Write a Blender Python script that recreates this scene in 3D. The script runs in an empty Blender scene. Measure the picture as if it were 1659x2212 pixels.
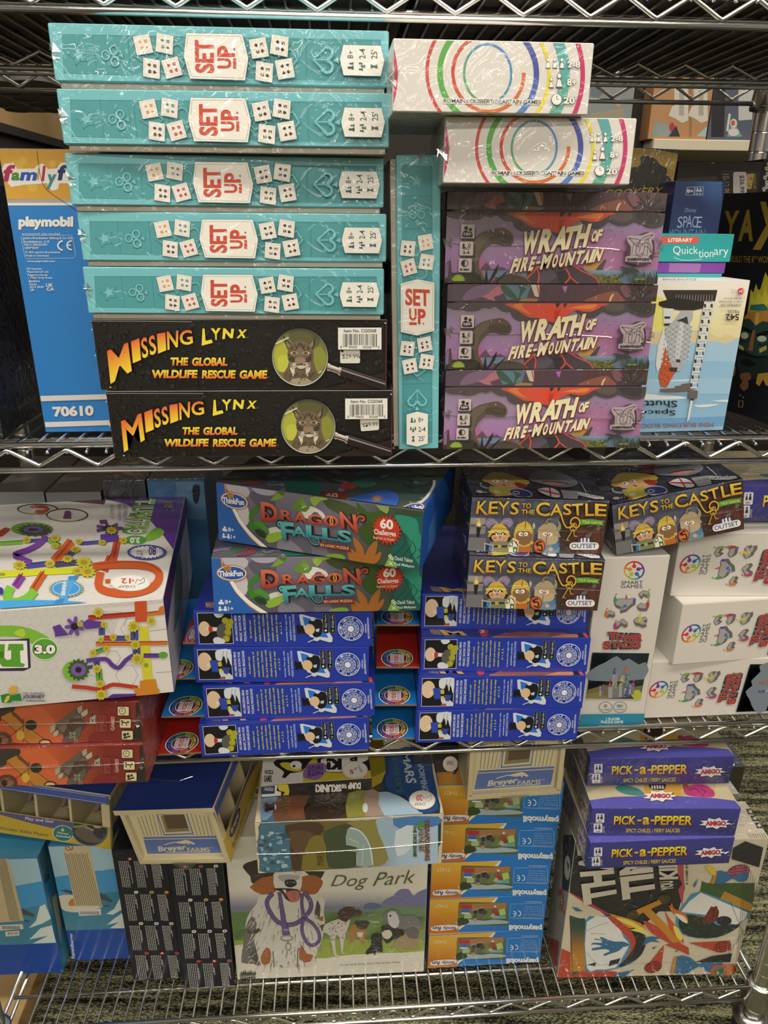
import bpy, bmesh, math, random
import numpy as np
from mathutils import Vector, Matrix, noise as mnoise
from mathutils.geometry import tessellate_polygon

scene = bpy.context.scene
COL = scene.collection
R = math.radians

# ------------------------------------------------------------------ camera, world, lights, exposure
EYE = 1.20                                   # eye height above the carpet
FPX, PITCH, YAW, ROLL = 1589.78, R(21.68957), R(3.85929), R(-0.44700)
W_PX, H_PX = 1659, 2212
CAM = np.array([0.0, -0.72, EYE])
_cp, _sp, _cy, _sy = math.cos(PITCH), math.sin(PITCH), math.cos(YAW), math.sin(YAW)
_fw = np.array([_sy*_cp, _cy*_cp, -_sp]); _r = np.array([_cy, -_sy, 0.0]); _d = np.cross(_fw, _r)
_c, _s = math.cos(ROLL), math.sin(ROLL)
AX = np.array([_c*_r + _s*_d, -_s*_r + _c*_d, _fw])          # right, down, forward

cam_data = bpy.data.cameras.new('camera')
cam = bpy.data.objects.new('camera', cam_data)
COL.objects.link(cam)
cam_data.sensor_fit = 'VERTICAL'
cam_data.sensor_height = 36.0
cam_data.lens = 36.0*FPX/H_PX
cam_data.clip_start = 0.02
cam.matrix_world = Matrix(((AX[0][0], -AX[1][0], -AX[2][0], CAM[0]),
                           (AX[0][1], -AX[1][1], -AX[2][1], CAM[1]),
                           (AX[0][2], -AX[1][2], -AX[2][2], CAM[2]), (0, 0, 0, 1)))
scene.camera = cam

scene.view_settings.view_transform = 'Standard'
scene.view_settings.look = 'None'
scene.view_settings.gamma = 1.0
scene.view_settings.use_curve_mapping = False
scene.view_settings.exposure = 0.05

world = bpy.data.worlds.new('store_ambience')
scene.world = world
world.use_nodes = True
_bg = world.node_tree.nodes['Background']
_bg.inputs['Color'].default_value = (1.0, 0.95, 0.88, 1)
_bg.inputs['Strength'].default_value = 0.20


def area(name, loc, size, energy, color=(1.0, 0.935, 0.83), aim=None):
    l = bpy.data.lights.new(name, 'AREA')
    l.shape = 'RECTANGLE'
    l.size, l.size_y = size
    l.energy = energy
    l.color = color
    o = bpy.data.objects.new(name, l)
    COL.objects.link(o)
    o.location = loc
    if aim is not None:
        d = Vector(aim) - Vector(loc)
        o.rotation_euler = d.to_track_quat('-Z', 'Y').to_euler()
    return o


# long rows of ceiling troffers over the aisle in front of the shelving, and over the aisle behind it
for y, e in ((-0.72, 66), (-2.5, 80), (-4.6, 100), (-7.2, 100)):
    area('ceiling_troffer_row', (0.1, y, 2.76), (4.6, 0.28), e)
area('ceiling_troffer_row', (0.6, 1.15, 2.76), (3.0, 0.25), 22)
area('ceiling_troffer_row', (0.6, 3.0, 2.76), (3.0, 0.25), 22)


# ------------------------------------------------------------------ helpers
def lin(c):
    return tuple((v/12.92 if v <= 0.04045 else ((v + 0.055)/1.055)**2.4) for v in c)


def C(h):
    """'rrggbb' -> linear rgb; inks were read off a warm-lit photograph, so coloured ones are balanced back"""
    c = tuple(int(h[i:i+2], 16)/255 for i in (0, 2, 4))
    sat = (max(c) - min(c))/max(max(c), .01)
    l = lin(c)
    return (l[0]*.97**sat, min(1, l[1]*1.08**sat), min(1, l[2]*1.22**sat))


def mix(a, b, t):
    return tuple(a[i] + (b[i] - a[i])*t for i in range(3))


def project(p):
    v = AX @ (np.asarray(p, float) - CAM)
    return np.array([FPX*v[0]/v[2] + W_PX/2, FPX*v[1]/v[2] + H_PX/2])


def homog(src, dst):
    A, b = [], []
    for (x, y), (u, v) in zip(src, dst):
        A.append([x, y, 1, 0, 0, 0, -u*x, -u*y]); b.append(u)
        A.append([0, 0, 0, x, y, 1, -v*x, -v*y]); b.append(v)
    h = np.linalg.solve(np.array(A, float), np.array(b, float))
    return np.append(h, 1).reshape(3, 3)


def pose(x, y, z, yaw=0, roll=0, pit=0):
    """front-bottom-left corner in eye-relative metres, angles in degrees"""
    return Matrix.Translation((x, y, z + EYE)) @ Matrix.Rotation(R(yaw), 4, 'Z') @ Matrix.Rotation(R(roll), 4, 'Y') @ Matrix.Rotation(R(pit), 4, 'X')


# ------------------------------------------------------------------ materials
def new_mat(name):
    m = bpy.data.materials.new(name)
    m.use_nodes = True
    nt = m.node_tree
    return m, nt, nt.nodes['Principled BSDF']


def card_mat(name, rough=0.45, coat=0.0, coat_rough=0.08, wrinkle=0.0, wscale=60, spec=0.5, stretch=(1, 1, 1)):
    m, nt, b = new_mat(name)
    at = nt.nodes.new('ShaderNodeAttribute'); at.attribute_name = 'Col'
    tc = nt.nodes.new('ShaderNodeTexCoord')
    nz = nt.nodes.new('ShaderNodeTexNoise'); nz.inputs['Scale'].default_value = 900
    nt.links.new(tc.outputs['Object'], nz.inputs['Vector'])
    mx = nt.nodes.new('ShaderNodeMix'); mx.data_type = 'RGBA'; mx.blend_type = 'MULTIPLY'
    mx.inputs['Factor'].default_value = 0.10
    nt.links.new(at.outputs['Color'], mx.inputs['A']); nt.links.new(nz.outputs['Fac'], mx.inputs['B'])
    nt.links.new(mx.outputs['Result'], b.inputs['Base Color'])
    b.inputs['Roughness'].default_value = rough
    b.inputs['Specular IOR Level'].default_value = spec
    b.inputs['Coat Weight'].default_value = coat
    b.inputs['Coat Roughness'].default_value = coat_rough
    if wrinkle:
        mp = nt.nodes.new('ShaderNodeMapping'); mp.inputs['Scale'].default_value = stretch
        nt.links.new(tc.outputs['Object'], mp.inputs['Vector'])
        n1 = nt.nodes.new('ShaderNodeTexNoise'); n1.inputs['Scale'].default_value = wscale
        n1.inputs['Detail'].default_value = 2; n1.inputs['Distortion'].default_value = 1.6
        n2 = nt.nodes.new('ShaderNodeTexNoise'); n2.inputs['Scale'].default_value = wscale*0.22
        nt.links.new(mp.outputs['Vector'], n1.inputs['Vector']); nt.links.new(mp.outputs['Vector'], n2.inputs['Vector'])
        prev = n1.outputs['Fac']                            # sharp ridges: creases of the film
        for op, v in (('MULTIPLY_ADD', 2), ('ABSOLUTE', 0), ('SUBTRACT', None), ('POWER', 6)):
            k = nt.nodes.new('ShaderNodeMath'); k.operation = op
            if op == 'MULTIPLY_ADD': k.inputs[1].default_value = 2; k.inputs[2].default_value = -1
            if op == 'SUBTRACT': k.inputs[0].default_value = 1; nt.links.new(prev, k.inputs[1])
            else: nt.links.new(prev, k.inputs[0])
            if op == 'POWER': k.inputs[1].default_value = v
            prev = k.outputs[0]
        ad = nt.nodes.new('ShaderNodeMath'); ad.operation = 'MULTIPLY_ADD'; ad.inputs[1].default_value = 0.22
        nt.links.new(prev, ad.inputs[0]); nt.links.new(n2.outputs['Fac'], ad.inputs[2])
        bp = nt.nodes.new('ShaderNodeBump'); bp.inputs['Strength'].default_value = wrinkle
        bp.inputs['Distance'].default_value = 0.006
        nt.links.new(ad.outputs[0], bp.inputs['Height'])
        nt.links.new(bp.outputs['Normal'], b.inputs['Coat Normal'])
    return m


CARD = card_mat('printed_card', rough=0.42)
CARD_GLOSS = card_mat('glossy_printed_card', rough=0.35, coat=0.35, coat_rough=0.12)
WRAPPED = card_mat('printed_card_in_shrink_film', rough=0.45, coat=1.0, coat_rough=0.05, wrinkle=0.55, wscale=40)
TIN = card_mat('printed_tin_in_shrink_film', rough=0.35, coat=1.0, coat_rough=0.06, wrinkle=0.7, wscale=34, stretch=(2.2, 1, 0.5))
WOOD = card_mat('painted_plywood', rough=0.5, coat=0.6, coat_rough=0.08, wrinkle=0.25, wscale=25)
PAPER = card_mat('sticker_paper', rough=0.6)


def flat_mat(name, col, rough=0.5, metal=0.0, noise=0.0, nscale=40, bump=0.0):
    m, nt, b = new_mat(name)
    b.inputs['Base Color'].default_value = (*col, 1)
    b.inputs['Roughness'].default_value = rough
    b.inputs['Metallic'].default_value = metal
    if noise or bump:
        tc = nt.nodes.new('ShaderNodeTexCoord')
        nz = nt.nodes.new('ShaderNodeTexNoise'); nz.inputs['Scale'].default_value = nscale; nz.inputs['Detail'].default_value = 5
        nt.links.new(tc.outputs['Object'], nz.inputs['Vector'])
        if noise:
            rp = nt.nodes.new('ShaderNodeValToRGB')
            rp.color_ramp.elements[0].color = (*[v*(1 - noise) for v in col], 1); rp.color_ramp.elements[0].position = 0.3
            rp.color_ramp.elements[1].color = (*[min(1, v*(1 + noise)) for v in col], 1); rp.color_ramp.elements[1].position = 0.7
            nt.links.new(nz.outputs['Fac'], rp.inputs['Fac']); nt.links.new(rp.outputs['Color'], b.inputs['Base Color'])
        if bump:
            bp = nt.nodes.new('ShaderNodeBump'); bp.inputs['Strength'].default_value = bump; bp.inputs['Distance'].default_value = 0.003
            nt.links.new(nz.outputs['Fac'], bp.inputs['Height']); nt.links.new(bp.outputs['Normal'], b.inputs['Normal'])
    return m


CHROME = flat_mat('chrome_wire', (0.76, 0.75, 0.73), rough=0.20, metal=1.0)
DULL_CHROME = flat_mat('worn_chrome', (0.55, 0.54, 0.52), rough=0.25, metal=1.0, noise=0.25, nscale=30)
RUBBER = flat_mat('black_rubber', (0.03, 0.028, 0.026), rough=0.55)

FILM, _nt, _b = new_mat('clear_film')
_tr = _nt.nodes.new('ShaderNodeBsdfTransparent'); _gl = _nt.nodes.new('ShaderNodeBsdfGlossy'); _gl.inputs['Roughness'].default_value = 0.12
_mx = _nt.nodes.new('ShaderNodeMixShader'); _mx.inputs['Fac'].default_value = 0.35
_nt.links.new(_tr.outputs[0], _mx.inputs[1]); _nt.links.new(_gl.outputs[0], _mx.inputs[2])
_nt.links.new(_mx.outputs[0], _nt.nodes['Material Output'].inputs['Surface'])


# ------------------------------------------------------------------ mesh building
class MB:
    """collects faces with one colour per corner and links them as ONE mesh object"""
    def __init__(self):
        self.v, self.f, self.c, self.m = [], [], [], []

    def face(self, pts, col, mi=0):
        n = len(self.v)
        self.v += [tuple(p) for p in pts]
        self.f.append(tuple(range(n, n + len(pts))))
        self.c.append(col if isinstance(col, list) else [col]*len(pts))
        self.m.append(mi)

    def add_bm(self, bm, colfn, mi=0):
        n = len(self.v)
        bm.verts.index_update()
        self.v += [tuple(v.co) for v in bm.verts]
        for f in bm.faces:
            self.f.append(tuple(n + v.index for v in f.verts))
            c = colfn(f) if callable(colfn) else colfn
            self.c.append([c]*len(f.verts)); self.m.append(mi)
        bm.free()

    def box(self, x0, y0, z0, x1, y1, z1, col, bev=0.0008, seg=2, mi=0, mat=None, edge=None):
        """col: rgb or dict with keys F B L R T D; bevelled box"""
        bm = bmesh.new()
        bmesh.ops.create_cube(bm, size=1)
        for v in bm.verts:
            v.co = Vector((x0 + (v.co.x + .5)*(x1 - x0), y0 + (v.co.y + .5)*(y1 - y0), z0 + (v.co.z + .5)*(z1 - z0)))
        if bev:
            bmesh.ops.bevel(bm, geom=list(bm.edges), offset=bev, segments=seg, affect='EDGES', profile=0.5)
        bm.normal_update()

        def cf(f):
            if not isinstance(col, dict):
                return col
            n = f.normal
            k = max(range(3), key=lambda i: abs(n[i]))
            key = (('L', 'R'), ('F', 'B'), ('D', 'T'))[k][1 if n[k] > 0 else 0]
            if edge is not None and max(abs(n.x), abs(n.y), abs(n.z)) < 0.98:
                return edge
            return col.get(key, col.get('*'))
        if mat is not None:
            bm.transform(mat)
        self.add_bm(bm, cf, mi)

    def tube(self, pts, rad, col=(.7, .7, .7), n=8, mi=0, cap=True):
        bm = bmesh.new()
        tube_bm(bm, pts, rad, n, cap)
        self.add_bm(bm, col, mi)

    def build(self, name, mats, parent=None, smooth=None, mw=None):
        me = bpy.data.meshes.new(name)
        me.from_pydata(self.v, [], self.f)
        me.update()
        ca = me.color_attributes.new('Col', 'FLOAT_COLOR', 'CORNER')
        arr = np.ones((len(me.loops), 4), dtype=np.float32)
        arr[:, :3] = np.array([c for fc in self.c for c in fc], dtype=np.float32)
        ca.data.foreach_set('color', arr.ravel())
        for m in (mats if isinstance(mats, (list, tuple)) else [mats]):
            me.materials.append(m)
        me.polygons.foreach_set('material_index', self.m)
        if smooth:
            me.polygons.foreach_set('use_smooth', [True]*len(me.polygons))
        o = bpy.data.objects.new(name, me)
        COL.objects.link(o)
        if parent is not None:
            o.parent = parent
        if mw is not None:
            o.matrix_world = mw
        return o


def tube_bm(bm, pts, rad, n=8, cap=True):
    pts = [Vector(p) for p in pts]
    rings = []
    prev = None
    for i, p in enumerate(pts):
        if i == 0: t = pts[1] - pts[0]
        elif i == len(pts) - 1: t = pts[-1] - pts[-2]
        else: t = (pts[i+1] - p).normalized() + (p - pts[i-1]).normalized()
        t.normalize()
        if prev is None:
            a = Vector((0, 0, 1)) if abs(t.z) < 0.9 else Vector((1, 0, 0))
            u = t.cross(a).normalized()
        else:
            u = (prev - t*prev.dot(t)).normalized()
        prev = u
        w = t.cross(u)
        r = rad[i] if isinstance(rad, (list, tuple)) else rad
        rings.append([bm.verts.new(p + (u*math.cos(2*math.pi*k/n) + w*math.sin(2*math.pi*k/n))*r) for k in range(n)])
    for a, b in zip(rings, rings[1:]):
        for k in range(n):
            bm.faces.new((a[k], a[(k+1) % n], b[(k+1) % n], b[k]))
    if cap:
        bm.faces.new(list(reversed(rings[0]))); bm.faces.new(rings[-1])


def lathe_bm(bm, prof, c=(0, 0, 0), n=28):
    rings = [[bm.verts.new((c[0] + r*math.cos(2*math.pi*k/n), c[1] + r*math.sin(2*math.pi*k/n), c[2] + z)) for k in range(n)] for r, z in prof]
    for a, b in zip(rings, rings[1:]):
        for k in range(n):
            bm.faces.new((a[k], a[(k+1) % n], b[(k+1) % n], b[k]))
    bm.faces.new(list(reversed(rings[0]))); bm.faces.new(rings[-1])


def tag(o, label=None, cat=None, group=None, kind=None):
    if label: o['label'] = label
    if cat: o['category'] = cat
    if group: o['group'] = group
    if kind: o['kind'] = kind
    return o


def empty(name, mw=None):
    o = bpy.data.objects.new(name, None)
    o.empty_display_size = 0.02
    COL.objects.link(o)
    if mw is not None:
        o.matrix_world = mw
    return o


def copy_tree(o, mw=None, parent=None):
    c = o.copy()
    COL.objects.link(c)
    if parent is not None:
        c.parent = parent
    for ch in list(o.children):
        copy_tree(ch, None, c)
    if mw is not None:
        c.matrix_world = mw
    return c


# ------------------------------------------------------------------ printing on a face (all real thin geometry on that face)
_glyph = {}


def glyphs(s, bold=0.0, shear=0.0, spacing=1.0):
    key = (s, round(bold, 4), shear, spacing)
    if key in _glyph:
        return _glyph[key]
    cu = bpy.data.curves.new('lettering', 'FONT')
    cu.body = s
    cu.size = 1.0
    cu.offset = bold
    cu.shear = shear
    cu.space_character = spacing
    cu.resolution_u = 3
    cu.align_x = 'CENTER'
    o = bpy.data.objects.new('lettering', cu)
    me = o.to_mesh()
    me.calc_loop_triangles()
    vs = np.array([(v.co.x, v.co.y) for v in me.vertices]) if len(me.vertices) else np.zeros((0, 2))
    ts = [tuple(t.vertices) for t in me.loop_triangles]
    o.to_mesh_clear()
    bpy.data.objects.remove(o)
    bpy.data.curves.remove(cu)
    if len(vs):
        bb = (vs[:, 0].min(), vs[:, 1].min(), vs[:, 0].max(), vs[:, 1].max())
    else:
        bb = (0, 0, 1, 1)
    _glyph[key] = (vs, ts, bb)
    return _glyph[key]


def smooth_loop(pts, sub=4, closed=True):
    pts = [np.array(p, float) for p in pts]
    n = len(pts)
    out = []
    rng = range(n) if closed else range(n - 1)
    for i in rng:
        p1, p2 = pts[i], pts[(i+1) % n]
        p0 = pts[i-1] if (closed or i > 0) else 2*p1 - p2
        p3 = pts[(i+2) % n] if (closed or i + 2 < n) else 2*p2 - p1
        for k in range(sub):
            t = k/sub
            out.append(0.5*((2*p1) + (-p0 + p2)*t + (2*p0 - 5*p1 + 4*p2 - p3)*t*t + (-p0 + 3*p1 - 3*p2 + p3)*t**3))
    if not closed:
        out.append(pts[-1])
    return out


class Art:
    """Prints coloured shapes on one flat face. The face is O + a*U + b*V (a right, b up, metres, w x h), lifted along N.
    Drawing coordinates are read off the photograph (quad = the face's TL TR BR BL there) through the view window vw, and
    turned into face metres by the homography of that face."""
    def __init__(self, mb, O, U, V, w, h, quad, vw=(0, 0, 1), margin=0.0006, mi=0, lift=0.00015, step=0.000022, N=None):
        self.mb = mb
        self.O, self.U, self.V = Vector(O), Vector(U), Vector(V)
        self.N = Vector(N) if N is not None else self.U.cross(self.V).normalized()
        self.w, self.h, self.mi = w, h, mi
        self.Hm = homog(quad, [(0, h), (w, h), (w, 0), (0, 0)])
        self.vw, self.m, self.z, self.step = vw, margin, lift, step
        self.off = (0, 0)

    def view(self, x0, y0, s):
        self.vw = (x0, y0, s); return self

    def ab(self, p):
        x, y = self.vw[0] + self.vw[2]*(p[0] + self.off[0]), self.vw[1] + self.vw[2]*(p[1] + self.off[1])
        q = self.Hm @ np.array([x, y, 1.0])
        return (q[0]/q[2], q[1]/q[2])

    def layer(self):
        self.z += self.step

    def _tri(self, P, cs):
        """clip triangle (face metres) to the face and add it"""
        m, w, h = self.m, self.w - self.m, self.h - self.m
        poly = [(p[0], p[1], c) for p, c in zip(P, cs)]
        for ax, lim, sg in ((0, m, 1), (0, w, -1), (1, m, 1), (1, h, -1)):
            if all(sg*(q[ax] - lim) >= 0 for q in poly):
                continue
            out = []
            for i in range(len(poly)):
                a, b = poly[i], poly[(i+1) % len(poly)]
                da, db = sg*(a[ax] - lim), sg*(b[ax] - lim)
                if da >= 0: out.append(a)
                if (da >= 0) != (db >= 0):
                    t = da/(da - db)
                    out.append((a[0] + (b[0]-a[0])*t, a[1] + (b[1]-a[1])*t, mix(a[2], b[2], t)))
            poly = out
            if len(poly) < 3:
                return
        ar = sum(poly[i][0]*poly[(i+1) % len(poly)][1] - poly[(i+1) % len(poly)][0]*poly[i][1] for i in range(len(poly)))
        if abs(ar) < 2e-11:
            return
        if ar < 0:
            poly.reverse()
        self.mb.face([self.O + self.U*q[0] + self.V*q[1] + self.N*self.z for q in poly], [q[2] for q in poly], self.mi)

    def _fill(self, pts, col):
        """pts drawing coords polygon; col rgb / callable(x,y) / list per vertex"""
        P = [self.ab(p) for p in pts]
        if callable(col): cs = [col(p[0], p[1]) for p in pts]
        elif isinstance(col, list): cs = col
        else: cs = [col]*len(pts)
        if len(P) == 3:
            self._tri(P, cs)
        else:
            for t in tessellate_polygon([[Vector((a, b, 0)) for a, b in P]]):
                self._tri([P[i] for i in t], [cs[i] for i in t])

    def poly(self, pts, col, sm=0, same=False):
        if not same: self.layer()
        if sm: pts = smooth_loop(pts, sm)
        self._fill(pts, C(col) if isinstance(col, str) else col)
        return self

    def polys(self, lst, col, sm=0):
        self.layer()
        for p in lst:
            self.poly(p, col, sm, same=True)
        return self

    def rect(self, x0, y0, x1, y1, col, same=False):
        return self.poly([(x0, y0), (x1, y0), (x1, y1), (x0, y1)], col, same=same)

    def grid(self, x0, y0, x1, y1, nx, ny, fn, same=False):
        if not same: self.layer()
        for i in range(nx):
            for j in range(ny):
                a, b = x0 + (x1-x0)*i/nx, x0 + (x1-x0)*(i+1)/nx
                c, d = y0 + (y1-y0)*j/ny, y0 + (y1-y0)*(j+1)/ny
                self._fill([(a, c), (b, c), (b, d), (a, d)], fn)
        return self

    def all(self, col):
        """cover the whole face"""
        self.layer()
        c = C(col) if isinstance(col, str) else col
        self._tri([(0, 0), (self.w, 0), (self.w, self.h)], [c]*3)
        self._tri([(0, 0), (self.w, self.h), (0, self.h)], [c]*3)
        return self

    def rrect(self, x0, y0, x1, y1, r, col, same=False):
        pts = []
        for cx, cy, a0 in ((x1-r, y0+r, -90), (x1-r, y1-r, 0), (x0+r, y1-r, 90), (x0+r, y0+r, 180)):
            for k in range(5):
                a = R(a0 + 90*k/4)
                pts.append((cx + r*math.cos(a), cy + r*math.sin(a)))
        return self.poly(pts, col, same=same)

    def ell(self, cx, cy, rx, ry, col, rot=0, n=28, same=False, a0=0, a1=360):
        c, s = math.cos(R(rot)), math.sin(R(rot))
        pts = []
        full = abs(a1 - a0) >= 360
        for k in range(n + (0 if full else 1)):
            a = R(a0 + (a1-a0)*k/n)
            x, y = rx*math.cos(a), ry*math.sin(a)
            pts.append((cx + x*c - y*s, cy + x*s + y*c))
        return self.poly(pts, col, same=same)

    def ring(self, cx, cy, rx, ry, t, col, a0=0, a1=360, n=40, rot=0, same=False, cfn=None):
        """elliptical stroke of width t (centred); cfn(angle) gives a colour along it"""
        if not same: self.layer()
        c, s = math.cos(R(rot)), math.sin(R(rot))

        def P(a, k):
            x, y = (rx + k)*math.cos(R(a)), (ry + k)*math.sin(R(a))
            return (cx + x*c - y*s, cy + x*s + y*c)
        cc = C(col) if isinstance(col, str) else col
        for k in range(n):
            b0, b1 = a0 + (a1-a0)*k/n, a0 + (a1-a0)*(k+1)/n
            cs = cc if cfn is None else [cfn(b0), cfn(b1), cfn(b1), cfn(b0)]
            self._fill([P(b0, t/2), P(b1, t/2), P(b1, -t/2), P(b0, -t/2)], cs)
        return self

    def line(self, pts, wd, col, closed=False, sm=0, same=False):
        if not same: self.layer()
        if sm:
            k0 = len(pts); pts = smooth_loop(pts, sm, closed)
            if isinstance(wd, (list, tuple)): wd = list(np.interp(np.linspace(0, k0 - 1, len(pts)), range(k0), wd))
        pts = [np.array(p, float) for p in pts]
        n = len(pts)
        L, Rr = [], []
        for i in range(n):
            a = pts[(i-1) % n] if (closed or i > 0) else pts[i]
            b = pts[(i+1) % n] if (closed or i < n-1) else pts[i]
            t = b - a; l = np.linalg.norm(t); t = t/(l if l else 1)
            k = np.array([-t[1], t[0]])
            w = wd[i] if isinstance(wd, (list, tuple)) else wd
            L.append(pts[i] + k*w/2); Rr.append(pts[i] - k*w/2)
        c = C(col) if isinstance(col, str) else col
        for i in range(n if closed else n-1):
            j = (i+1) % n
            self._fill([L[i], L[j], Rr[j]], c); self._fill([L[i], Rr[j], Rr[i]], c)
        return self

    def lines(self, lst, wd, col, sm=0):
        self.layer()
        for p in lst:
            self.line(p, wd, col, sm=sm, same=True)
        return self

    def text(self, s, quad, col, bold=0.0, out=None, ow=0.03, shear=0.0, spacing=1.0, shadow=None, grad=None, same=False, warp=None):
        """quad: (x0,y0,x1,y1) or [TL,TR,BR,BL]: where the inked box of the words lies"""
        if isinstance(quad, tuple):
            x0, y0, x1, y1 = quad
            quad = [(x0, y0), (x1, y0), (x1, y1), (x0, y1)]
        TL, TR, BR, BL = [np.array(q, float) for q in quad]
        vs, ts, bb = glyphs(s, bold, shear, spacing)
        bw, bh = max(bb[2]-bb[0], 1e-6), max(bb[3]-bb[1], 1e-6)

        def put(vs, ts, col, dx=0, dy=0, g=None):
            uv = [((v[0]-bb[0])/bw, (v[1]-bb[1])/bh) for v in vs]
            P = []
            for u, v in uv:
                if warp: u, v = warp(u, v)
                q = TL*u*0 + (BL*(1-u) + BR*u)*(1-v) + (TL*(1-u) + TR*u)*v
                P.append(self.ab((q[0]+dx, q[1]+dy)))
            cc = C(col) if isinstance(col, str) else col
            if g: c0, c1 = C(g[0]), C(g[1])
            for t in ts:
                cs = [mix(c1, c0, min(1, max(0, uv[i][1]))) for i in t] if g else [cc]*3
                self._tri([P[i] for i in t], cs)
        if out:
            for k, oc in enumerate(out if isinstance(out, list) else [out]):
                w_ = ow[k] if isinstance(ow, list) else ow
                vo, to, _ = glyphs(s, bold + w_, shear, spacing)
                self.layer(); put(vo, to, oc)
        if shadow:
            self.layer(); put(vs, ts, shadow[0], shadow[1], shadow[2])
        if not same: self.layer()
        put(vs, ts, col, g=grad)
        return self

    def rtext(self, s, x0, y0, x1, y1, col, **k):
        """words running bottom-to-top in the box"""
        return self.text(s, [(x0, y1), (x0, y0), (x1, y0), (x1, y1)], col, **k)

    def dtext(self, s, x0, y0, x1, y1, col, **k):
        """words running top-to-bottom in the box"""
        return self.text(s, [(x1, y0), (x1, y1), (x0, y1), (x0, y0)], col, **k)

    def utext(self, s, x0, y0, x1, y1, col, **k):
        """words upside down in the box"""
        return self.text(s, [(x1, y1), (x0, y1), (x0, y0), (x1, y0)], col, **k)

    def star(self, cx, cy, ro, ri, n, col, rot=-90, sx=1, sy=1, same=False):
        pts = []
        for k in range(2*n):
            a = R(rot + 180*k/n); r = ro if k % 2 == 0 else ri
            pts.append((cx + sx*r*math.cos(a), cy + sy*r*math.sin(a)))
        return self.poly(pts, col, same=same)


def corners(mw, w, d, h, face):
    P = {'F': [(0, 0, h), (w, 0, h), (w, 0, 0), (0, 0, 0)], 'T': [(0, d, h), (w, d, h), (w, 0, h), (0, 0, h)],
         'R': [(w, 0, h), (w, d, h), (w, d, 0), (w, 0, 0)], 'L': [(0, d, h), (0, 0, h), (0, 0, 0), (0, d, 0)]}[face]
    return [project(mw @ Vector(p)) for p in P]


def face_art(mb, face, w, d, h, mw=None, quad=None, vw=(0, 0, 1), margin=0.0006, x0=0, y0=0, z0=0, **k):
    if quad is None:
        quad = corners(mw @ Matrix.Translation((x0, y0, z0)), w, d, h, face)
    o = Vector((x0, y0, z0))
    a = {'F': ((0, 0, 0), (1, 0, 0), (0, 0, 1), w, h), 'T': ((0, 0, h), (1, 0, 0), (0, 1, 0), w, d),
         'R': ((w, 0, 0), (0, 1, 0), (0, 0, 1), d, h), 'L': ((0, d, 0), (0, -1, 0), (0, 0, 1), d, h)}[face]
    return Art(mb, o + Vector(a[0]), a[1], a[2], a[3], a[4], quad, vw, margin, **k)
# ------------------------------------------------------------------ the setting
def plane_obj(name, pts, mat):
    me = bpy.data.meshes.new(name); me.from_pydata(pts, [], [tuple(range(len(pts)))]); me.materials.append(mat)
    o = bpy.data.objects.new(name, me); COL.objects.link(o); tag(o, kind='structure')
    return o


def carpet_material():
    m, nt, b = new_mat('loop_pile_carpet')
    N, L = nt.nodes, nt.links
    tc = N.new('ShaderNodeTexCoord')
    mp = N.new('ShaderNodeMapping'); mp.inputs['Rotation'].default_value = (0, 0, R(4)); mp.inputs['Scale'].default_value = (1, 1, 1)
    L.new(tc.outputs['Object'], mp.inputs['Vector'])
    vor = N.new('ShaderNodeTexVoronoi'); vor.inputs['Scale'].default_value = 1.0
    lp = N.new('ShaderNodeMapping'); lp.inputs['Scale'].default_value = (210, 330, 1)
    L.new(mp.outputs['Vector'], lp.inputs['Vector']); L.new(lp.outputs['Vector'], vor.inputs['Vector'])
    st = N.new('ShaderNodeMapping'); st.inputs['Scale'].default_value = (6, 75, 1)
    L.new(mp.outputs['Vector'], st.inputs['Vector'])
    n1 = N.new('ShaderNodeTexNoise'); n1.inputs['Scale'].default_value = 1.0; n1.inputs['Detail'].default_value = 3
    L.new(st.outputs['Vector'], n1.inputs['Vector'])
    ad = N.new('ShaderNodeMath'); ad.operation = 'MULTIPLY_ADD'; ad.inputs[1].default_value = -0.42
    L.new(vor.outputs['Distance'], ad.inputs[0]); L.new(n1.outputs['Fac'], ad.inputs[2])
    rp = N.new('ShaderNodeValToRGB')
    e = rp.color_ramp.elements
    e[0].position, e[0].color = 0.10, (*C('22221a'), 1)
    e[1].position, e[1].color = 0.52, (*C('b5ae80'), 1)
    k = e.new(0.26); k.color = (*C('5d5c46'), 1)
    k = e.new(0.38); k.color = (*C('8a876a'), 1)
    L.new(ad.outputs[0], rp.inputs['Fac'])
    L.new(rp.outputs['Color'], b.inputs['Base Color'])
    b.inputs['Roughness'].default_value = 0.95
    b.inputs['Specular IOR Level'].default_value = 0.1
    bp = N.new('ShaderNodeBump'); bp.inputs['Strength'].default_value = 0.9; bp.inputs['Distance'].default_value = 0.004; bp.invert = True
    L.new(vor.outputs['Distance'], bp.inputs['Height']); L.new(bp.outputs['Normal'], b.inputs['Normal'])
    return m


plane_obj('floor', [(-6, -8, 0), (6, -8, 0), (6, 6, 0), (-6, 6, 0)], carpet_material())
plane_obj('ceiling', [(-6, 6, 2.8), (6, 6, 2.8), (6, -8, 2.8), (-6, -8, 2.8)], flat_mat('ceiling_tile', C('d6cfc4'), 0.9, noise=0.08, nscale=8))
plane_obj('wall_back', [(-6, 4.2, 0), (6, 4.2, 0), (6, 4.2, 2.8), (-6, 4.2, 2.8)], flat_mat('back_wall_paint', C('4b3f33'), 0.9, noise=0.1, nscale=3))

plane_obj('bounce_wall_front', [(6, -2.9, 0), (-6, -2.9, 0), (-6, -2.9, 1.7), (6, -2.9, 1.7)], flat_mat('bounce_wall_finish', C('9a8f80'), 0.8, noise=0.35, nscale=6))  # unseen wall for the opposite aisle, added to bounce light onto fronts and chrome

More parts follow.
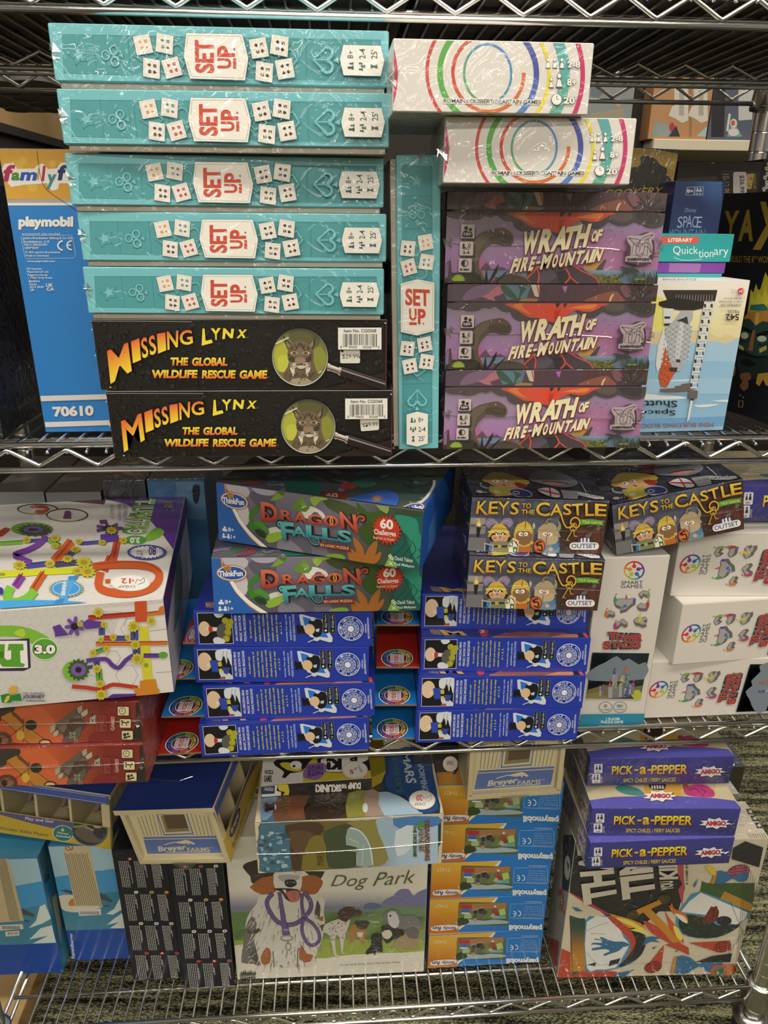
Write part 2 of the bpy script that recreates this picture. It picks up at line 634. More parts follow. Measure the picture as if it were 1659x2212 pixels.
# ------------------------------------------------------------------ chrome wire shelving unit
XL, XR, YB = -0.487, 0.6150, 0.425
SHELVES = [(0.1815, 0.0475), (-0.2095, 0.2778), (-0.576, 0.2726), (-1.058, 0.0390)]   # rail height, a low point of the truss
unit = empty('wire_shelving_unit')
tag(unit, 'chrome wire shelving unit with zigzag trusses, loaded with boxed games', 'shelving')


def wire_shelf(zu, low):
    s = empty('wire_shelf'); s.parent = unit
    z1, z0 = zu + EYE, zu + EYE - 0.0258
    P = 0.0574

    def part(name, bm, smooth=True):
        mb = MB(); mb.add_bm(bm, (0.7, 0.7, 0.7))
        return mb.build(name, CHROME, s, smooth=smooth)
    for y, r in ((0, .0031), (YB, .0031)):
        for z in (z1, z0):
            bm = bmesh.new(); tube_bm(bm, [(XL, y, z), (XR, y, z)], r, 10); part('rail', bm)
    for x in (XL, XR):
        for z in (z1, z0):
            bm = bmesh.new(); tube_bm(bm, [(x, 0, z), (x, YB, z)], .0031, 8); part('rail', bm)
    for y in (0, 0.262, YB):
        pts = []
        k = math.ceil((XL + .012 - low)/P*2)
        while low + k*P/2 < XR - .012:
            x = low + k*P/2
            zz = z0 + .0045 if k % 2 == 0 else z1 - (.0052 if y != .262 else .0085)
            pts += [(x - .0035, y, zz + (.0018 if k % 2 == 0 else -.0018)), (x, y, zz), (x + .0035, y, zz + (.0018 if k % 2 == 0 else -.0018))]
            k += 1
        bm = bmesh.new(); tube_bm(bm, pts, .0021, 8); part('truss', bm)
        if y == 0.262:
            bm = bmesh.new(); tube_bm(bm, [(XL, y, z0), (XR, y, z0)], .003, 8); part('support_rod', bm)
    for y in (0.0545, 0.40):
        bm = bmesh.new(); tube_bm(bm, [(XL, y, z1 - .0098), (XR, y, z1 - .0098)], .0028, 8); part('support_rod', bm)
    bm = bmesh.new()
    x = low + .0096 - 0.01913*math.floor((low - XL - .015)/.01913)
    zw = z1 - .0052
    while x < XR - .01:
        tube_bm(bm, [(x, -.0014, zw - .003), (x, .001, zw - .0012), (x, .006, zw), (x, YB - .006, zw), (x, YB + .001, zw - .0012)], .00165, 6)
        x += .01913
    part('deck_wires', bm)


for zu, low in SHELVES:
    wire_shelf(zu, low)


def post(x, y):
    bm = bmesh.new()
    prof = [(.0118, 0.072)]
    z = 0.075
    while z < 1.78:
        prof += [(.0127, z), (.0127, z + .0008), (.0127, z + .0236), (.0127, z + .0244), (.0123, z + .0246), (.0123, z + .0252)]
        z += .0254
    prof.append((.0118, z))
    lathe_bm(bm, prof, (x, y, 0), 24)
    mb = MB(); mb.add_bm(bm, (.7, .7, .7))
    p = mb.build('post', CHROME, smooth=True); p.parent = unit
    for zu, _ in SHELVES:
        bm = bmesh.new()
        lathe_bm(bm, [(.0135, -.036), (.0205, -.034), (.0215, -.030), (.0205, -.026), (.0185, -.008), (.0175, .004), (.0190, .007), (.0185, .010), (.0135, .011)],
                 (x, y, zu + EYE), 24)
        mb = MB(); mb.add_bm(bm, (.7, .7, .7))
        c = mb.build('shelf_collar', DULL_CHROME, smooth=True); c.parent = p
    bm = bmesh.new()
    lathe_bm(bm, [(.014, .068), (.024, .070), (.026, .074), (.026, .080), (.019, .086), (.0135, .0875)], (x, y, 0), 24)
    mb = MB(); mb.add_bm(bm, (.7, .7, .7))
    c = mb.build('caster_socket', DULL_CHROME, smooth=True); c.parent = p
    bm = bmesh.new()
    bmesh.ops.create_cone(bm, segments=24, radius1=.033, radius2=.033, depth=.026, cap_ends=True,
                          matrix=Matrix.Translation((x + .006, y, .033)) @ Matrix.Rotation(R(90), 4, 'Y'))
    bmesh.ops.bevel(bm, geom=[e for e in bm.edges if e.calc_face_angle(0) > 1], offset=.004, segments=2, affect='EDGES')
    mb = MB(); mb.add_bm(bm, (.03, .03, .03))
    mb.box(x - .018, y - .015, .05, x + .026, y + .015, .07, (.03, .03, .03), bev=.003)
    c = mb.build('caster_wheel', RUBBER); c.parent = p


for x in (XL, XR):
    for y in (0, YB):
        post(x, y)

# ------------------------------------------------------------------ fixtures of the aisle behind
LAM = flat_mat('cream_laminate', C('d9cdb2'), 0.5)
TAN = flat_mat('oak_veneer', C('c09a66'), 0.55, noise=0.06, nscale=5)
DARK = flat_mat('dark_brown_laminate', C('2b231c'), 0.7)
bc = empty('display_bookcase', Matrix.Translation((0.6, 1.5, 0))); bc['base'] = (0.6, 1.5, 0)
tag(bc, 'dark display bookcase with a cream shelf board, behind the wire shelving', 'bookcase')


def sub(name, x0, y0, z0, x1, y1, z1, mat, parent, col=(.5, .5, .5)):
    mb = MB(); mb.box(x0, y0, z0, x1, y1, z1, col, bev=.002)
    o = mb.build(name, mat, parent); o.matrix_parent_inverse = Matrix.Translation(parent['base']).inverted()
    return o


sub('back_panel', -0.62, 1.60, 0.02, 2.2, 1.63, 2.1, DARK, bc)
sub('shelf_board', 0.785, 1.235, EYE + .163, 2.2, 1.60, EYE + .187, LAM, bc)
sub('upright', 0.74, 1.30, 0.02, 0.784, 1.60, 2.1, DARK, bc)
sub('plinth', -0.62, 1.32, 0.0, 2.2, 1.60, 0.5, DARK, bc)
lb = empty('oak_bookcase', Matrix.Translation((-0.9, 1.2, 0))); lb['base'] = (-0.9, 1.2, 0)
tag(lb, 'oak veneer bookcase side with a black shelf edge, behind the left end', 'bookcase')
sub('side_panel', -0.93, 0.95, EYE + .235, -0.90, 3.0, EYE + 1.0, TAN, lb)
sub('lower_panel', -0.93, 0.95, 0.0, -0.90, 3.0, EYE + .21, DARK, lb)
sub('shelf_edge', -0.94, 0.95, EYE + .21, -0.885, 3.0, EYE + .235, DARK, lb)

pl = empty('wooden_plinth', Matrix.Translation((-.62, .3, 0))); pl['base'] = (-.62, .3, 0)
tag(pl, 'low oak plinth on the carpet under the left end of the wire shelving', 'plinth')
sub('board', -.80, .045, 0, -.503, .385, .05, TAN, pl)
# ================================================================== shelf with the teal, black, white and volcano games
Z2, Z3, Z4 = -.2095, -.576, -1.058
ON, INN = .0033, -.0029


def plain_box(name, mw, w, d, h, col, mat=CARD, art=None, bev=.0008, parent=None):
    """one-mesh box in local coordinates (front-bottom-left corner at the origin); art(mb) prints on it"""
    mb = MB()
    mb.box(0, 0, 0, w, d, h, col, bev=bev)
    if art: art(mb)
    return mb.build(name, mat, parent, mw=mw)


def seam(parent, pts, r=.0005, tabs=()):
    """the welded seam and puckered corner tabs of a shrink film, in the parent's coordinates"""
    mb = MB()
    mb.tube(pts, r, (1, 1, 1), n=5)
    rnd = random.Random(len(pts)*7 + int(pts[0][0]*1e5))
    for t in tabs:
        for k in range(5):
            a = [t[i] + rnd.uniform(-.004, .004) for i in range(3)]; a[1] = t[1] - rnd.uniform(.0002, .002)
            b = [t[i] + rnd.uniform(-.006, .006) for i in range(3)]; b[1] = t[1] - rnd.uniform(.0002, .003)
            c = [t[i] + rnd.uniform(-.005, .005) for i in range(3)]; c[1] = t[1] - .0003
            mb.face([a, b, c], (1, 1, 1))
    o = mb.build('shrink_film_seam', FILM, parent)
    return o


# ---- suits used on the printed playing cards
def suit_polys(k):
    def circ(x, y, r): return [(x + r*math.cos(2*math.pi*i/12), y + r*math.sin(2*math.pi*i/12)) for i in range(12)]
    if k == 'star': return [[((.5 if i % 2 == 0 else .2)*math.cos(R(-90+36*i)), (.5 if i % 2 == 0 else .2)*math.sin(R(-90+36*i))) for i in range(10)]]
    if k == 'diamond': return [[(0, -.5), (.4, 0), (0, .5), (-.4, 0)]]
    if k == 'heart': return [circ(-.22, -.2, .26), circ(.22, -.2, .26), [(-.46, -.1), (.46, -.1), (0, .5)]]
    if k == 'spade': return [circ(-.22, .1, .25), circ(.22, .1, .25), [(-.45, .02), (0, -.5), (.45, .02)], [(0, .1), (.2, .5), (-.2, .5)]]
    return [circ(0, -.26, .22), circ(-.25, .08, .22), circ(.25, .08, .22), [(0, 0), (.2, .5), (-.2, .5)]]


def playing_card(a, quad, digit, suit, col):
    TL, TR, BR, BL = [np.array(q, float) for q in quad]

    def P(u, v): return tuple((TL*(1-u) + TR*u)*(1-v) + (BL*(1-u) + BR*u)*v)
    a.poly([P(-.03, .0), P(1.02, .02), P(1.03, 1.05), P(-.02, 1.04)], '3f7f80')
    a.poly([P(0, 0), P(1, 0), P(1, 1), P(0, 1)], 'efe6da')
    a.line([P(.09, .09), P(.91, .09), P(.91, .91), P(.09, .91)], 2.0, 'b9b0a6', closed=True)
    for su, sv, du, dv in ((.36, .34, .70, .34), (.70, .68, .40, .68)):
        flip = -1 if su > .5 else 1
        for pl in suit_polys(suit):
            a.poly([P(su + y*.22*flip, sv - x*.2*flip) for x, y in pl], col)
        q = [P(du - .10, dv + .09), P(du - .10, dv - .09), P(du + .10, dv - .09), P(du + .10, dv + .09)]
        if flip < 0: q = [q[2], q[3], q[0], q[1]]
        a.text(digit, q, col, bold=.02)


def art_set_up(mb, w, d, h, z0):
    quad = [(139.4, 333), (830, 347.4), (829, 451), (153.7, 451)]
    a = face_art(mb, 'F', w, d, h, quad=quad, z0=z0, margin=.0009)
    L1, L2, DKL = '6fb6b8', '4c9a9b', '2f7377'
    a.all('74bcc0')
    a.poly([(172, 357), (814, 364), (813.5, 441.5), (174.5, 434)], L2)
    a.view(130, 320, .217)
    a.line([(195, 172), (205, 527)], 3, DKL); a.line([(195, 172), (1400, 190)], 3, DKL); a.line([(205, 527), (1400, 545)], 3, DKL)
    for x0, x1 in ((505, 541), (850, 880), (1190, 1205)): a.line([(x0, 172), (x1, 530)], 3, DKL)
    # five-point star pointing left
    P = lambda r, k, o=0: (360 + r*math.cos(R(180 + 36*k + o)), 358 + r*.98*math.sin(R(180 + 36*k + o)))
    a.poly([P(105 if k % 2 == 0 else 60, k) for k in range(10)], '5aa6a8')
    a.line([P(105 if k % 2 == 0 else 60, k) for k in range(10)], 3.5, DKL, closed=True)
    a.poly([P(62 if k % 2 == 0 else 36, k) for k in range(10)], '78bfc0')
    a.line([P(62 if k % 2 == 0 else 36, k) for k in range(10)], 3.5, DKL, closed=True)
    a.lines([[P(105, k), P(62, k)] if k % 2 == 0 else [P(60, k), P(36, k)] for k in range(10)], 3, DKL)
    for cx, cy in ((632, 355), (712, 310), (722, 412)):
        a.ring(cx, cy, 38, 40, 24, '6fb6b8'); a.ring(cx, cy, 50, 52, 3.5, DKL); a.ring(cx, cy, 26, 28, 3.5, DKL)
    a.poly([(757, 362), (803, 328), (806, 388)], '6fb6b8'); a.line([(757, 362), (803, 328), (806, 388)], 3, DKL, closed=True)
    a.line([(915, 358), (1030, 268), (1145, 362), (1035, 440)], 24, '62acae', closed=True); a.line([(915, 358), (1030, 258), (1148, 362), (1035, 450)], 3, DKL, closed=True)
    a.ring(1330, 330, 62, 80, 26, '62acae', a0=150, a1=400); a.ring(1330, 330, 76, 94, 3, DKL, a0=150, a1=400)
    a.line([(1275, 380), (1370, 470), (1420, 380)], 24, '62acae')
    playing_card(a, [(905, 190), (1062, 165), (1100, 330), (942, 357)], '8', 'star', 'd98a2c')
    playing_card(a, [(1135, 155), (1295, 185), (1285, 350), (1125, 318)], '8', 'diamond', '2c7f77')
    playing_card(a, [(1003, 378), (1163, 402), (1157, 567), (998, 545)], '8', 'club', '23203a')
    playing_card(a, [(1175, 405), (1330, 363), (1377, 525), (1225, 565)], '8', 'heart', 'c02f45')
    a.view(480, 320, .22303)
    a.line([(1185, 205), (1190, 540)], 3, DKL); a.line([(872, 200), (876, 540)], 3, DKL); a.line([(560, 200), (560, 540)], 3, DKL)
    a.line([(340, 188), (1500, 205)], 3, DKL); a.line([(340, 535), (1495, 545)], 3, DKL); a.line([(1500, 205), (1495, 545)], 3, DKL)
    a.line([(370, 330), (420, 290), (510, 380), (400, 440), (365, 400)], 20, '62acae'); a.line([(360, 320), (420, 278), (525, 380), (400, 455)], 3, DKL)
    a.line([(630, 350), (740, 280), (795, 370), (740, 440)], 22, '62acae'); a.line([(620, 345), (740, 262), (812, 370), (740, 458)], 3, DKL)
    playing_card(a, [(375, 210), (520, 185), (550, 345), (405, 368)], '3', 'spade', '241f1f')
    playing_card(a, [(580, 163), (725, 190), (712, 350), (560, 320)], '5', 'spade', '241f1f')
    playing_card(a, [(440, 390), (587, 410), (578, 567), (430, 545)], '2', 'spade', '241f1f')
    playing_card(a, [(603, 385), (748, 360), (775, 517), (632, 542)], '4', 'spade', '241f1f')
    for s in (-1, 1):
        a.ring(1050, 372 + s*58, 48, 46, 24, '78bfc0', a0=-90, a1=180 if s > 0 else 90); a.ring(1050, 372 + s*58, 60, 60, 3, DKL, a0=-110, a1=110)
        a.line([(930, 370), (1050, 372 + s*112)], 20, '78bfc0'); a.line([(922, 370), (1040, 372 + s*120)], 3, DKL)
    a.line([(930, 371), (1080, 372)], 10, '78bfc0')
    a.poly([(1100, 375), (1148, 348), (1150, 402)], '78bfc0'); a.line([(1100, 375), (1148, 348), (1150, 402)], 3, DKL, closed=True)
    # title plate
    a.vw = (0, 0, 1)
    a.poly([(438, 354.5), (551.5, 356), (563.5, 402), (556, 444.5), (444, 443), (432, 400)], '39807f')
    a.poly([(439, 355.5), (551, 357), (562.5, 402), (555.5, 443.2), (445, 442), (433.2, 399.5)], 'f2ece2')
    for p in ([(441, 360), (547, 361)], [(448, 438), (552, 439.5)], [(442, 361), (438.5, 390)], [(448, 438), (439, 408)], [(548, 362), (556, 392)], [(552, 439), (558, 408)]):
        a.line(p, .7, '9b968e')
    a.rtext('SET', 455.5, 368, 494.7, 431, 'd2452b', bold=.035)
    a.rtext('U', 501, 402.5, 529, 421.5, 'd2452b', bold=.035)
    a.rtext('P', 501, 379, 536.5, 399.5, 'd2452b', bold=.035)
    a.rect(532.4, 402.5, 538.5, 421.5, 'd2452b')
    a.ell(535, 385.3, 2, 2, 'd2452b')
    a.view(480, 320, .22303)
    a.poly([(1157, 375), (1187, 246), (1500, 251), (1530, 375), (1500, 504), (1188, 501)], '39807f')
    a.poly([(1160, 375), (1189, 250), (1498, 255), (1526, 375), (1497, 500), (1190, 497)], 'f2ece2')
    G = '2f5a52'
    a.rtext('8+', 1222, 298, 1272, 362, G, bold=.01); a.rtext('2-4', 1320, 280, 1372, 362, G, bold=.01); a.rtext("25'", 1417, 290, 1470, 362, G, bold=.01)
    for x, y, s in ((1240, 436, 1.2), (1250, 402, .8), (1328, 448, .8), (1345, 422, .9), (1328, 398, .8)):
        a.poly([(x + 28*s, y - 15*s), (x + 28*s, y + 15*s), (x, y + 5*s), (x, y - 5*s)], G); a.ell(x - 4*s, y, 10*s, 9*s, G)
    a.poly([(1415, 405), (1440, 418), (1470, 405), (1470, 440), (1440, 427), (1415, 440)], G)


def make_set_up():
    w, d = .2565, .2565
    t = empty('boxed_game')
    mb = MB()
    mb.box(.003, .003, 0, w - .003, d - .003, .0300, C('b3a998'), bev=.0006)
    mb.build('base_tray', WRAPPED, t)
    mb = MB()
    tl = C('74bcc0')
    mb.box(0, 0, .0046, w, d, .0431, tl, bev=.0016, seg=3)
    art_set_up(mb, w, d, .0385, .0046)
    mb.build('lid', WRAPPED, t)
    seam(t, [(-.0008, -.0005, .0255), (.003, -.0006, .0252), (.006, -.0004, .0246)], .0004, tabs=[(.002, 0, .022), (.004, 0, .026)])
    return t


su = make_set_up()
SU_POSES = [(-.2132, -.0481, -.0824, -2.97), (-.2112, -.0496, -.0389, -.75), (-.2131, -.0539, .0043, 1.74), (-.2104, -.0608, .0483, -1.65), (-.2108, -.0588, .0919, .11)]
SU_LAB = ['teal Set Up game box lying right on the black lynx games',
          'teal Set Up game box, second from the bottom of the flat stack',
          'teal Set Up game box in the middle of the flat stack of five',
          'teal Set Up game box, second from the top of the flat stack',
          'teal Set Up game box at the very top of the flat stack']
for i, (p, l) in enumerate(zip(SU_POSES, SU_LAB)):
    o = su if i == 0 else copy_tree(su)
    o.matrix_world = pose(*p)
    tag(o, l, 'board game', 'teal card games in the flat stack')
o = copy_tree(su)
o.matrix_world = pose(.0548, -.0426, Z2 + ON, -.6, -1.45) @ Matrix(((0, 0, 1, 0), (0, 1, 0, 0), (-1, 0, 0, .2565), (0, 0, 0, 1)))
tag(o, 'teal Set Up game box standing on end between lynx and volcano games', 'board game')


# ---- Missing Lynx
def art_lynx(mb, w, d, h):
    quad = [(198.3, 689.5), (844.5, 690.6), (843, 840), (215, 841.7)]
    a = face_art(mb, 'F', w, d, h, quad=quad)
    a.all('1b1a19')
    rnd = random.Random(3)
    a.layer()
    for k in range(420):                                    # mottled printed leather texture
        x, y = rnd.uniform(198, 845), rnd.uniform(690, 840)
        r = rnd.uniform(1.2, 5)
        a.ell(x, y, r*1.3, r, rnd.choice(['201f1d', '252321', '2b2927', '1f1e1c']), n=7, rot=rnd.uniform(0, 180), same=(k % 3 != 0))
    a.poly([(700, 840), (845, 800), (845, 842), (690, 842)], '2a1a17')
    a.view(190, 680, .20494)
    g = ('e5602f', 'f6d435')
    for ch, q in (('M', [(213, 372), (437, 284), (470, 580), (240, 716)]), ('I', [(470, 275), (557, 240), (571, 465), (485, 500)]),
                  ('S', [(572, 248), (640, 220), (655, 430), (588, 455)]), ('S', [(655, 225), (722, 200), (742, 395), (670, 425)]),
                  ('I', [(748, 195), (835, 180), (842, 365), (755, 400)]), ('N', [(852, 172), (976, 158), (966, 332), (857, 362)]),
                  ('G', [(985, 163), (1118, 150), (1130, 300), (990, 318)])):
        a.text(ch, q, 'ffffff', bold=.02, grad=g, out='3a0f06', ow=.02)
    for ch, q in (('L', [(1232, 140), (1290, 137), (1338, 288), (1220, 318)]), ('Y', [(1318, 138), (1427, 134), (1403, 252), (1345, 264)]),
                  ('N', [(1452, 137), (1567, 142), (1552, 240), (1440, 250)])):
        a.text(ch, q, 'ffffff', bold=.045, grad=('f4cf1c', 'f3d93f'))
    for s, q in (('THE', (886, 440, 1075, 526)), ('GLOBAL', (1114, 440, 1490, 530)), ('WILDLIFE', (686, 570, 1173, 657)), ('RESCUE', (1214, 572, 1578, 662))):
        a.text(s, q, 'ffffff', bold=.05, grad=('f4e23c', 'e4552a'), shear=.12)
    a.view(520, 680, .20494)
    a.text('X', [(0, 150), (97, 150), (78, 238), (-20, 240)], 'ffffff', bold=.045, grad=('f4cf1c', 'f3d93f'))
    a.text('GAME', (8, 573, 305, 665), 'ffffff', bold=.05, grad=('f4e23c', 'e4552a'), shear=.12)
    a.text('TM', (88, 226, 110, 238), '8d8d88'); a.text('TM', (300, 640, 322, 652), '8d8d88')
    # magnifying glass with the cat's portrait
    cx, cy = 655, 437
    a.ell(cx, cy, 296, 300, '6d6d66', n=48)
    a.ell(cx, cy, 286, 290, '6f6a36', n=48)
    a.poly([(375, 400), (420, 260), (600, 160), (850, 230), (940, 400), (900, 600), (760, 690), (520, 690), (420, 600)], '77733a', sm=4)
    a.poly([(372, 380), (430, 250), (520, 340), (540, 560), (430, 590), (385, 510)], 'b0ad3c', sm=4)
    a.poly([(420, 440), (520, 420), (525, 560), (440, 585)], 'c2be48', sm=3)
    a.poly([(800, 380), (870, 330), (935, 420), (925, 520), (850, 600), (810, 520)], '8d8a3a', sm=4)
    a.poly([(540, 180), (700, 155), (860, 230), (820, 330), (600, 300)], '5d5a34', sm=4)
    a.poly([(470, 640), (520, 540), (560, 480), (770, 480), (820, 560), (850, 640), (770, 705), (655, 727), (540, 705)], '6b5b44', sm=4)   # chest
    a.poly([(540, 690), (600, 660), (720, 660), (780, 690), (700, 722), (610, 722)], 'a8977c', sm=4)
    a.poly([(475, 208), (520, 260), (560, 300), (600, 330), (545, 390), (510, 330)], '3d332a')              # ears
    a.poly([(826, 208), (800, 260), (760, 290), (715, 320), (770, 390), (805, 330)], '3d332a')
    a.poly([(505, 262), (560, 318), (540, 360), (515, 320)], '8a7a66'); a.poly([(800, 262), (745, 312), (768, 355), (795, 315)], '8a7a66')
    a.poly([(560, 300), (655, 262), (745, 300), (795, 380), (790, 470), (740, 545), (660, 560), (585, 545), (530, 470), (525, 380)], '6e5c48', sm=4)
    a.poly([(600, 300), (655, 280), (715, 300), (700, 400), (655, 430), (610, 400)], '7f6a52', sm=4)
    a.poly([(545, 430), (600, 450), (600, 520), (560, 500)], '4a3c2f', sm=3); a.poly([(775, 430), (715, 450), (715, 520), (755, 500)], '4a3c2f', sm=3)
    for s in (-1, 1):
        a.lines([[(655 + s*22, 290), (655 + s*30, 350)], [(655 + s*48, 300), (655 + s*40, 350), (655 + s*52, 372)], [(655 + s*75, 330), (655 + s*100, 360)],
                 [(655 + s*8, 285), (655 + s*10, 330)], [(655 + s*110, 400), (655 + s*128, 430)], [(655 + s*100, 430), (655 + s*120, 470)]], 8, '2f251d')
        a.poly([(655 + s*26, 395), (655 + s*62, 375), (655 + s*105, 395), (655 + s*62, 418)], 'cbb79a', sm=3)
        a.ell(655 + s*60, 396, 24, 17, '241c16'); a.ell(655 + s*58, 396, 17, 13, '97772e'); a.ell(655 + s*58, 396, 8, 9, '16110d')
        a.poly([(655 + s*58, 540), (655 + s*112, 545), (655 + s*78, 642), (655 + s*60, 600)], 'd9cdb8')
        a.poly([(655 + s*30, 505), (655 + s*75, 500), (655 + s*90, 560), (655 + s*40, 545)], 'b7a58b', sm=3)
        a.lines([[(655 + s*40, 490 + 9*k), (655 + s*110, 500 + 16*k)] for k in range(3)], 4, 'd9cdb8')
    a.poly([(615, 440), (700, 440), (712, 490), (655, 520), (600, 490)], '8f7a60', sm=3)
    a.poly([(632, 462), (700, 462), (685, 492), (662, 502), (640, 490)], '9a7a68', sm=3)
    a.line([(615, 510), (640, 522), (664, 505), (690, 522), (715, 505)], 9, '1e1712', sm=3)
    a.poly([(625, 525), (705, 525), (690, 555), (640, 555)], 'cdbfa8', sm=3)
    a.layer()
    for k in range(60):
        x, y = rnd.uniform(490, 820), rnd.uniform(590, 715)
        if (x - cx)**2 + (y - cy)**2 < 270**2: a.ell(x, y, 6, 5, '3c2f24', n=6, same=True)
    a.ring(cx, cy, 292, 296, 12, '8f8f88', cfn=lambda t: mix(C('c9c9c2'), C('3a3a36'), .5 + .5*math.sin(R(-t - 0))))
    a.line([(400, 298), (535, 232)], 14, 'd8d6c8'); a.line([(845, 602), (888, 582)], 10, 'cfcdb9')
    # chrome ferrule and handle
    for x0, x1, hh in ((950, 975, 40), (975, 1075, 32), (1070, 1105, 44)):
        y = lambda x: 535 + (x - 950)*.36
        a.poly([(x0, y(x0) - hh), (x1, y(x1) - hh), (x1 - 12, y(x1) + hh), (x0 - 12, y(x0) + hh)], 'a89b90')
        a.line([(x0, y(x0) - hh*.55), (x1, y(x1) - hh*.55)], 14, 'f0e6dc'); a.line([(x0 - 6, y(x0) + hh*.45), (x1 - 6, y(x1) + hh*.45)], 14, '41352f')
    a.poly([(1100, 538), (1568, 690), (1568, 775), (1560, 790), (1078, 632)], '241a19')
    a.poly([(1100, 560), (1568, 712), (1568, 728), (1098, 578)], '8f8490')
    a.poly([(1104, 540), (1568, 690), (1568, 698), (1102, 550)], '5d4f55')
    # printed bar code panel
    a.rect(1060, 130, 1521, 357, 'e9e5da')
    a.text('Item No. CG0368', (1122, 145, 1465, 180), '39352f', bold=.02)
    x = 1108
    a.layer()
    while x < 1476:
        wd = rnd.choice([3, 3, 6, 9]); a.rect(x, 195, x + wd, 312 if 1150 < x < 1420 else 332, '38383e', same=True); x += wd + rnd.choice([4, 6, 9])
    for s, x0, x1 in (('8', 1083, 1100), ('99600', 1172, 1262), ('00368', 1322, 1415), ('5', 1483, 1500)): a.text(s, (x0, 318, x1, 345), '4a463f')
    # worn white edges
    a.vw = (0, 0, 1)
    a.line([(199, 692), (300, 692.5), (420, 693.5)], 1.3, '8f8478'); a.line([(200, 695), (208, 770), (214, 838)], 1.2, '6e6459'); a.line([(842.5, 694), (841, 836)], 2.6, '5a1f22')
    for x, y in ((203, 710), (209, 765), (213, 835), (240, 833), (840, 697)): a.ell(x, y, 2.2, 1.6, 'c9bfb2', n=7)


def sticker(parent, a_quad, w, d, h, px, label, txt, name='price_sticker'):
    mb = MB()
    a = face_art(mb, 'F', w, d, h, quad=a_quad, lift=.0026)
    xs = [p[0] for p in px]; ys = [p[1] for p in px]
    TL, TR, BR, BL = [np.array(p, float) for p in px]
    P = lambda u, v: tuple((TL*(1-u) + TR*u)*(1-v) + (BL*(1-u) + BR*u)*v)
    pts = []
    for cx, cy, a0 in ((.92, .1, -90), (.92, .9, 0), (.08, .9, 90), (.08, .1, 180)):
        for k in range(4):
            t = R(a0 + 30*k); pts.append(P(cx + .08*math.cos(t), cy + .1*math.sin(t)))
    a.poly(pts, 'd8d3c6')
    a.text(txt, [P(.1, .34), P(.93, .34), P(.93, .70), P(.1, .70)], '4b4a48', bold=.0)
    o = mb.build(name, PAPER, parent)
    tag(o, label)
    return o


LX = (.2568, .257, .0621)
lynx_poses = [(-.2105, -.0508, -.1443, -.66), (-.2050, -.0553, -.2064, -.77)]
lab = ['black Missing Lynx game box right under the teal stack, sticker below its barcode',
       'black Missing Lynx game box at the bottom, resting on the wire shelf, tilted sticker']
body = None
for i, p in enumerate(lynx_poses):
    t = empty('boxed_game', pose(*p)); tag(t, lab[i], 'board game', 'black lynx games')
    if body is None:
        mb = MB(); mb.box(0, 0, 0, *LX, {'F': C('1b1a19'), 'R': C('4a1519'), 'L': C('4a1519'), '*': C('181716')}, bev=.0007, edge=C('5a5048'))
        art_lynx(mb, *LX)
        body = mb.build('box_body', CARD_GLOSS, t); body.matrix_parent_inverse = Matrix()
    else:
        b2 = body.copy(); COL.objects.link(b2); b2.parent = t
q1 = [(198.3, 689.5), (844.5, 690.6), (843, 840), (215, 841.7)]
q2 = [(227, 846.9), (846.5, 841.7), (849, 985), (248.5, 987.8)]
roots = [o for o in COL.objects if o.get('group') == 'black lynx games']
sticker(roots[0], q1, *LX, [(741.5, 754), (785, 754.5), (785, 783.5), (741.5, 783.5)], 'white price sticker reading $29.99', '$29.99')
sticker(roots[1], q2, *LX, [(775, 904), (817, 901), (818, 927.5), (778, 930.5)], 'white price sticker reading $29.99', '$29.99')


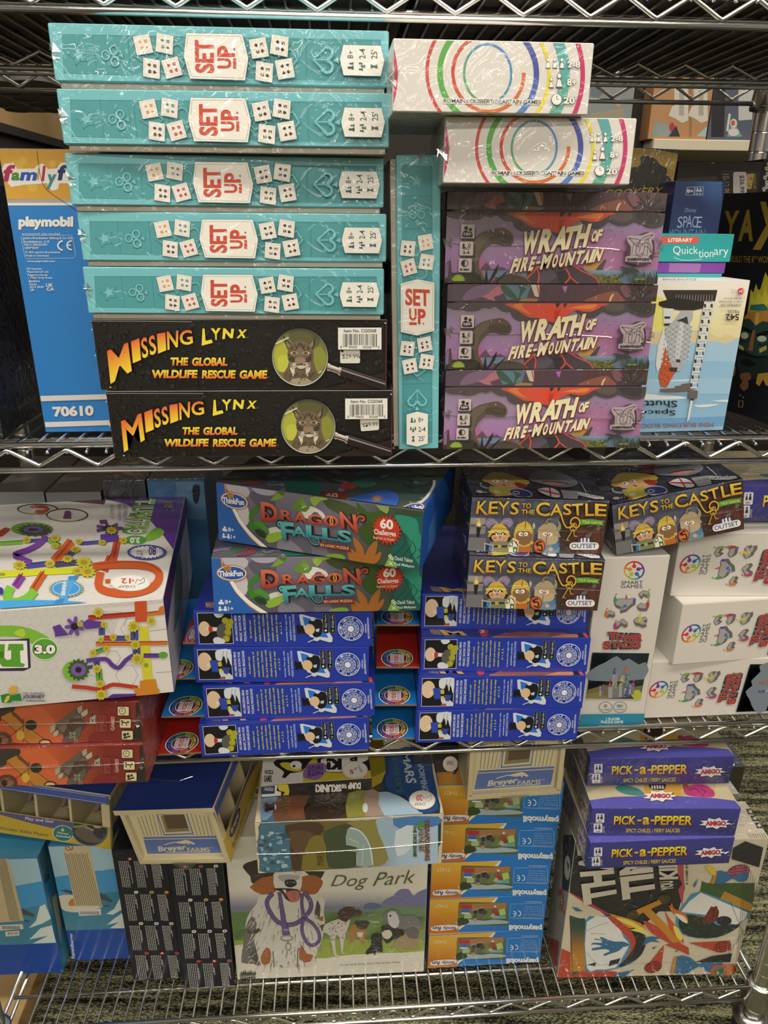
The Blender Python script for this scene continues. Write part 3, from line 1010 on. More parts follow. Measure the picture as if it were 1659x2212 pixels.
# ---- white spiral-ring games
def art_rings(mb, w, d, h):
    quad = [(961, 252), (1374, 256), (1361, 400), (957, 399)]
    a = face_art(mb, 'F', w, d, h, quad=quad, margin=.0008)
    a.all('e0dad2')
    a.view(940, 235, .26522)
    cx, cy = 815, 320
    red, grn, org, blu, nav, yel, tea, mag = 'd0413f', '5aa845', 'd5562f', '4a86c4', '4a5aa5', 'ecd21f', '55a393', 'cb2a60'
    a.ring(-560, 335, 660, 660, 26, mag, a0=-26, a1=26)
    a.line([(68, 352), (100, 312)], 10, 'd0413f')
    a.ring(cx, cy, 475, 480, 26, red, a0=120, a1=240)
    a.ring(cx, cy, 375, 385, 44, grn, a0=100, a1=262)
    a.ring(cx, cy, 275, 285, 27, org, a0=-2, a1=262, cfn=lambda t: mix(C('d8702f'), C('cf3b3a'), abs((t % 180) - 90)/90 if t > 60 else .2))
    a.ell(cx + 271, cy, 13, 12, 'd8702f')
    a.ring(cx - 5, cy, 183, 218, 17, blu, cfn=lambda t: mix(C('5aa560'), C('4a86c4'), .5 + .5*math.cos(R(t + 40))))
    a.ring(cx, cy, 372, 385, 42, nav, a0=-62, a1=78, cfn=lambda t: mix(C('3f4a9a'), C('5a9ad0'), max(0, t)/78))
    a.ring(cx, cy, 470, 480, 25, yel, a0=-60, a1=70)
    a.ring(cx, cy, 590, 600, 80, tea, a0=-60, a1=60, cfn=lambda t: mix(C('5aa5b5'), C('5aa87a'), (t + 60)/120))
    a.ring(cx, cy, 730, 720, 34, mag, a0=-50, a1=50)
    a.text('ROMAIN LOUSSERT - CAPTAIN GAMES', (467, 513, 1222, 545), '37343a', bold=.014, out='f4efe8', ow=.13)
    for x, y, s in ((1275, 236, 1), (1328, 236, 1), (1382, 236, 1), (1300, 382, 1), (1362, 365, 1.35)):
        for k, c in ((1.0, '55504e'), (.80, 'f4efe8')):
            a.poly([(x - 20*s*k, y + 42*s*k), (x + 20*s*k, y + 42*s*k), (x + 12*s*k, y + 5), (x, y - 12*s*k), (x - 12*s*k, y + 5)], c); a.ell(x, y - 26*s, 13*s*k, 16*s*k, c)
    for s, b in (('2-8', (1425, 222, 1523, 268)), ('8+', (1422, 350, 1495, 402)), ("20'", (1395, 487, 1498, 538))):
        a.text(s, b, 'f6f1ea', bold=.03, out='5a5250', ow=.035)
    a.ell(1342, 508, 42, 44, '55504e'); a.ell(1342, 508, 38, 40, 'f4efe8'); a.line([(1343, 478), (1343, 508), (1358, 508)], 5, '55504e')


WR = (.1455, .155, .0462)
def ring_box(mw):
    t = empty('boxed_game', mw)
    mb = MB(); mb.box(0, 0, 0, *WR, C('ded8d0'), bev=.0014, seg=3)
    art_rings(mb, *WR)
    b = mb.build('box_body', WRAPPED, t)
    seam(t, [(-.0004, -.0006, .02), (-.002, .004, .022)], .0004, tabs=[(-.001, .001, .021), (0, 0, .023)])
    return t


o = ring_box(pose(.0856, -.0996, .0262, -2.95)); tag(o, 'white game box with coloured rings, on the volcano tins, lower of two', 'board game', 'white ring games')
o = copy_tree(o, pose(.0444, -.1159, .0727, .26)); tag(o, 'white game box with coloured rings, upper of two, beside the top teal box', 'board game', 'white ring games')


# ---- Wrath of Fire-Mountain tins
def art_wrath(mb, w, h, hb):
    """front of the tin body (below the lid)"""
    quad = [(959.5, 647), (1415, 643.5), (1397.5, 796), (958, 798)]
    a = Art(mb, (0, -.0003, 0), (1, 0, 0), (0, 0, 1), w, hb, quad, margin=.0005)
    a.view(940, 590, .1507)
    sky = lambda x, y: mix(mix(C('8d7f8e'), C('a186a8'), min(1, max(0, (y - 450)/250))), C('a878a8'), min(1, max(0, (y - 800)/350)))
    a.grid(60, 360, 3180, 1400, 22, 10, sky)
    a.view(1180, 590, .15672)
    def glow(x, y):
        t = max(0, 1 - abs(y - 880)/330)
        return mix(mix(C('8f83a0'), C('a77aa6'), min(1, max(0, (y - 400)/500))), C('b0708f'), t*.8)
    a.grid(480, 360, 1460, 1140, 10, 9, glow)
    a.poly([(430, 1060), (560, 1040), (700, 985), (690, 1050), (570, 1135), (440, 1150)], 'd39a55', sm=3)
    a.poly([(690, 980), (720, 1000), (660, 1135), (560, 1140)], '5c4a52')
    a.poly([(300, 1130), (1460, 1125), (1460, 1310), (300, 1310)], '6b8398')
    a.grid(300, 1130, 1330, 1200, 6, 2, lambda x, y: mix(C('8fa0ae'), C('5f7a92'), (y - 1130)/70))
    a.poly([(500, 1205), (560, 1180), (620, 1200), (680, 1195), (740, 1225), (800, 1215), (860, 1245), (930, 1285), (930, 1320), (520, 1320)], '6b6a3a', sm=3)
    a.layer()
    rnd = random.Random(5)
    for k in range(60): a.ell(rnd.uniform(520, 900), rnd.uniform(1195, 1290), rnd.uniform(10, 26), rnd.uniform(8, 18), rnd.choice(['8a8545', '5a5c34', '77753e', '4a4e2f']), n=8, same=(k % 2 == 0))
    # dark smoke clouds
    a.poly([(340, 340), (1480, 330), (1480, 480), (1400, 540), (1290, 545), (1180, 510), (1085, 470), (1000, 510), (890, 525), (790, 495), (735, 478), (650, 545), (560, 570), (480, 540), (360, 470)], '4d4748', sm=3)
    a.poly([(760, 360), (1000, 345), (1050, 420), (960, 470), (860, 470), (780, 430)], '5d5655', sm=4); a.poly([(1100, 360), (1400, 350), (1400, 480), (1290, 500), (1150, 450)], '3f3a3c', sm=4)
    a.view(940, 590, .1507)
    a.poly([(150, 350), (1700, 350), (1700, 700), (1500, 640), (1300, 650), (1150, 640), (1060, 580), (1035, 510), (940, 505), (850, 450), (810, 420), (740, 460), (660, 440), (560, 490), (440, 500), (330, 480), (200, 470)], '55494c', sm=3)
    # fire column
    a.poly([(950, 395), (1130, 375), (1500, 365), (1700, 372), (1700, 650), (1560, 640), (1420, 600), (1300, 590), (1180, 520), (1060, 450)], 'c8553a', sm=3)
    a.poly([(1060, 410), (1250, 380), (1560, 520), (1560, 560), (1400, 560), (1250, 520), (1150, 470)], 'dd7a3e', sm=3)
    a.view(1180, 590, .15672)
    a.poly([(-300, 350), (760, 350), (720, 400), (600, 470), (480, 480), (380, 460), (300, 490), (200, 560), (60, 620), (-100, 600), (-300, 480)], 'd8503a', sm=3)
    a.poly([(240, 440), (420, 390), (650, 370), (600, 430), (460, 440), (330, 430)], 'e8843f', sm=3)
    a.poly([(-10, 560), (-40, 400), (10, 440), (35, 355), (70, 440), (150, 355), (130, 450), (240, 380), (200, 470), (90, 640)], 'e2492f')
    a.poly([(60, 560), (80, 440), (110, 480), (150, 420), (130, 520), (80, 620)], 'b93a2e')
    for p in ([(100, 430), (75, 360), (160, 350)], [(200, 430), (190, 365), (250, 350)]): a.poly(p, '3f2f30')
    # mountain with lava
    a.view(940, 590, .1507)
    a.poly([(1000, 1300), (1150, 1240), (1280, 1150), (1500, 1060), (1760, 1100), (2000, 1150), (2200, 1290), (2300, 1375), (900, 1375)], '4b424b')
    a.poly([(1440, 1180), (1560, 1160), (1660, 1260), (1540, 1375), (1420, 1375)], '5d5260'); a.poly([(1640, 1200), (1800, 1180), (1900, 1375), (1700, 1375)], '37313a')
    a.line([(1380, 1130), (1340, 1200), (1260, 1280), (1200, 1375)], 26, 'd8503f', sm=3); a.line([(1380, 1150), (1410, 1250), (1395, 1375)], 24, 'd8503f', sm=3)
    a.line([(1715, 1090), (1790, 1180), (1830, 1280), (1760, 1375)], 24, 'd8503f', sm=3); a.line([(1830, 1270), (1960, 1375)], 20, 'd8503f'); a.line([(1880, 1110), (2000, 1190), (2180, 1275), (2240, 1360)], [28, 22, 20, 26], 'd8503f', sm=3)
    # dinosaur
    a.poly([(590, 1010), (700, 1100), (760, 1300), (600, 1310)], 'b06a98', sm=2)
    a.poly([(600, 1180), (690, 1080), (760, 1180), (900, 1140), (1000, 1195), (620, 1200)], '6a4a5a')
    a.poly([(620, 1195), (1240, 1195), (1240, 1290), (620, 1290)], '6b8398')
    a.poly([(430, 1375), (430, 1050), (490, 870), (520, 760), (620, 670), (760, 625), (870, 604), (935, 612), (1000, 660), (1045, 715), (1048, 790), (1020, 832), (940, 845), (850, 825), (760, 815), (690, 870), (620, 960), (585, 1070), (600, 1180), (660, 1290), (700, 1375)], '5b5145', sm=4)
    a.poly([(500, 820), (620, 700), (740, 660), (700, 760), (600, 880), (560, 1050), (500, 1200), (470, 1050)], '6a5e4c', sm=4)
    a.poly([(740, 720), (880, 690), (1000, 720), (1030, 790), (940, 825), (800, 800)], '4e463d', sm=4)
    a.line([(930, 612), (1000, 655), (1045, 715)], 7, 'b0503a', sm=3); a.line([(588, 1090), (610, 1190), (665, 1295)], 9, 'cf4a3a', sm=3)
    a.ell(880, 648, 24, 26, '2b2420'); a.ell(878, 650, 17, 19, 'd9685f'); a.ell(1010, 735, 9, 16, '2b2420')
    a.line([(820, 760), (880, 785), (960, 805), (1020, 815)], 5, '38312b', sm=3); a.line([(730, 730), (760, 800), (800, 820)], 5, '3b342c', sm=3)
    # bushes and spiky leaves
    a.poly([(130, 1375), (160, 1240), (300, 1230), (420, 1200), (560, 1230), (640, 1320), (700, 1375)], '34342b', sm=3)
    a.poly([(790, 1375), (850, 1290), (1000, 1240), (1150, 1255), (1250, 1300), (1310, 1375)], '4f463d', sm=3); a.line([(990, 1250), (1100, 1250), (1220, 1290), (1300, 1360)], 8, 'c8503f', sm=3)
    for p in ([(660, 1375), (690, 1160), (720, 1375)], [(710, 1375), (800, 1180), (858, 1095), (830, 1220), (740, 1375)], [(790, 1375), (930, 1230), (1000, 1180), (900, 1290), (830, 1375)], [(560, 1340), (600, 1250), (640, 1375)]): a.poly(p, '25242a')
    a.poly([(180, 1375), (150, 1100), (200, 1050), (230, 1375)], '4b4038'); a.poly([(130, 1300), (140, 1130), (180, 1080), (170, 1300)], '8a6a8e')
    for k in range(12):
        t = R(-180 + k*180/11); a.poly([(310, 1345), (310 + 90*math.cos(t + .12), 1330 + 78*math.sin(t + .12)), (310 + 92*math.cos(t), 1328 + 82*math.sin(t)), (310 + 60*math.cos(t - .25), 1335 + 50*math.sin(t - .25))], 'a3b53f' if k % 2 else '8aa03a')
    # icon tiles
    for y0, kind in ((562, 0), (800, 1), (1030, 2)):
        a.poly([(325, y0 + 30), (525, y0 + 40), (528, y0 + 210), (335, y0 + 215)], '3d363a')
        a.rrect(328 - kind*9, y0, 516 - kind*14, y0 + 190, 18, 'c9bcb4')
    I = '2a272b'
    a.ell(398, 612, 26, 28, I); a.poly([(352, 735), (352, 690), (375, 650), (420, 650), (440, 690), (440, 735)], I, sm=3); a.ell(458, 633, 22, 24, I); a.poly([(430, 735), (430, 690), (450, 665), (475, 668), (486, 700), (486, 735)], I, sm=3)
    a.text('10+', (370, 674, 470, 716), 'd5cac2', bold=.05)
    a.ell(370, 845, 17, 19, I); a.poly([(350, 895), (360, 860), (385, 865), (405, 885), (370, 895)], I); a.ring(448, 845, 15, 18, 7, I); a.line([(415, 880), (445, 868), (465, 890)], 8, I); a.line([(375, 915), (375, 900), (440, 900), (440, 915)], 8, I)
    a.text('2-4', (360, 928, 452, 968), I, bold=.03)
    a.ring(392, 1098, 45, 46, 7, I); a.poly([(392, 1050), (392, 1146), (360, 1132), (346, 1098), (360, 1064)], I); a.lines([[(392 + 34*math.cos(R(q)), 1098 + 34*math.sin(R(q))), (392 + 42*math.cos(R(q)), 1098 + 42*math.sin(R(q)))] for q in range(-90, 91, 30)], 5, I)
    a.text('30 MIN', (325, 1168, 452, 1200), I, bold=.04)
    # title
    def big(s, q, dep=10):
        a.text(s, [(p[0] + dep, p[1] + dep*1.4) for p in q], '8a2f22', bold=.05, out='6b241c', ow=.02)
        a.text(s, q, 'ffffff', bold=.05, grad=('eadfae', 'f5ebc4'))
    big('W', [(1185, 650), (1410, 620), (1360, 950), (1150, 985)]); big('R', [(1440, 612), (1622, 596), (1545, 918), (1370, 956)])
    a.view(1180, 590, .15672)
    big('A', [(30, 558), (232, 534), (156, 858), (-48, 894)]); big('T', [(170, 558), (335, 528), (255, 845), (90, 865)]); big('H', [(330, 525), (500, 502), (425, 822), (265, 842)])
    big('O', [(520, 600), (585, 585), (555, 740), (485, 755)], 7); big('F', [(590, 585), (655, 572), (620, 735), (550, 742)], 7)
    a.view(940, 590, .1507)
    for ch, q in (('F', [(1060, 1025), (1120, 1020), (1075, 1210), (998, 1235)]), ('I', [(1130, 1018), (1165, 1012), (1110, 1205), (1075, 1212)]), ('R', [(1185, 1005), (1290, 990), (1225, 1190), (1140, 1208)]), ('E', [(1300, 992), (1370, 985), (1310, 1180), (1245, 1195)])):
        big(ch, q, 8)
    a.poly([(1365, 1065), (1418, 1055), (1410, 1085), (1358, 1095)], 'f0e4b4')
    big('M', [(1455, 965), (1590, 945), (1520, 1150), (1410, 1175)], 8)
    a.view(1180, 590, .15672)
    for ch, q in (('O', [(10, 925), (75, 915), (40, 1095), (-30, 1105)]), ('U', [(105, 910), (180, 895), (130, 1085), (60, 1095)]), ('N', [(190, 890), (305, 872), (245, 1062), (150, 1080)]), ('T', [(320, 872), (420, 858), (350, 1045), (265, 1060)]), ('A', [(440, 855), (500, 850), (455, 1030), (360, 1048)]), ('I', [(520, 848), (565, 842), (505, 1022), (460, 1030)]), ('N', [(570, 845), (670, 828), (610, 1005), (510, 1022)])):
        big(ch, q, 8)
    a.lines([[(740, 575), (755, 610), (775, 575)], [(885, 606), (900, 612), (912, 604)], [(800, 655), (818, 672), (838, 655)]], 5, '3c3440')
    # palm, bushes at right
    a.line([(1020, 1100), (1018, 1290)], 16, '5a4339')
    for dx, dy in ((-140, -10), (-120, 130), (-40, 80), (60, 110), (130, 60), (100, -20)):
        a.poly([(1020, 1100), (1020 + dx*.5 - 5, 1080 + dy*.2), (1020 + dx, 1090 + dy), (1020 + dx*.6, 1112 + dy*.5)], '35423c', sm=3)
    for k in range(16):
        x = 1040 + k*28; a.poly([(x, 1310), (x + 20, 1200 - (k % 3)*40), (x + 60, 1310)], '33382e' if k % 2 else '43473a')
    for cx in (1115, 1190):
        for t in range(-170, 0, 34): a.line([(cx, 1255), (cx + 48*math.cos(R(t)), 1250 + 40*math.sin(R(t)))], 9, '7f8a4a')
    # jester emblem of the maker
    a.poly([(955, 720), (940, 760), (985, 800), (955, 1020), (1290, 1030), (1330, 760), (1260, 600), (1100, 660)], '4a3f49', sm=2)
    a.poly([(965, 680), (990, 655), (1080, 660), (1170, 650), (1270, 605), (1325, 620), (1330, 660), (1290, 720), (1310, 800), (1300, 900), (1255, 930), (1310, 1010), (1180, 1015), (945, 1005), (950, 940), (1010, 930), (1020, 810), (970, 740)], 'b3a2a6')
    K = '2e272c'
    a.line([(1050, 770), (1030, 920), (1090, 922)], 6, K); a.line([(1050, 770), (1245, 690)], 5, K); a.line([(1190, 920), (1235, 922), (1250, 700)], 6, K)
    a.line([(1098, 762), (1202, 762), (1190, 870), (1170, 930), (1135, 940), (1095, 920), (1085, 870), (1098, 762)], 7, K); a.line([(998, 695), (1130, 715), (1098, 800), (998, 695)], 6, K, sm=3)
    a.line([(1130, 735), (1180, 680), (1300, 645), (1220, 720), (1195, 745)], 6, K, sm=3); a.line([(1200, 745), (1270, 770), (1285, 875), (1250, 810), (1200, 805)], 6, K, sm=3)
    for x, y in ((998, 695), (1298, 645), (1287, 875)): a.ell(x, y, 10, 10, K)
    a.ell(1118, 802, 8, 8, K); a.ell(1168, 780, 8, 8, K); a.line([(1145, 785), (1135, 850), (1122, 878), (1145, 885)], 5, K); a.line([(1105, 905), (1135, 915), (1165, 900), (1172, 878)], 6, K, sm=3)
    a.text('GAMEWRIGHT', (968, 955, 1278, 993), K, bold=.05)


def art_wrath_lid(mb, w, d, hl):
    quad = [(957.5, 611), (1417.5, 608.5), (1415, 641), (959, 644.5)]
    a = Art(mb, (0, 0, 0), (1, 0, 0), (0, 0, 1), w, hl, quad, margin=.0005)
    a.view(940, 590, .1507)
    a.grid(60, 120, 3200, 380, 24, 3, lambda x, y: mix(C('5c4a58'), C('5a3d40'), min(1, max(0, (x - 700)/1200))))
    a.poly([(640, 150), (890, 140), (950, 240), (800, 300), (620, 300), (500, 330), (350, 330), (450, 200)], '7d647c', sm=3)
    a.poly([(622, 290), (720, 260), (800, 190), (890, 145), (945, 250), (800, 290), (840, 345), (740, 330)], 'b5707a')
    a.poly([(890, 145), (1330, 150), (1290, 300), (1000, 330)], '5f7a86'); a.poly([(890, 150), (960, 145), (1080, 230), (1165, 330), (1020, 290), (930, 230)], '3f5a4c', sm=3); a.poly([(1165, 330), (1180, 220), (1150, 150), (1270, 190), (1220, 250)], '3f5a4c', sm=3)
    a.poly([(1190, 330), (1260, 305), (1500, 320), (1480, 360), (1200, 360)], 'a07a45', sm=3)
    a.poly([(1330, 140), (1450, 140), (1480, 300), (1400, 280)], 'c9c0b0'); a.line([(1420, 140), (1470, 270), (1500, 330)], 22, 'd05a48', sm=3)
    a.view(1180, 590, .15672)
    a.poly([(-100, 150), (650, 140), (500, 350), (-150, 355)], '56404a'); a.poly([(180, 150), (260, 145), (235, 230)], 'b46ab5')
    a.poly([(520, 330), (640, 260), (900, 200), (1000, 250), (1040, 335)], '8d5648', sm=3); a.poly([(850, 300), (870, 250), (910, 232), (880, 290), (870, 330), (850, 330)], 'd9b98a', sm=3)
    a.poly([(980, 150), (1090, 140), (1150, 240), (1060, 270)], '7d5560', sm=3)
    for k in range(9): a.poly([(1290, 300), (1290 + 210*math.cos(R(150 + k*26)), 270 + 130*math.sin(R(150 + k*26))), (1290 + 190*math.cos(R(160 + k*26)), 280 + 120*math.sin(R(160 + k*26)))], '42504a' if k % 2 else '2f3c36')


def rounded_tin(mb, x0, y0, z0, x1, y1, z1, r, col, lip=.0):
    """tin with rounded vertical corners"""
    pts = []
    for cx, cy, a0 in ((x1-r, y0+r, -90), (x1-r, y1-r, 0), (x0+r, y1-r, 90), (x0+r, y0+r, 180)):
        for k in range(7): pts.append((cx + r*math.cos(R(a0 + 15*k)), cy + r*math.sin(R(a0 + 15*k))))
    n = len(pts)
    e = .0012
    ins = lambda p, q: ((p[0] - (x0+x1)/2)*(1 - q/((x1-x0)/2)) + (x0+x1)/2, (p[1] - (y0+y1)/2)*(1 - q/((y1-y0)/2)) + (y0+y1)/2)
    levels = [(z0, e), (z0 + e, 0), (z1 - e, 0), (z1, e)]
    for (za, ia), (zb, ib) in zip(levels, levels[1:]):
        for k in range(n):
            p, q = pts[k], pts[(k+1) % n]
            mb.face([(*ins(p, ia), za), (*ins(q, ia), za), (*ins(q, ib), zb), (*ins(p, ib), zb)], col)
    mb.face([(*ins(p, e), z1) for p in pts], col); mb.face([(*ins(p, e), z0) for p in reversed(pts)], col)


def make_wrath():
    w, d, h, hl = .1935, .180, .0765, .0155
    t = empty('tin_game')
    mb = MB(); rounded_tin(mb, .0008, .0008, 0, w - .0008, d - .0008, h - hl + .004, .010, C('4f454c'))
    art_wrath(mb, w, h, h - hl - .0006)
    mb.build('tin_base', TIN, t)
    mb = MB(); rounded_tin(mb, 0, 0, h - hl, w, d, h, .010, C('4a3f45'))
    a0 = MB(); art_wrath_lid(a0, w, d, hl)
    mb.v_off = len(mb.v)
    for f, c in zip(a0.f, a0.c):
        mb.face([(a0.v[i][0], a0.v[i][1], a0.v[i][2] + h - hl) for i in f], c)
    mb.build('tin_lid', TIN, t)
    seam(t, [(-.0006, -.0006, .0345), (.02, -.0013, .0322), (.05, -.0014, .0321), (.11, -.0014, .0322), (.15, -.0014, .030), (.192, -.001, .0245), (.1945, .003, .027)], .00045,
         tabs=[(.003, 0, .034), (.006, 0, .038), (.189, 0, .027), (.192, 0, .031), (.191, 0, .036)])
    return t


wr = make_wrath()
for i, (p, l) in enumerate([((.1021, -.0403, -.2064, -.43), 'volcano and dinosaur tin game, lowest of three, resting on the wire shelf'),
                            ((.1013, -.0376, -.1298, -.51), 'volcano and dinosaur tin game in the middle of the three tins'),
                            ((.0985, -.0335, -.0532, -1.6), 'volcano and dinosaur tin game, top of three, under the white ring games')]):
    o = wr if i == 0 else copy_tree(wr)
    o.matrix_world = pose(*p)
    tag(o, l, 'tin game', 'volcano tin games')


# ---- boxes on the top wire shelf, seen only from below through the wires
for i, (x0, x1, c, l) in enumerate(((-.46, -.20, '4a3f36', 'dark brown box on the top wire shelf, above the left of the teal stack'), (-.19, .07, '57493c', 'brown box on the top wire shelf, above the right of the teal stack'),
                                    (.08, .33, '3f3833', 'dark box on the top wire shelf, above the white ring games'), (.34, .595, '4d4238', 'brown box on the top wire shelf, at its right end'))):
    mw = pose(x0, .018, .1815 + INN)
    mb = MB(); mb.box(0, 0, 0, x1 - x0, .36, .12, C(c), bev=.001)
    a = Art(mb, (0, .36, 0), (1, 0, 0), (0, -1, 0), x1 - x0, .36, [(0, 0), (100, 0), (100, 100), (0, 100)])
    for k in range(5): a.rect(8 + k*3, 12 + k*17, 60 + k*6, 20 + k*17, '6a5c4c' if k % 2 else '2f2925')
    tag(mb.build('boxed_game', CARD, None, mw=mw), l, 'board game', 'boxes on the top wire shelf')
# ================================================================== boxes at the two ends of the same shelf, and behind
def simple(name, label, cat, p, w, d, h, col, mat=CARD, art=None, bev=.0008, group=None):
    mw = pose(*p)
    mb = MB(); mb.box(0, 0, 0, w, d, h, col, bev=bev)
    if art: art(mb, w, d, h, mw)
    o = mb.build(name, mat, None, mw=mw)
    return tag(o, label, cat, group)


def outline_text(a, pieces, out, ow):
    for s, q, c in pieces: a.text(s, q, out, bold=.03 + ow)
    for s, q, c in pieces: a.text(s, q, c, bold=.03)


def art_family(mb, w, d, h, mw):
    a = face_art(mb, 'F', w, d, h, mw, vw=(0, 300, .1627))
    a.all('2f7dbd')
    a.grid(-100, 100, 1800, 800, 6, 3, lambda x, y: mix(C('e0a63c'), C('d98f33'), min(1, max(0, x/1500))))
    for x, y, r in ((215, 375, 90), (430, 640, 70), (300, 300, 60), (700, 330, 50)): a.ell(x, y, r, r, 'e2b045')
    a.poly([(-100, 805), (1700, 795), (1700, 880), (-100, 885)], 'e9e4de'); a.poly([(-100, 805), (1700, 795), (1700, 845), (-100, 850)], 'b3a6a2')
    a.poly([(20, 420), (60, 330), (180, 320), (230, 400), (460, 395), (490, 355), (570, 325), (640, 400), (760, 390), (800, 320), (1000, 310), (1400, 330), (1400, 600), (790, 590), (770, 670), (700, 690), (640, 650), (630, 590), (330, 610), (150, 640), (110, 590)], 'efe9e2')
    for s, q, c in (('f', (45, 345, 205, 565), 'b52a58'), ('a', (150, 445, 265, 555), '4f8a3a'), ('m', (262, 440, 495, 555), '2f55a5'), ('i', (490, 390, 530, 545), 'd99a2c'),
                    ('l', (550, 357, 610, 560), 'bd2a4a'), ('y', (615, 470, 755, 665), '3f8a8f'), ('f', (765, 345, 900, 550), '252f63'), ('un', (920, 440, 1250, 550), '8a2f6a')):
        a.text(s, q, c, bold=.045, shear=.15)
    a.line([(490, 160), (520, 370), (550, 540), (620, 670), (780, 790), (900, 870), (1060, 980)], 6, '3a2a1e', sm=4)
    a.poly([(1000, 100), (1200, 100), (1200, 260), (1080, 200)], 'c9803a')
    a.text('playmobil', (248, 1030, 975, 1205), 'efe9e2', bold=.055)
    a.text('pronounced: play-mo-beel', (298, 1245, 800, 1285), 'dfe3e6')
    a.line([(285, 1310), (310, 1283), (930, 1278), (965, 1300), (1008, 1530), (985, 1582), (370, 1590), (335, 1565)], 5, 'cfd8df', closed=True)
    for s, b in (('geobra Brandstätter Stiftung & Co. KG', (308, 1300, 958, 1340)), ('Brandstätterstr. 2-10', (315, 1348, 658, 1380)), ('90513 ZIRNDORF', (325, 1390, 632, 1420)), ('GERMANY', (330, 1432, 522, 1462)),
                 ('© 2021 geobra Brandstätter', (340, 1490, 810, 1525)), ('Made in Germany', (345, 1535, 655, 1570)), ('www.playmobil.com', (365, 1608, 732, 1645)),
                 ('UK Importer:', (357, 1710, 565, 1745)), ('Playmobil UK Ltd.', (366, 1750, 652, 1785)), ('Regency House', (374, 1792, 637, 1826)), ('1 Miles Gray Road', (380, 1830, 693, 1862)),
                 ('Basildon', (388, 1872, 532, 1902)), ('Essex', (397, 1914, 495, 1942)), ('SS14 3RW', (402, 1952, 588, 1980)), ('UK', (410, 1990, 465, 2018)), ('UK', (615, 1918, 710, 1965)), ('CA', (625, 1972, 725, 2015))):
        a.text(s, b, 'e3e6e8', bold=.012 if len(s) > 2 else .03)
    a.ring(850, 1415, 75, 62, 22, 'e3e6e8', a0=100, a1=262); a.ring(965, 1412, 70, 60, 20, 'e3e6e8', a0=95, a1=265); a.line([(893, 1412), (945, 1410)], 18, 'e3e6e8')
    a.view(0, 640, .1627)
    a.poly([(540, 1320), (1500, 1295), (1500, 1362), (550, 1392)], 'ded6ce'); a.poly([(600, 1668), (1500, 1640), (1500, 1705), (610, 1735)], 'ded6ce')
    a.text('70610', [(695, 1460), (1245, 1440), (1250, 1585), (720, 1600)], 'e6ded5', bold=.05)


simple('toy_box', 'tall blue and orange box numbered 70610, upright left of the teal stack', 'toy box', (-.3079, .0578, Z2 + INN), .0915, .15, .271,
       {'*': C('2f7dbd'), 'T': C('d9983a')}, CARD_GLOSS, art_family)


def art_dark(mb, w, d, h, mw):
    a = face_art(mb, 'R', w, d, h, mw, vw=(0, 640, .1627))
    a.all('1d1a1e')
    a.poly([(-200, 640), (60, 600), (200, 640), (300, 1000), (345, 1310), (250, 1320), (100, 1330), (-200, 1400)], '3a343f', sm=3)
    rnd = random.Random(9)
    a.layer()
    for k in range(90):
        x, y = rnd.uniform(-20, 260), rnd.uniform(680, 1330)
        a.ell(x, y, rnd.uniform(4, 18), rnd.uniform(8, 34), '151317', n=7, same=True)
    a.line([(0, 40), (100, 400), (170, 620), (330, 1310)], 5, '4a424c', sm=3)
    a.text('MATTHEW', [(232, 1468), (430, 1352), (432, 1392), (238, 1512)], '8a7a3a')
    a.view(0, 300, .1627)
    a.text('E', (8, 885, 30, 945), '4a4650')


simple('boxed_game', 'dark purplish game box at the far left end, mostly out of frame', 'board game', (-.4625, .0342, Z2 + INN, 1.5), .1197, .25, .243, C('1d1a1e'), WRAPPED, art_dark)


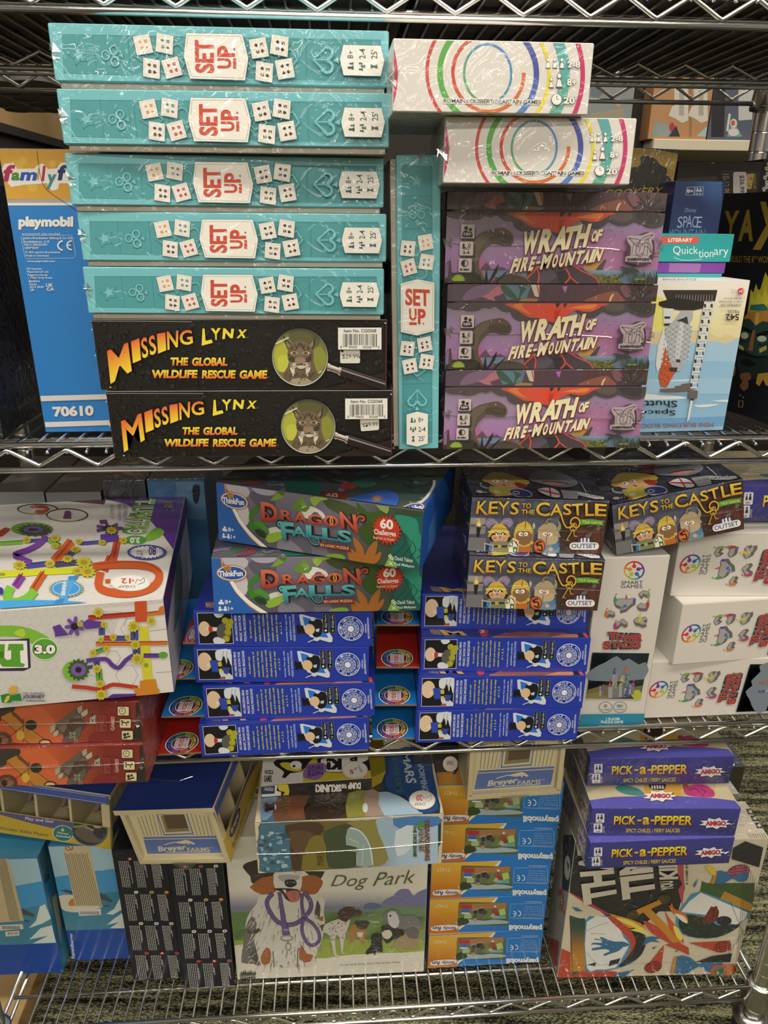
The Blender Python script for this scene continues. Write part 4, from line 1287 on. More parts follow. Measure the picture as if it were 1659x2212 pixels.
def art_shuttle(mb, w, d, h, mw):
    a = face_art(mb, 'F', w, d, h, mw, vw=(1399, 580, .2992))
    a.all('8fb6d0')
    a.grid(-160, 80, 760, 450, 3, 4, lambda x, y: mix(C('efe7dc'), C('e6d8a0'), min(1, max(0, (y - 150)/250))))
    a.ell(60, 330, 130, 130, 'e9dd6f')
    a.poly([(-150, 390), (20, 430), (90, 450), (300, 470), (400, 440), (440, 420), (500, 445), (560, 435), (720, 420), (720, 560), (-150, 560)], 'e3d3a3', sm=3)
    a.poly([(-150, 450), (60, 460), (200, 470), (330, 455), (430, 460), (520, 500), (560, 470), (640, 500), (720, 490), (720, 560), (-150, 560)], 'd8c59a', sm=3)
    a.poly([(-150, 545), (60, 545), (130, 520), (330, 535), (420, 525), (500, 530), (570, 540), (650, 505), (760, 480), (760, 690), (-150, 690)], 'a3c4d8', sm=3)
    a.poly([(-150, 660), (760, 672), (760, 820), (-150, 820)], '93bad4'); a.poly([(-150, 800), (760, 790), (760, 905), (-150, 905)], '9fc2d8')
    a.poly([(-150, 1090), (760, 1060), (760, 1130), (-150, 1150)], '6fa0c4')
    for p in ([(-150, 905), (100, 910), (280, 930), (200, 945), (-150, 945)], [(340, 985), (520, 978), (430, 1000), (360, 1000)], [(450, 955), (620, 945), (600, 965)], [(0, 815), (300, 800), (280, 812)]): a.poly(p, 'd9e2e2', sm=2)
    D, G, WH = '3f3a37', 'aeb2b4', 'd9dbd8'
    a.poly([(108, 155), (502, 155), (486, 232), (470, 270), (408, 268), (300, 230), (140, 228)], '37322f')
    for k in range(14): a.line([(200 + k*20, 235), (204 + k*20, 190)], 4, '9a958e')
    a.poly([(80, 240), (205, 210), (400, 240), (402, 285), (330, 300), (230, 300), (110, 280), (78, 262)], '2f2a28')
    a.poly([(110, 285), (185, 290), (180, 400), (110, 405)], WH); a.rect(118, 345, 160, 362, D); a.rect(116, 395, 240, 412, D)
    a.poly([(240, 305), (325, 310), (325, 350), (300, 400), (318, 440), (300, 560), (262, 690), (235, 740), (180, 740), (150, 640), (140, 560), (120, 440), (190, 370)], G)
    a.poly([(240, 350), (262, 348), (250, 520), (215, 700), (195, 640), (210, 500)], 'c9cccc')
    a.poly([(110, 410), (140, 560), (130, 640), (100, 700), (66, 745), (55, 690), (70, 560), (100, 470)], WH)
    a.poly([(125, 560), (160, 690), (200, 740), (135, 855), (92, 850), (76, 780), (95, 690)], 'c2582f')
    a.layer()
    for i in range(8):
        for j in range(18):
            x, y = 130 + i*26 - j*2, 420 + j*18
            if y < 700 - i*4: a.ell(x, y, 6, 5, '8b9095' if (i + j) % 2 else 'd0d3d3', n=6, same=True)
    for j in range(12): a.rect(95 + (j % 3)*22, 650 + j*16, 103 + (j % 3)*22, 657 + j*16, '8a3a1e')
    a.poly([(150, 715), (212, 712), (205, 745), (160, 740)], D); a.poly([(202, 655), (232, 655), (230, 675), (204, 675)], D); a.poly([(205, 375), (280, 345), (290, 400), (240, 380)], D)
    # gantry
    for k in range(11):
        y0 = 235 + k*57; x0 = 405 - k*10.2
        a.poly([(x0, y0), (x0 + 74 - k*2, y0), (x0 + 64 - k*2, y0 + 57), (x0 - 10, y0 + 57)], WH if k % 2 == 0 else 'cfd3d6')
        a.rect(x0 - 4, y0 + 20, x0 + 12, y0 + 46, D); a.rect(x0 + 44, y0 + 20, x0 + 60 - k, y0 + 46, D); a.rect(x0 + 16, y0 + 22, x0 + 40, y0 + 44, '9fc0d4' if k > 4 else 'e0d7b5')
        a.lines([[(x0 + 10 + 12*i, y0 + 8), (x0 + 16 + 12*i, y0 + 2)] for i in range(4)], 4, D)
    a.poly([(80, 865), (190, 860), (190, 845), (235, 842), (235, 830), (300, 822), (300, 880), (150, 890), (85, 888)], '6b625c')
    a.poly([(290, 870), (355, 880), (348, 935), (285, 935)], '6b625c'); a.poly([(300, 935), (330, 935), (320, 950), (305, 950)], D)
    a.poly([(300, 950), (318, 950), (292, 1085), (275, 1102)], 'dddad2')
    a.utext('Space', -62, 1008, 193, 1056, '26242a', bold=.01); a.utext('Shuttle', -105, 950, 205, 998, '26242a', bold=.01)
    a.text('MINI BUILDING BLOCKS', [(467, 1140), (-110, 1150), (-110, 1118), (465, 1106)], '9a4a3c')
    a.utext('542', 555, 325, 650, 372, '37322f', bold=.02); a.utext('PIECES', 568, 298, 650, 320, '4a4540'); a.utext('ASSEMBLED SIZE:', 513, 255, 664, 272, '4a4540')
    a.utext('3 1/8 x 3 1/8 x 8 inches', 505, 230, 676, 246, '4a4540', shear=.2); a.utext('80 x 80 x 203.5 mm', 540, 209, 666, 221, '5a5550')
    a.star(663, 162, 27, 20, 11, 'c73a35'); a.utext('13+', 648, 150, 680, 174, 'efe6dc', bold=.03); a.utext('For Ages', 592, 164, 634, 174, '5a5550'); a.utext('13 and Up', 592, 148, 634, 158, '5a5550')
    t = face_art(mb, 'T', w, d, h, mw, vw=(1359, 320, .1808))
    t.text('SPACE SHUTTLE', (400, 1560, 800, 1580), '8a8f9a')


shp = (.3085, .0308, Z2 + INN, 3.63)
simple('block_set_box', 'white and sky blue block set box standing upside down, shuttle picture', 'toy box', shp, .1152, .062, .1574,
       {'*': C('8fb6d0'), 'T': C('efe9e0'), 'R': C('7fa9c8')}, CARD, art_shuttle)


def art_quick(mb, w, d, h, mw):
    a = face_art(mb, 'F', w, d, h, mw, vw=(1359, 320, .1808))
    a.all('2fa09b')
    a.poly([(200, 1055), (848, 1057), (818, 1098), (836, 1140), (200, 1138)], 'dd5a4c')
    a.text('LITERARY', (463, 1075, 760, 1120), 'f4efe6', bold=.03, shear=.12)
    a.text('Quick', (525, 1170, 822, 1282), 'f2efe6', bold=-.005); a.text('tion', (828, 1212, 1006, 1305), 'f2efe6', bold=-.005); a.text('ary', (1012, 1210, 1185, 1308), 'f2efe6', bold=-.005)
    a.line([(530, 1302), (600, 1330), (700, 1340), (870, 1325)], 7, 'cfe3dc', sm=3)


simple('card_game_box', 'turquoise Quicktionary box with a red LITERARY ribbon, topmost of three small boxes', 'card game', (.2995, .075, -.0395), .1185, .09, .0278, C('2fa09b'), CARD_GLOSS, art_quick)
def art_q2(mb, w, d, h, mw):
    a = face_art(mb, 'F', w, d, h, mw, vw=(1359, 320, .1808)); a.all('7d3f96'); a.poly([(485, 1370), (860, 1382), (838, 1490), (470, 1482)], '9a6aa8')
simple('card_game_box', 'purple box squeezed between the turquoise LITERARY box and another turquoise one', 'card game', (.2965, .076, -.0510), .118, .09, .0110, C('7d3f96'), CARD_GLOSS, art_q2)
def art_q3(mb, w, d, h, mw):
    a = face_art(mb, 'F', w, d, h, mw, vw=(1359, 320, .1808)); a.all('2fa09b'); a.poly([(200, 1538), (675, 1538), (665, 1570), (200, 1570)], 'd8564c')
simple('card_game_box', 'thin turquoise and red box directly on the upright shuttle box', 'card game', (.2930, .0745, -.0555), .1185, .06, .0044, C('2fa09b'), CARD_GLOSS, art_q3)


def art_gold(mb, w, d, h, mw):
    a = face_art(mb, 'F', w, d, h, mw, vw=(1359, 320, .12605))
    a.all('1f1b17')
    G = 'a5813a'
    a.poly([(-500, 95), (870, 100), (870, 1800), (480, 1800), (690, 940), (720, 540), (640, 470), (650, 350), (520, 280), (470, 200), (300, 130), (190, 160), (200, 280), (50, 330), (-500, 330)], G, sm=2)
    a.poly([(-500, 330), (60, 335), (200, 290), (330, 150), (460, 210), (520, 300), (640, 360), (640, 480), (700, 550), (690, 700), (560, 1700), (-500, 1700)], '1f1b17', sm=2)
    for cx, cy in ((130, 245), (690, 420), (580, 200)):
        a.line([(cx + (8 + k*5)*math.cos(k*.6), cy + (8 + k*5)*math.sin(k*.6)) for k in range(14)], 8, '6a4f20')
    a.text('COOKERY', [(-420, 720), (600, 660), (560, 790), (-430, 850)], 'b08a3a', bold=.01, shear=.2)


simple('boxed_game', 'black game box with gold scroll corners in glossy film, behind the volcano tins', 'board game', (.2500, .1520, Z2 + INN + .0042, 0, 1.9), .12, .05, .2855, C('1f1b17'), TIN, art_gold)


def art_space(mb, w, d, h, mw):
    a = face_art(mb, 'F', w, d, h, mw, vw=(1359, 320, .1808))
    a.grid(400, 390, 1110, 1300, 6, 6, lambda x, y: mix(C('2d3a66'), C('4f7ab5'), max(0, 1 - math.hypot(x - 1060, y - 420)/330)))
    a.line([(690, 470), (780, 462), (770, 562), (675, 560)], 6, 'cfd3dc', closed=True); a.line([(795, 462), (885, 460), (878, 562), (780, 562)], 6, 'cfd3dc', closed=True)
    a.text('8+', (690, 490, 765, 535), 'd9dce2', bold=.03)
    for x in (815, 850): a.ell(x, 482, 8, 9, 'd9dce2'); a.poly([(x - 12, 495), (x + 12, 495), (x + 16, 520), (x - 16, 520)], 'd9dce2')
    a.text('2-4', (795, 535, 858, 553), 'd9dce2', bold=.03)
    a.text('Disney', (660, 715, 805, 780), '8fa9c8', shear=.3)
    for ch, b in (('S', (570, 818, 640, 952)), ('P', (640, 815, 695, 950)), ('A', (680, 800, 745, 950)), ('C', (750, 815, 815, 950)), ('E', (800, 818, 872, 950))): a.text(ch, b, '9fb0c8', bold=.0, shear=.15)
    a.text('MOUNTAIN', (470, 965, 910, 1075), '5a7aa0', bold=.02)


simple('boxed_game', 'dark blue game box with pale rocket-style lettering, behind the turquoise Quicktionary box', 'board game', (.3665, .1201, Z2 + INN), .056, .05, .2531, C('2a3560'), CARD_GLOSS, art_space)


def art_ug(mb, w, d, h, mw):
    a = face_art(mb, 'F', w, d, h, mw, vw=(1539, 320, .12605))
    a.all('2b2520')
    a.line([(-600, 440), (130, 365), (820, 385), (760, 900)], 10, '100d0b'); a.line([(-600, 330), (0, 268), (860, 200)], 14, '110e0c'); a.line([(870, 205), (790, 800)], 12, '110e0c')
    a.poly([(165, 380), (818, 388), (745, 900), (100, 900)], '37302a')
    a.poly([(-600, 520), (75, 480), (75, 700), (-600, 800)], '4a443a')
    a.dtext('10-12 PLAYERS', 170, 445, 285, 1080, 'b3a58c')
    a.poly([(600, 440), (715, 435), (665, 700), (560, 700), (575, 560)], 'c9a65a', sm=0); a.line([(640, 500), (640, 520), (690, 520)], 14, '37302a'); a.line([(600, 640), (640, 640), (640, 670)], 14, '37302a')
    a.ring(635, 572, 58, 30, 5, '6a5228')
    a.dtext('UNDERGROUND GAMES', 690, 440, 745, 700, 'b3a060')
    a.poly([(-20, 215), (80, 212), (20, 270), (-20, 275)], '8a6a55')


ug = empty('boxed_game', pose(.4219, .2450, Z2 + INN, 0)); tag(ug, 'dark brown game box with a gold maker emblem, price sticker reading $26.99', 'board game')
mb = MB(); mb.box(0, 0, 0, .1067, .05, .2807, C('2b2520'), bev=.001); art_ug(mb, .1067, .05, .2807, pose(.4219, .2450, Z2 + INN, 0)); mb.build('box_body', CARD, ug)
mb = MB(); a = face_art(mb, 'F', .1067, .05, .2807, pose(.4219, .2450, Z2 + INN, 0), vw=(1539, 320, .12605), lift=.0012)
a.rrect(345, 408, 578, 790, 40, 'd6d0c8'); a.dtext('$26.99', 450, 465, 540, 762, '37322f', bold=.02)
tag(mb.build('price_sticker', PAPER, ug), 'white price sticker with rounded corners')


def art_skulls(mb, w, d, h, mw):
    a = face_art(mb, 'F', w, d, h, mw, vw=(1539, 320, .12605)); a.all('17151a')
    for x, y in ((930, 345), (945, 440), (900, 500), (930, 585), (925, 655), (880, 700), (960, 270)):
        a.ell(x, y, 34, 32, 'cfcac2'); a.rect(x - 18, y + 15, x + 18, y + 44, 'cfcac2'); a.ell(x - 12, y, 8, 9, '17151a'); a.ell(x + 12, y, 8, 9, '17151a')


simple('boxed_game', 'black box printed with small white skulls, at the right edge behind the tiki game', 'board game', (.5305, .25, Z2 + INN), .04, .05, .285, C('17151a'), CARD, art_skulls)


def art_yax(mb, w, d, h, mw):
    a = face_art(mb, 'F', w, d, h, mw, vw=(1359, 320, .1808))
    a.all('191b20')
    Y = 'a8862c'
    a.text('Y', [(1145, 752), (1322, 745), (1262, 1100), (1150, 1110)], Y, bold=.03)
    a.text('A', [(1338, 738), (1510, 730), (1480, 1112), (1300, 1112)], Y, bold=.04)
    a.text('X', [(1560, 640), (1830, 640), (1850, 1230), (1478, 1212)], Y, bold=.04)
    a.text('HA', [(1860, 640), (2300, 640), (2400, 1250), (1880, 1230)], Y, bold=.04)
    a.text('BUILD THE 8', [(1222, 1285), (1492, 1290), (1488, 1368), (1215, 1362)], Y, bold=.0); a.text('TH', [(1498, 1288), (1532, 1288), (1530, 1325), (1496, 1325)], Y); a.text('WONDER', [(1545, 1290), (1790, 1290), (1790, 1375), (1540, 1370)], Y)
    a.view(1399, 580, .2992)
    a.poly([(640, 700), (600, 740), (590, 800), (630, 770)], 'a8702f')
    a.poly([(733, 255), (745, 150), (765, 175), (785, 110), (800, 155), (815, 150), (852, 28), (870, 60), (960, 20), (960, 330), (720, 330)], 'd8bf2c')
    a.poly([(745, 255), (752, 190), (775, 230), (800, 170), (830, 210), (850, 120), (880, 260)], 'e9d94a')
    a.poly([(730, 340), (960, 330), (960, 560), (900, 620), (780, 630), (700, 590), (670, 540), (680, 430)], '2f4a40', sm=3)
    a.poly([(740, 300), (745, 265), (840, 255), (870, 285), (870, 310)], '3a7a6a')
    a.poly([(700, 350), (735, 310), (960, 300), (960, 400), (835, 380), (815, 390), (780, 415), (765, 390), (738, 362), (700, 365)], 'c98a35')
    a.poly([(782, 320), (808, 318), (800, 400), (776, 400)], 'e0b95a')
    a.poly([(690, 420), (760, 450), (760, 470), (690, 440)], '141816', sm=2); a.poly([(795, 470), (900, 440), (900, 470), (800, 490)], '141816', sm=2)
    a.ell(703, 484, 27, 24, 'd3d9b0'); a.ell(828, 507, 34, 22, 'd3d9b0')
    a.line([(680, 520), (710, 530), (735, 515)], 6, '1c2622', sm=3); a.line([(800, 545), (835, 555), (870, 540)], 6, '1c2622', sm=3)
    a.poly([(762, 445), (780, 445), (762, 595), (728, 590)], 'a0643a')
    for k in range(3): a.poly([(655 + k*13, 550 + k*8), (667 + k*13, 545 + k*8), (678 + k*11, 575 + k*6), (666 + k*11, 580 + k*6)], 'd3c25a'); a.poly([(808 + k*18, 580 - k*9), (824 + k*18, 572 - k*9), (828 + k*18, 602 - k*9), (812 + k*18, 612 - k*9)], 'd3c25a')
    a.poly([(660, 620), (780, 650), (900, 640), (880, 740), (780, 800), (690, 780), (650, 700)], '27332e', sm=3)
    a.poly([(675, 670), (720, 650), (790, 690), (740, 712), (690, 695)], '141916', sm=2)
    a.poly([(675, 760), (740, 752), (750, 800), (728, 810), (735, 850), (700, 885), (668, 850), (690, 812), (674, 795)], '8a5a3a', sm=2)
    a.poly([(785, 830), (800, 760), (960, 740), (960, 850), (858, 845), (840, 800), (810, 850)], 'c9963a')
    a.ell(673, 915, 7, 7, '8a7a4a'); a.ell(695, 930, 7, 7, '8a7a4a'); a.line([(665, 955), (660, 1000), (690, 1000), (695, 955)], 10, '8a7a4a', closed=True)


simple('boxed_game', 'black game box with a tiki mask and gold letters, turned sideways at the right', 'board game', (.4600, .2231, Z2 + INN, -80.73), .21, .06, .2435, C('191b20'), CARD, art_yax)


# ---- boxes on the bookcase behind, and the rack hanging at its left
def art_far(mb, w, d, h, mw, kind):
    a = face_art(mb, 'F', w, d, h, mw, vw=(1259, 170, .42017))
    if kind == 'tan':
        a.all('c08a5a'); a.rect(545, 40, 560, 300, 'a57548')
        a.poly([(355, 295), (375, 215), (440, 250), (500, 295)], '7fa3a8'); a.ell(410, 262, 38, 32, '9aa3a3'); a.ell(458, 250, 14, 24, 'b83a35'); a.poly([(440, 298), (480, 240), (500, 298)], '2f3436')
        a.poly([(585, 295), (630, 250), (660, 250), (660, 300)], 'a9c4c4')
        for x in (470, 570): a.poly([(x, 40), (x + 70, 40), (x + 72, 215), (x + 40, 228), (x + 5, 205), (x - 30, 190), (x - 10, 140), (x, 140)], 'd9d3c6'); a.rect(x + 25, 60, x + 50, 190, 'b5aa98')
    elif kind == 'grey':
        a.all('5a5f6f'); a.poly([(660, 0), (735, 0), (725, 300), (660, 300)], '26242a'); a.poly([(740, 298), (770, 210), (820, 298)], '6fa3a0'); a.poly([(800, 40), (880, 40), (870, 210), (800, 215)], 'c9c8c4'); a.ell(775, 230, 18, 24, 'd9d3ca'); a.ell(772, 228, 10, 14, 'c2602f'); a.line([(755, 180), (742, 270)], 12, 'd5d3cc'); a.ell(775, 275, 28, 20, 'd9d3ca')
    else:
        a.all('8f9696'); a.poly([(40, 180), (210, 150), (210, 210), (40, 215)], 'a8997f'); a.poly([(150, 120), (200, 110), (190, 150)], 'c9a060'); a.poly([(40, 40), (120, 60), (80, 100), (40, 90)], '6a7a80')


def far_box(label, x0, x1, y, h, col, kind):
    z = .1872 if kind != 'pale' else .1872
    mw = pose(x0, y, z)
    mb = MB(); mb.box(0, 0, 0, x1 - x0, .12, h, C(col)); art_far(mb, x1 - x0, .12, h, mw, kind)
    tag(mb.build('toy_box', CARD, None, mw=mw), label, 'toy box')


far_box('tan toy box on the cream shelf behind, seen under the upper wire shelf', .772, .918, 1.245, .17, 'c08a5a', 'tan')
far_box('dark grey toy box on the cream shelf behind, next to the back post', .921, 1.055, 1.245, .17, '5a5f6f', 'grey')
far_box('pale toy box on the back bookcase, just right of the upper white ring game', .60, .725, 1.245, .17, '8f9696', 'pale')
sub('shelf_board', 0.45, 1.235, EYE + .163, .739, 1.60, EYE + .187, DARK, bc)


def hook_rack(px, label):
    pass


GREY_PLASTIC = flat_mat('grey_moulded_plastic', C('6d6a68'), 0.5)
rk = empty('plastic_rack', pose(-.605, .70, .195)); tag(rk, 'grey moulded plastic rack of rounded tongues, hanging behind the left end', 'rack')
for i, (dx, L_) in enumerate(((0, .30), (.07, .30), (.137, .30))):
    mb = MB()
    pts = []
    for k in range(13):
        t = R(180 + 180*k/12); pts.append((dx + .032*math.cos(t), -.06 + .032*math.sin(t)))
    pts = [(dx - .032, L_)] + pts + [(dx + .032, L_)]
    n = len(pts)
    for za, zb in ((0, .012),):
        for k in range(n):
            p, q = pts[k], pts[(k+1) % n]; mb.face([(*p, za), (*q, za), (*q, zb), (*p, zb)], C('6d6a68'))
        mb.face([(*p, zb) for p in pts], C('6d6a68')); mb.face([(*p, za) for p in reversed(pts)], C('6d6a68'))
    for k in range(4): mb.tube([(dx + .02*math.cos(t*.6 + .3), .02 + k*.07 + .026*math.sin(t*.6 + .3), -.004) for t in range(7)], .0022, C('8a8784'), n=6)
    mb.build('tongue', GREY_PLASTIC, rk)
# ================================================================== middle shelf
def arc_text(a, s, cx, cy, r, a0, a1, hgt, col, inward=False, ry=None, bold=.02):
    """letters along an ellipse from angle a0 to a1 (degrees, y down)"""
    ry = ry or r
    n = len(s)
    for i, ch in enumerate(s):
        if ch == ' ': continue
        t = R(a0 + (a1 - a0)*(i + .5)/n); dt = R((a1 - a0)/n*.42)
        ro, ri = (r - hgt, r) if inward else (r, r - hgt)
        ko, ki = ry/r, ry/r
        q = [(cx + ro*math.cos(t - dt), cy + ko*ro*math.sin(t - dt)), (cx + ro*math.cos(t + dt), cy + ko*ro*math.sin(t + dt)),
             (cx + ri*math.cos(t + dt), cy + ki*ri*math.sin(t + dt)), (cx + ri*math.cos(t - dt), cy + ki*ri*math.sin(t - dt))]
        a.text(ch, q, col, bold=bold)


# ---- children's magic sets: blue box with a printed card flap reaching out at its left
def art_magic(mb, w, d, h, variant):
    quad = [(420.3, 1402.3), (804.4, 1405), (799, 1480), (421, 1477.4)]
    a = face_art(mb, 'F', w, d, h, quad=quad, vw=(380, 1240, .26522))
    a.all('22379c')
    a.rect(184, 628, 461, 871, 'd3d3de'); a.rect(188, 632, 457, 867, '15151c')
    if variant == 'cards':
        a.ell(240, 725, 58, 74, 'e3c3a0'); a.ell(266, 754, 13, 13, 'efd5b8')
        a.poly([(345, 634), (455, 634), (455, 760), (430, 690), (418, 745), (400, 680), (375, 720), (340, 712), (330, 680)], 'd9dde2', sm=3)
        a.lines([[(400, 640), (385, 700)], [(430, 640), (412, 725)]], 5, '8a93a3')
        a.poly([(350, 800), (400, 800), (455, 840), (455, 865), (380, 865)], 'd3d6da', sm=3)
        a.poly([(280, 715), (345, 712), (348, 808), (295, 808)], '2f48a5'); a.poly([(345, 730), (375, 725), (380, 762), (350, 765)], 'c9b83a'); a.poly([(350, 785), (375, 780), (378, 812), (352, 812)], 'd3c94a')
        a.poly([(380, 770), (445, 775), (420, 830), (390, 820)], '33478f'); a.rect(355, 848, 400, 866, 'b3473f')
    else:
        a.ell(235, 752, 46, 58, 'e3c3a0'); a.ell(265, 752, 16, 15, 'efd5b8')
        a.poly([(270, 735), (300, 735), (300, 775), (270, 775)], 'b83a33', sm=2); a.poly([(300, 740), (342, 742), (340, 772), (300, 770)], 'dfe2e8')
        a.ell(390, 780, 60, 70, '5a5c52')
        for x, y in ((405, 690), (430, 735), (420, 780), (405, 830), (445, 700)):
            a.ell(x, y, 26, 24, 'c9bd2f'); a.ring(x, y, 17, 16, 5, '8a7d1e'); a.text('R', (x - 8, y - 9, x + 8, y + 9), '8a7d1e')
        a.poly([(320, 632), (395, 634), (380, 660), (340, 664)], 'd9dde2', sm=3); a.poly([(300, 830), (335, 815), (390, 840), (380, 866), (310, 866)], 'd9dde2', sm=3)
    W, Y, Lt = 'd9deea', 'd3cd55', 'b9c6dd'
    for s, x0, x1, y0, y1, c in (('AN AMAZING MINI', 478, 499, 650, 848, W), ('MAGIC SHOW FOR', 512, 533, 648, 848, W), ('YOUNG MAGICIANS!', 547, 569, 640, 855, W),
                                 ('An exciting and', 595, 615, 690, 830, Y), ('impressive array of', 631, 651, 648, 852, Y), ('magic tricks for any', 667, 688, 645, 852, Y), ('youngster. Combine', 702, 722, 642, 855, Y),
                                 ('fun and learning with', 735, 755, 635, 860, Y), ('simple yet amazing', 771, 791, 645, 852, Y), ('magic tricks as easy', 806, 827, 645, 855, Y), ('as 1, 2, 3.', 840, 858, 702, 798, Y),
                                 ('Includes free app with', 885, 903, 645, 855, Lt), ('exclusive access to', 915, 932, 660, 845, Lt), ('VIDEO INSTRUCTIONS!', 945, 963, 645, 855, Lt),
                                 ('OFFICIAL', 1528, 1542, 722, 795, W), ('RECOMMENDATION', 1549, 1564, 675, 840, W)):
        a.rtext(s, x0, y0, x1, y1, c, bold=.02)
    a.poly([(1002, 648), (1025, 645), (1190, 690), (1200, 720), (1262, 830), (1258, 862), (1235, 866), (1080, 820), (1010, 720)], 'd3d8e2', sm=0)
    a.poly([(1030, 662), (1170, 702), (1228, 830), (1130, 818), (1040, 730)], '2a72c4')
    a.poly([(1075, 700), (1180, 690), (1175, 800), (1110, 820)], '15161e', sm=3); a.ell(1080, 762, 42, 42, 'e0b98f')
    a.poly([(976, 730), (992, 728), (996, 742), (1030, 730), (1040, 795), (1000, 788), (994, 800), (980, 795)], '0f0f14')
    a.ell(1110, 682, 20, 16, 'cfd8e0'); a.ell(1132, 840, 24, 14, 'cfd8e0'); a.line([(1060, 862), (1130, 835)], 7, 'c9d0da'); a.poly([(1128, 762), (1160, 755), (1155, 782), (1130, 780)], 'b9d0dd')
    for x0, s in ((1190, 'App Store'), (1247, 'Google play')):
        a.rrect(x0 - 2, 640, x0 + 44, 794, 7, '8a93a8'); a.rrect(x0, 642, x0 + 42, 792, 6, '0f1016'); a.rtext(s, x0 + 16, 650, x0 + 34, 752, 'd3d6dd', bold=.01); a.rtext('available on the', x0 + 6, 655, x0 + 12, 748, '8f94a0')
    a.ell(1210, 772, 9, 9, 'dfe2e8'); a.poly([(1262, 762), (1262, 784), (1280, 773)], '7fb56a')
    cx, cy = 1414, 758
    a.ring(cx, cy, 101, 92, 6, W); arc_text(a, 'THE MAGIC CIRCLE', cx, cy, 94, 95, 290, 20, W, ry=86); arc_text(a, 'INDOCILIS PRIVATA LOQUI', cx, cy, 92, 80, -55, 12, W, ry=84)
    a.ring(cx, cy, 66, 60, 4, W); a.ring(cx, cy, 36, 33, 4, W); a.ell(cx, cy, 26, 24, 'e3e6ee')
    for k in range(12):
        t = R(30*k); a.ell(cx + 51*math.cos(t), cy + 46*math.sin(t), 11, 10, 'c9d0e2', n=8); a.ell(cx + 51*math.cos(t), cy + 46*math.sin(t), 6, 5, '22379c', n=8)


def art_magic_top(mb, w, d, h, mw):
    a = face_art(mb, 'T', w, d, h, mw, vw=(790, 1240, .3014))
    a.all('1c2a78')
    a.poly([(880, 470), (1000, 430), (1540, 440), (1500, 480), (1400, 478)], 'c47a4a'); a.poly([(900, 455), (1100, 418), (1450, 430), (1300, 465)], '8a4a3a')
    a.text('MARVIN', [(455, 400), (520, 405), (545, 448), (475, 440)], 'b08a3a', bold=.02); a.text('M', [(520, 405), (690, 420), (730, 450), (560, 445)], 'c79a3f', bold=.04)
    a.poly([(800, 410), (880, 408), (870, 455), (835, 460)], 'c0352c'); a.text('3', (820, 408, 850, 432), 'e3d8d0', bold=.04)
    a.poly([(1510, 432), (1545, 430), (1580, 480), (1540, 480)], '16161c'); a.poly([(1550, 430), (1575, 432), (1612, 480), (1585, 480)], 'd0492c')


def art_flap(mb, x0, w, d, z, mw, red):
    quad = [(814, 1470), (906, 1470), (900, 1533), (812, 1534)]
    P = lambda x, y: project(mw @ Vector((x, y, z)))
    a = Art(mb, (x0, .006, z), (1, 0, 0), (0, 1, 0), w, d, [P(x0, .006 + d), P(x0 + w, .006 + d), P(x0 + w, .006), P(x0, .006)], vw=(790, 1240, .3014), margin=.0004)
    base = 'b3261d' if red else '1a75b8'
    a.all(base)
    cx, cy = 207, 872
    for k, c in ((1.0, '10131c'), (.97, 'dcdce0'), (.90, '14202f')): a.ell(cx, cy, 118*k, 73*k, c, n=36)
    for k in range(8):
        a.ring(cx, cy, 88, 54, 20, ('c9973a', 'b5503f', '8f3f7a', '4a4fa0', '2f6fb0', '2f8a6a', '9ab03a', 'd0b53a')[k], a0=45*k + 2, a1=45*k + 43, n=5)
    a.ell(cx, cy, 73, 45, 'd8d0cf'); a.ell(cx, cy, 68, 41, '6a2a33')
    a.rect(cx - 48, cy - 30, cx + 48, cy + 34, 'd9d3d3')
    a.rtext('VIDEO', cx - 22, cy - 26, cx + 12, cy + 30, 'c22f2a', bold=.04); a.rtext('MAGIC MADE EASY', cx - 42, cy - 24, cx - 28, cy + 28, '4a3a44'); a.rtext('INSTRUCTIONS', cx + 18, cy - 26, cx + 40, cy + 30, '5a3a44')


MG = (.1918, .2, .0452)


def make_magic(variant, red):
    t = empty('magic_set')
    mw = pose(.0885, -.0159, -.5279, -2.64)
    mb = MB(); w, d, h = MG
    mb.box(0, 0, 0, w, d, h, {'F': C('22379c'), 'T': C('1c2a78'), '*': C('1b2c80')}, bev=.0007)
    art_magic(mb, w, d, h, variant); art_magic_top(mb, w, d, h, pose(.0913, -.0068, -.4837, -3.25))
    mb.poly = None
    mb.build('box_body', CARD_GLOSS, t)
    mb = MB(); x0 = -.0505
    mb.box(x0, .006, 0, -.0004, d - .01, .0026, {'T': C('b3261d' if red else '1a75b8'), '*': C('8a6a48')}, bev=.0002)
    art_flap(mb, x0, .0501, d - .016, .0026, mw, red)
    tag(mb.build('card_flap', CARD_GLOSS, t), ('red' if red else 'bright blue') + ' card flap with a round VIDEO emblem, reaching out at the left end')
    return t


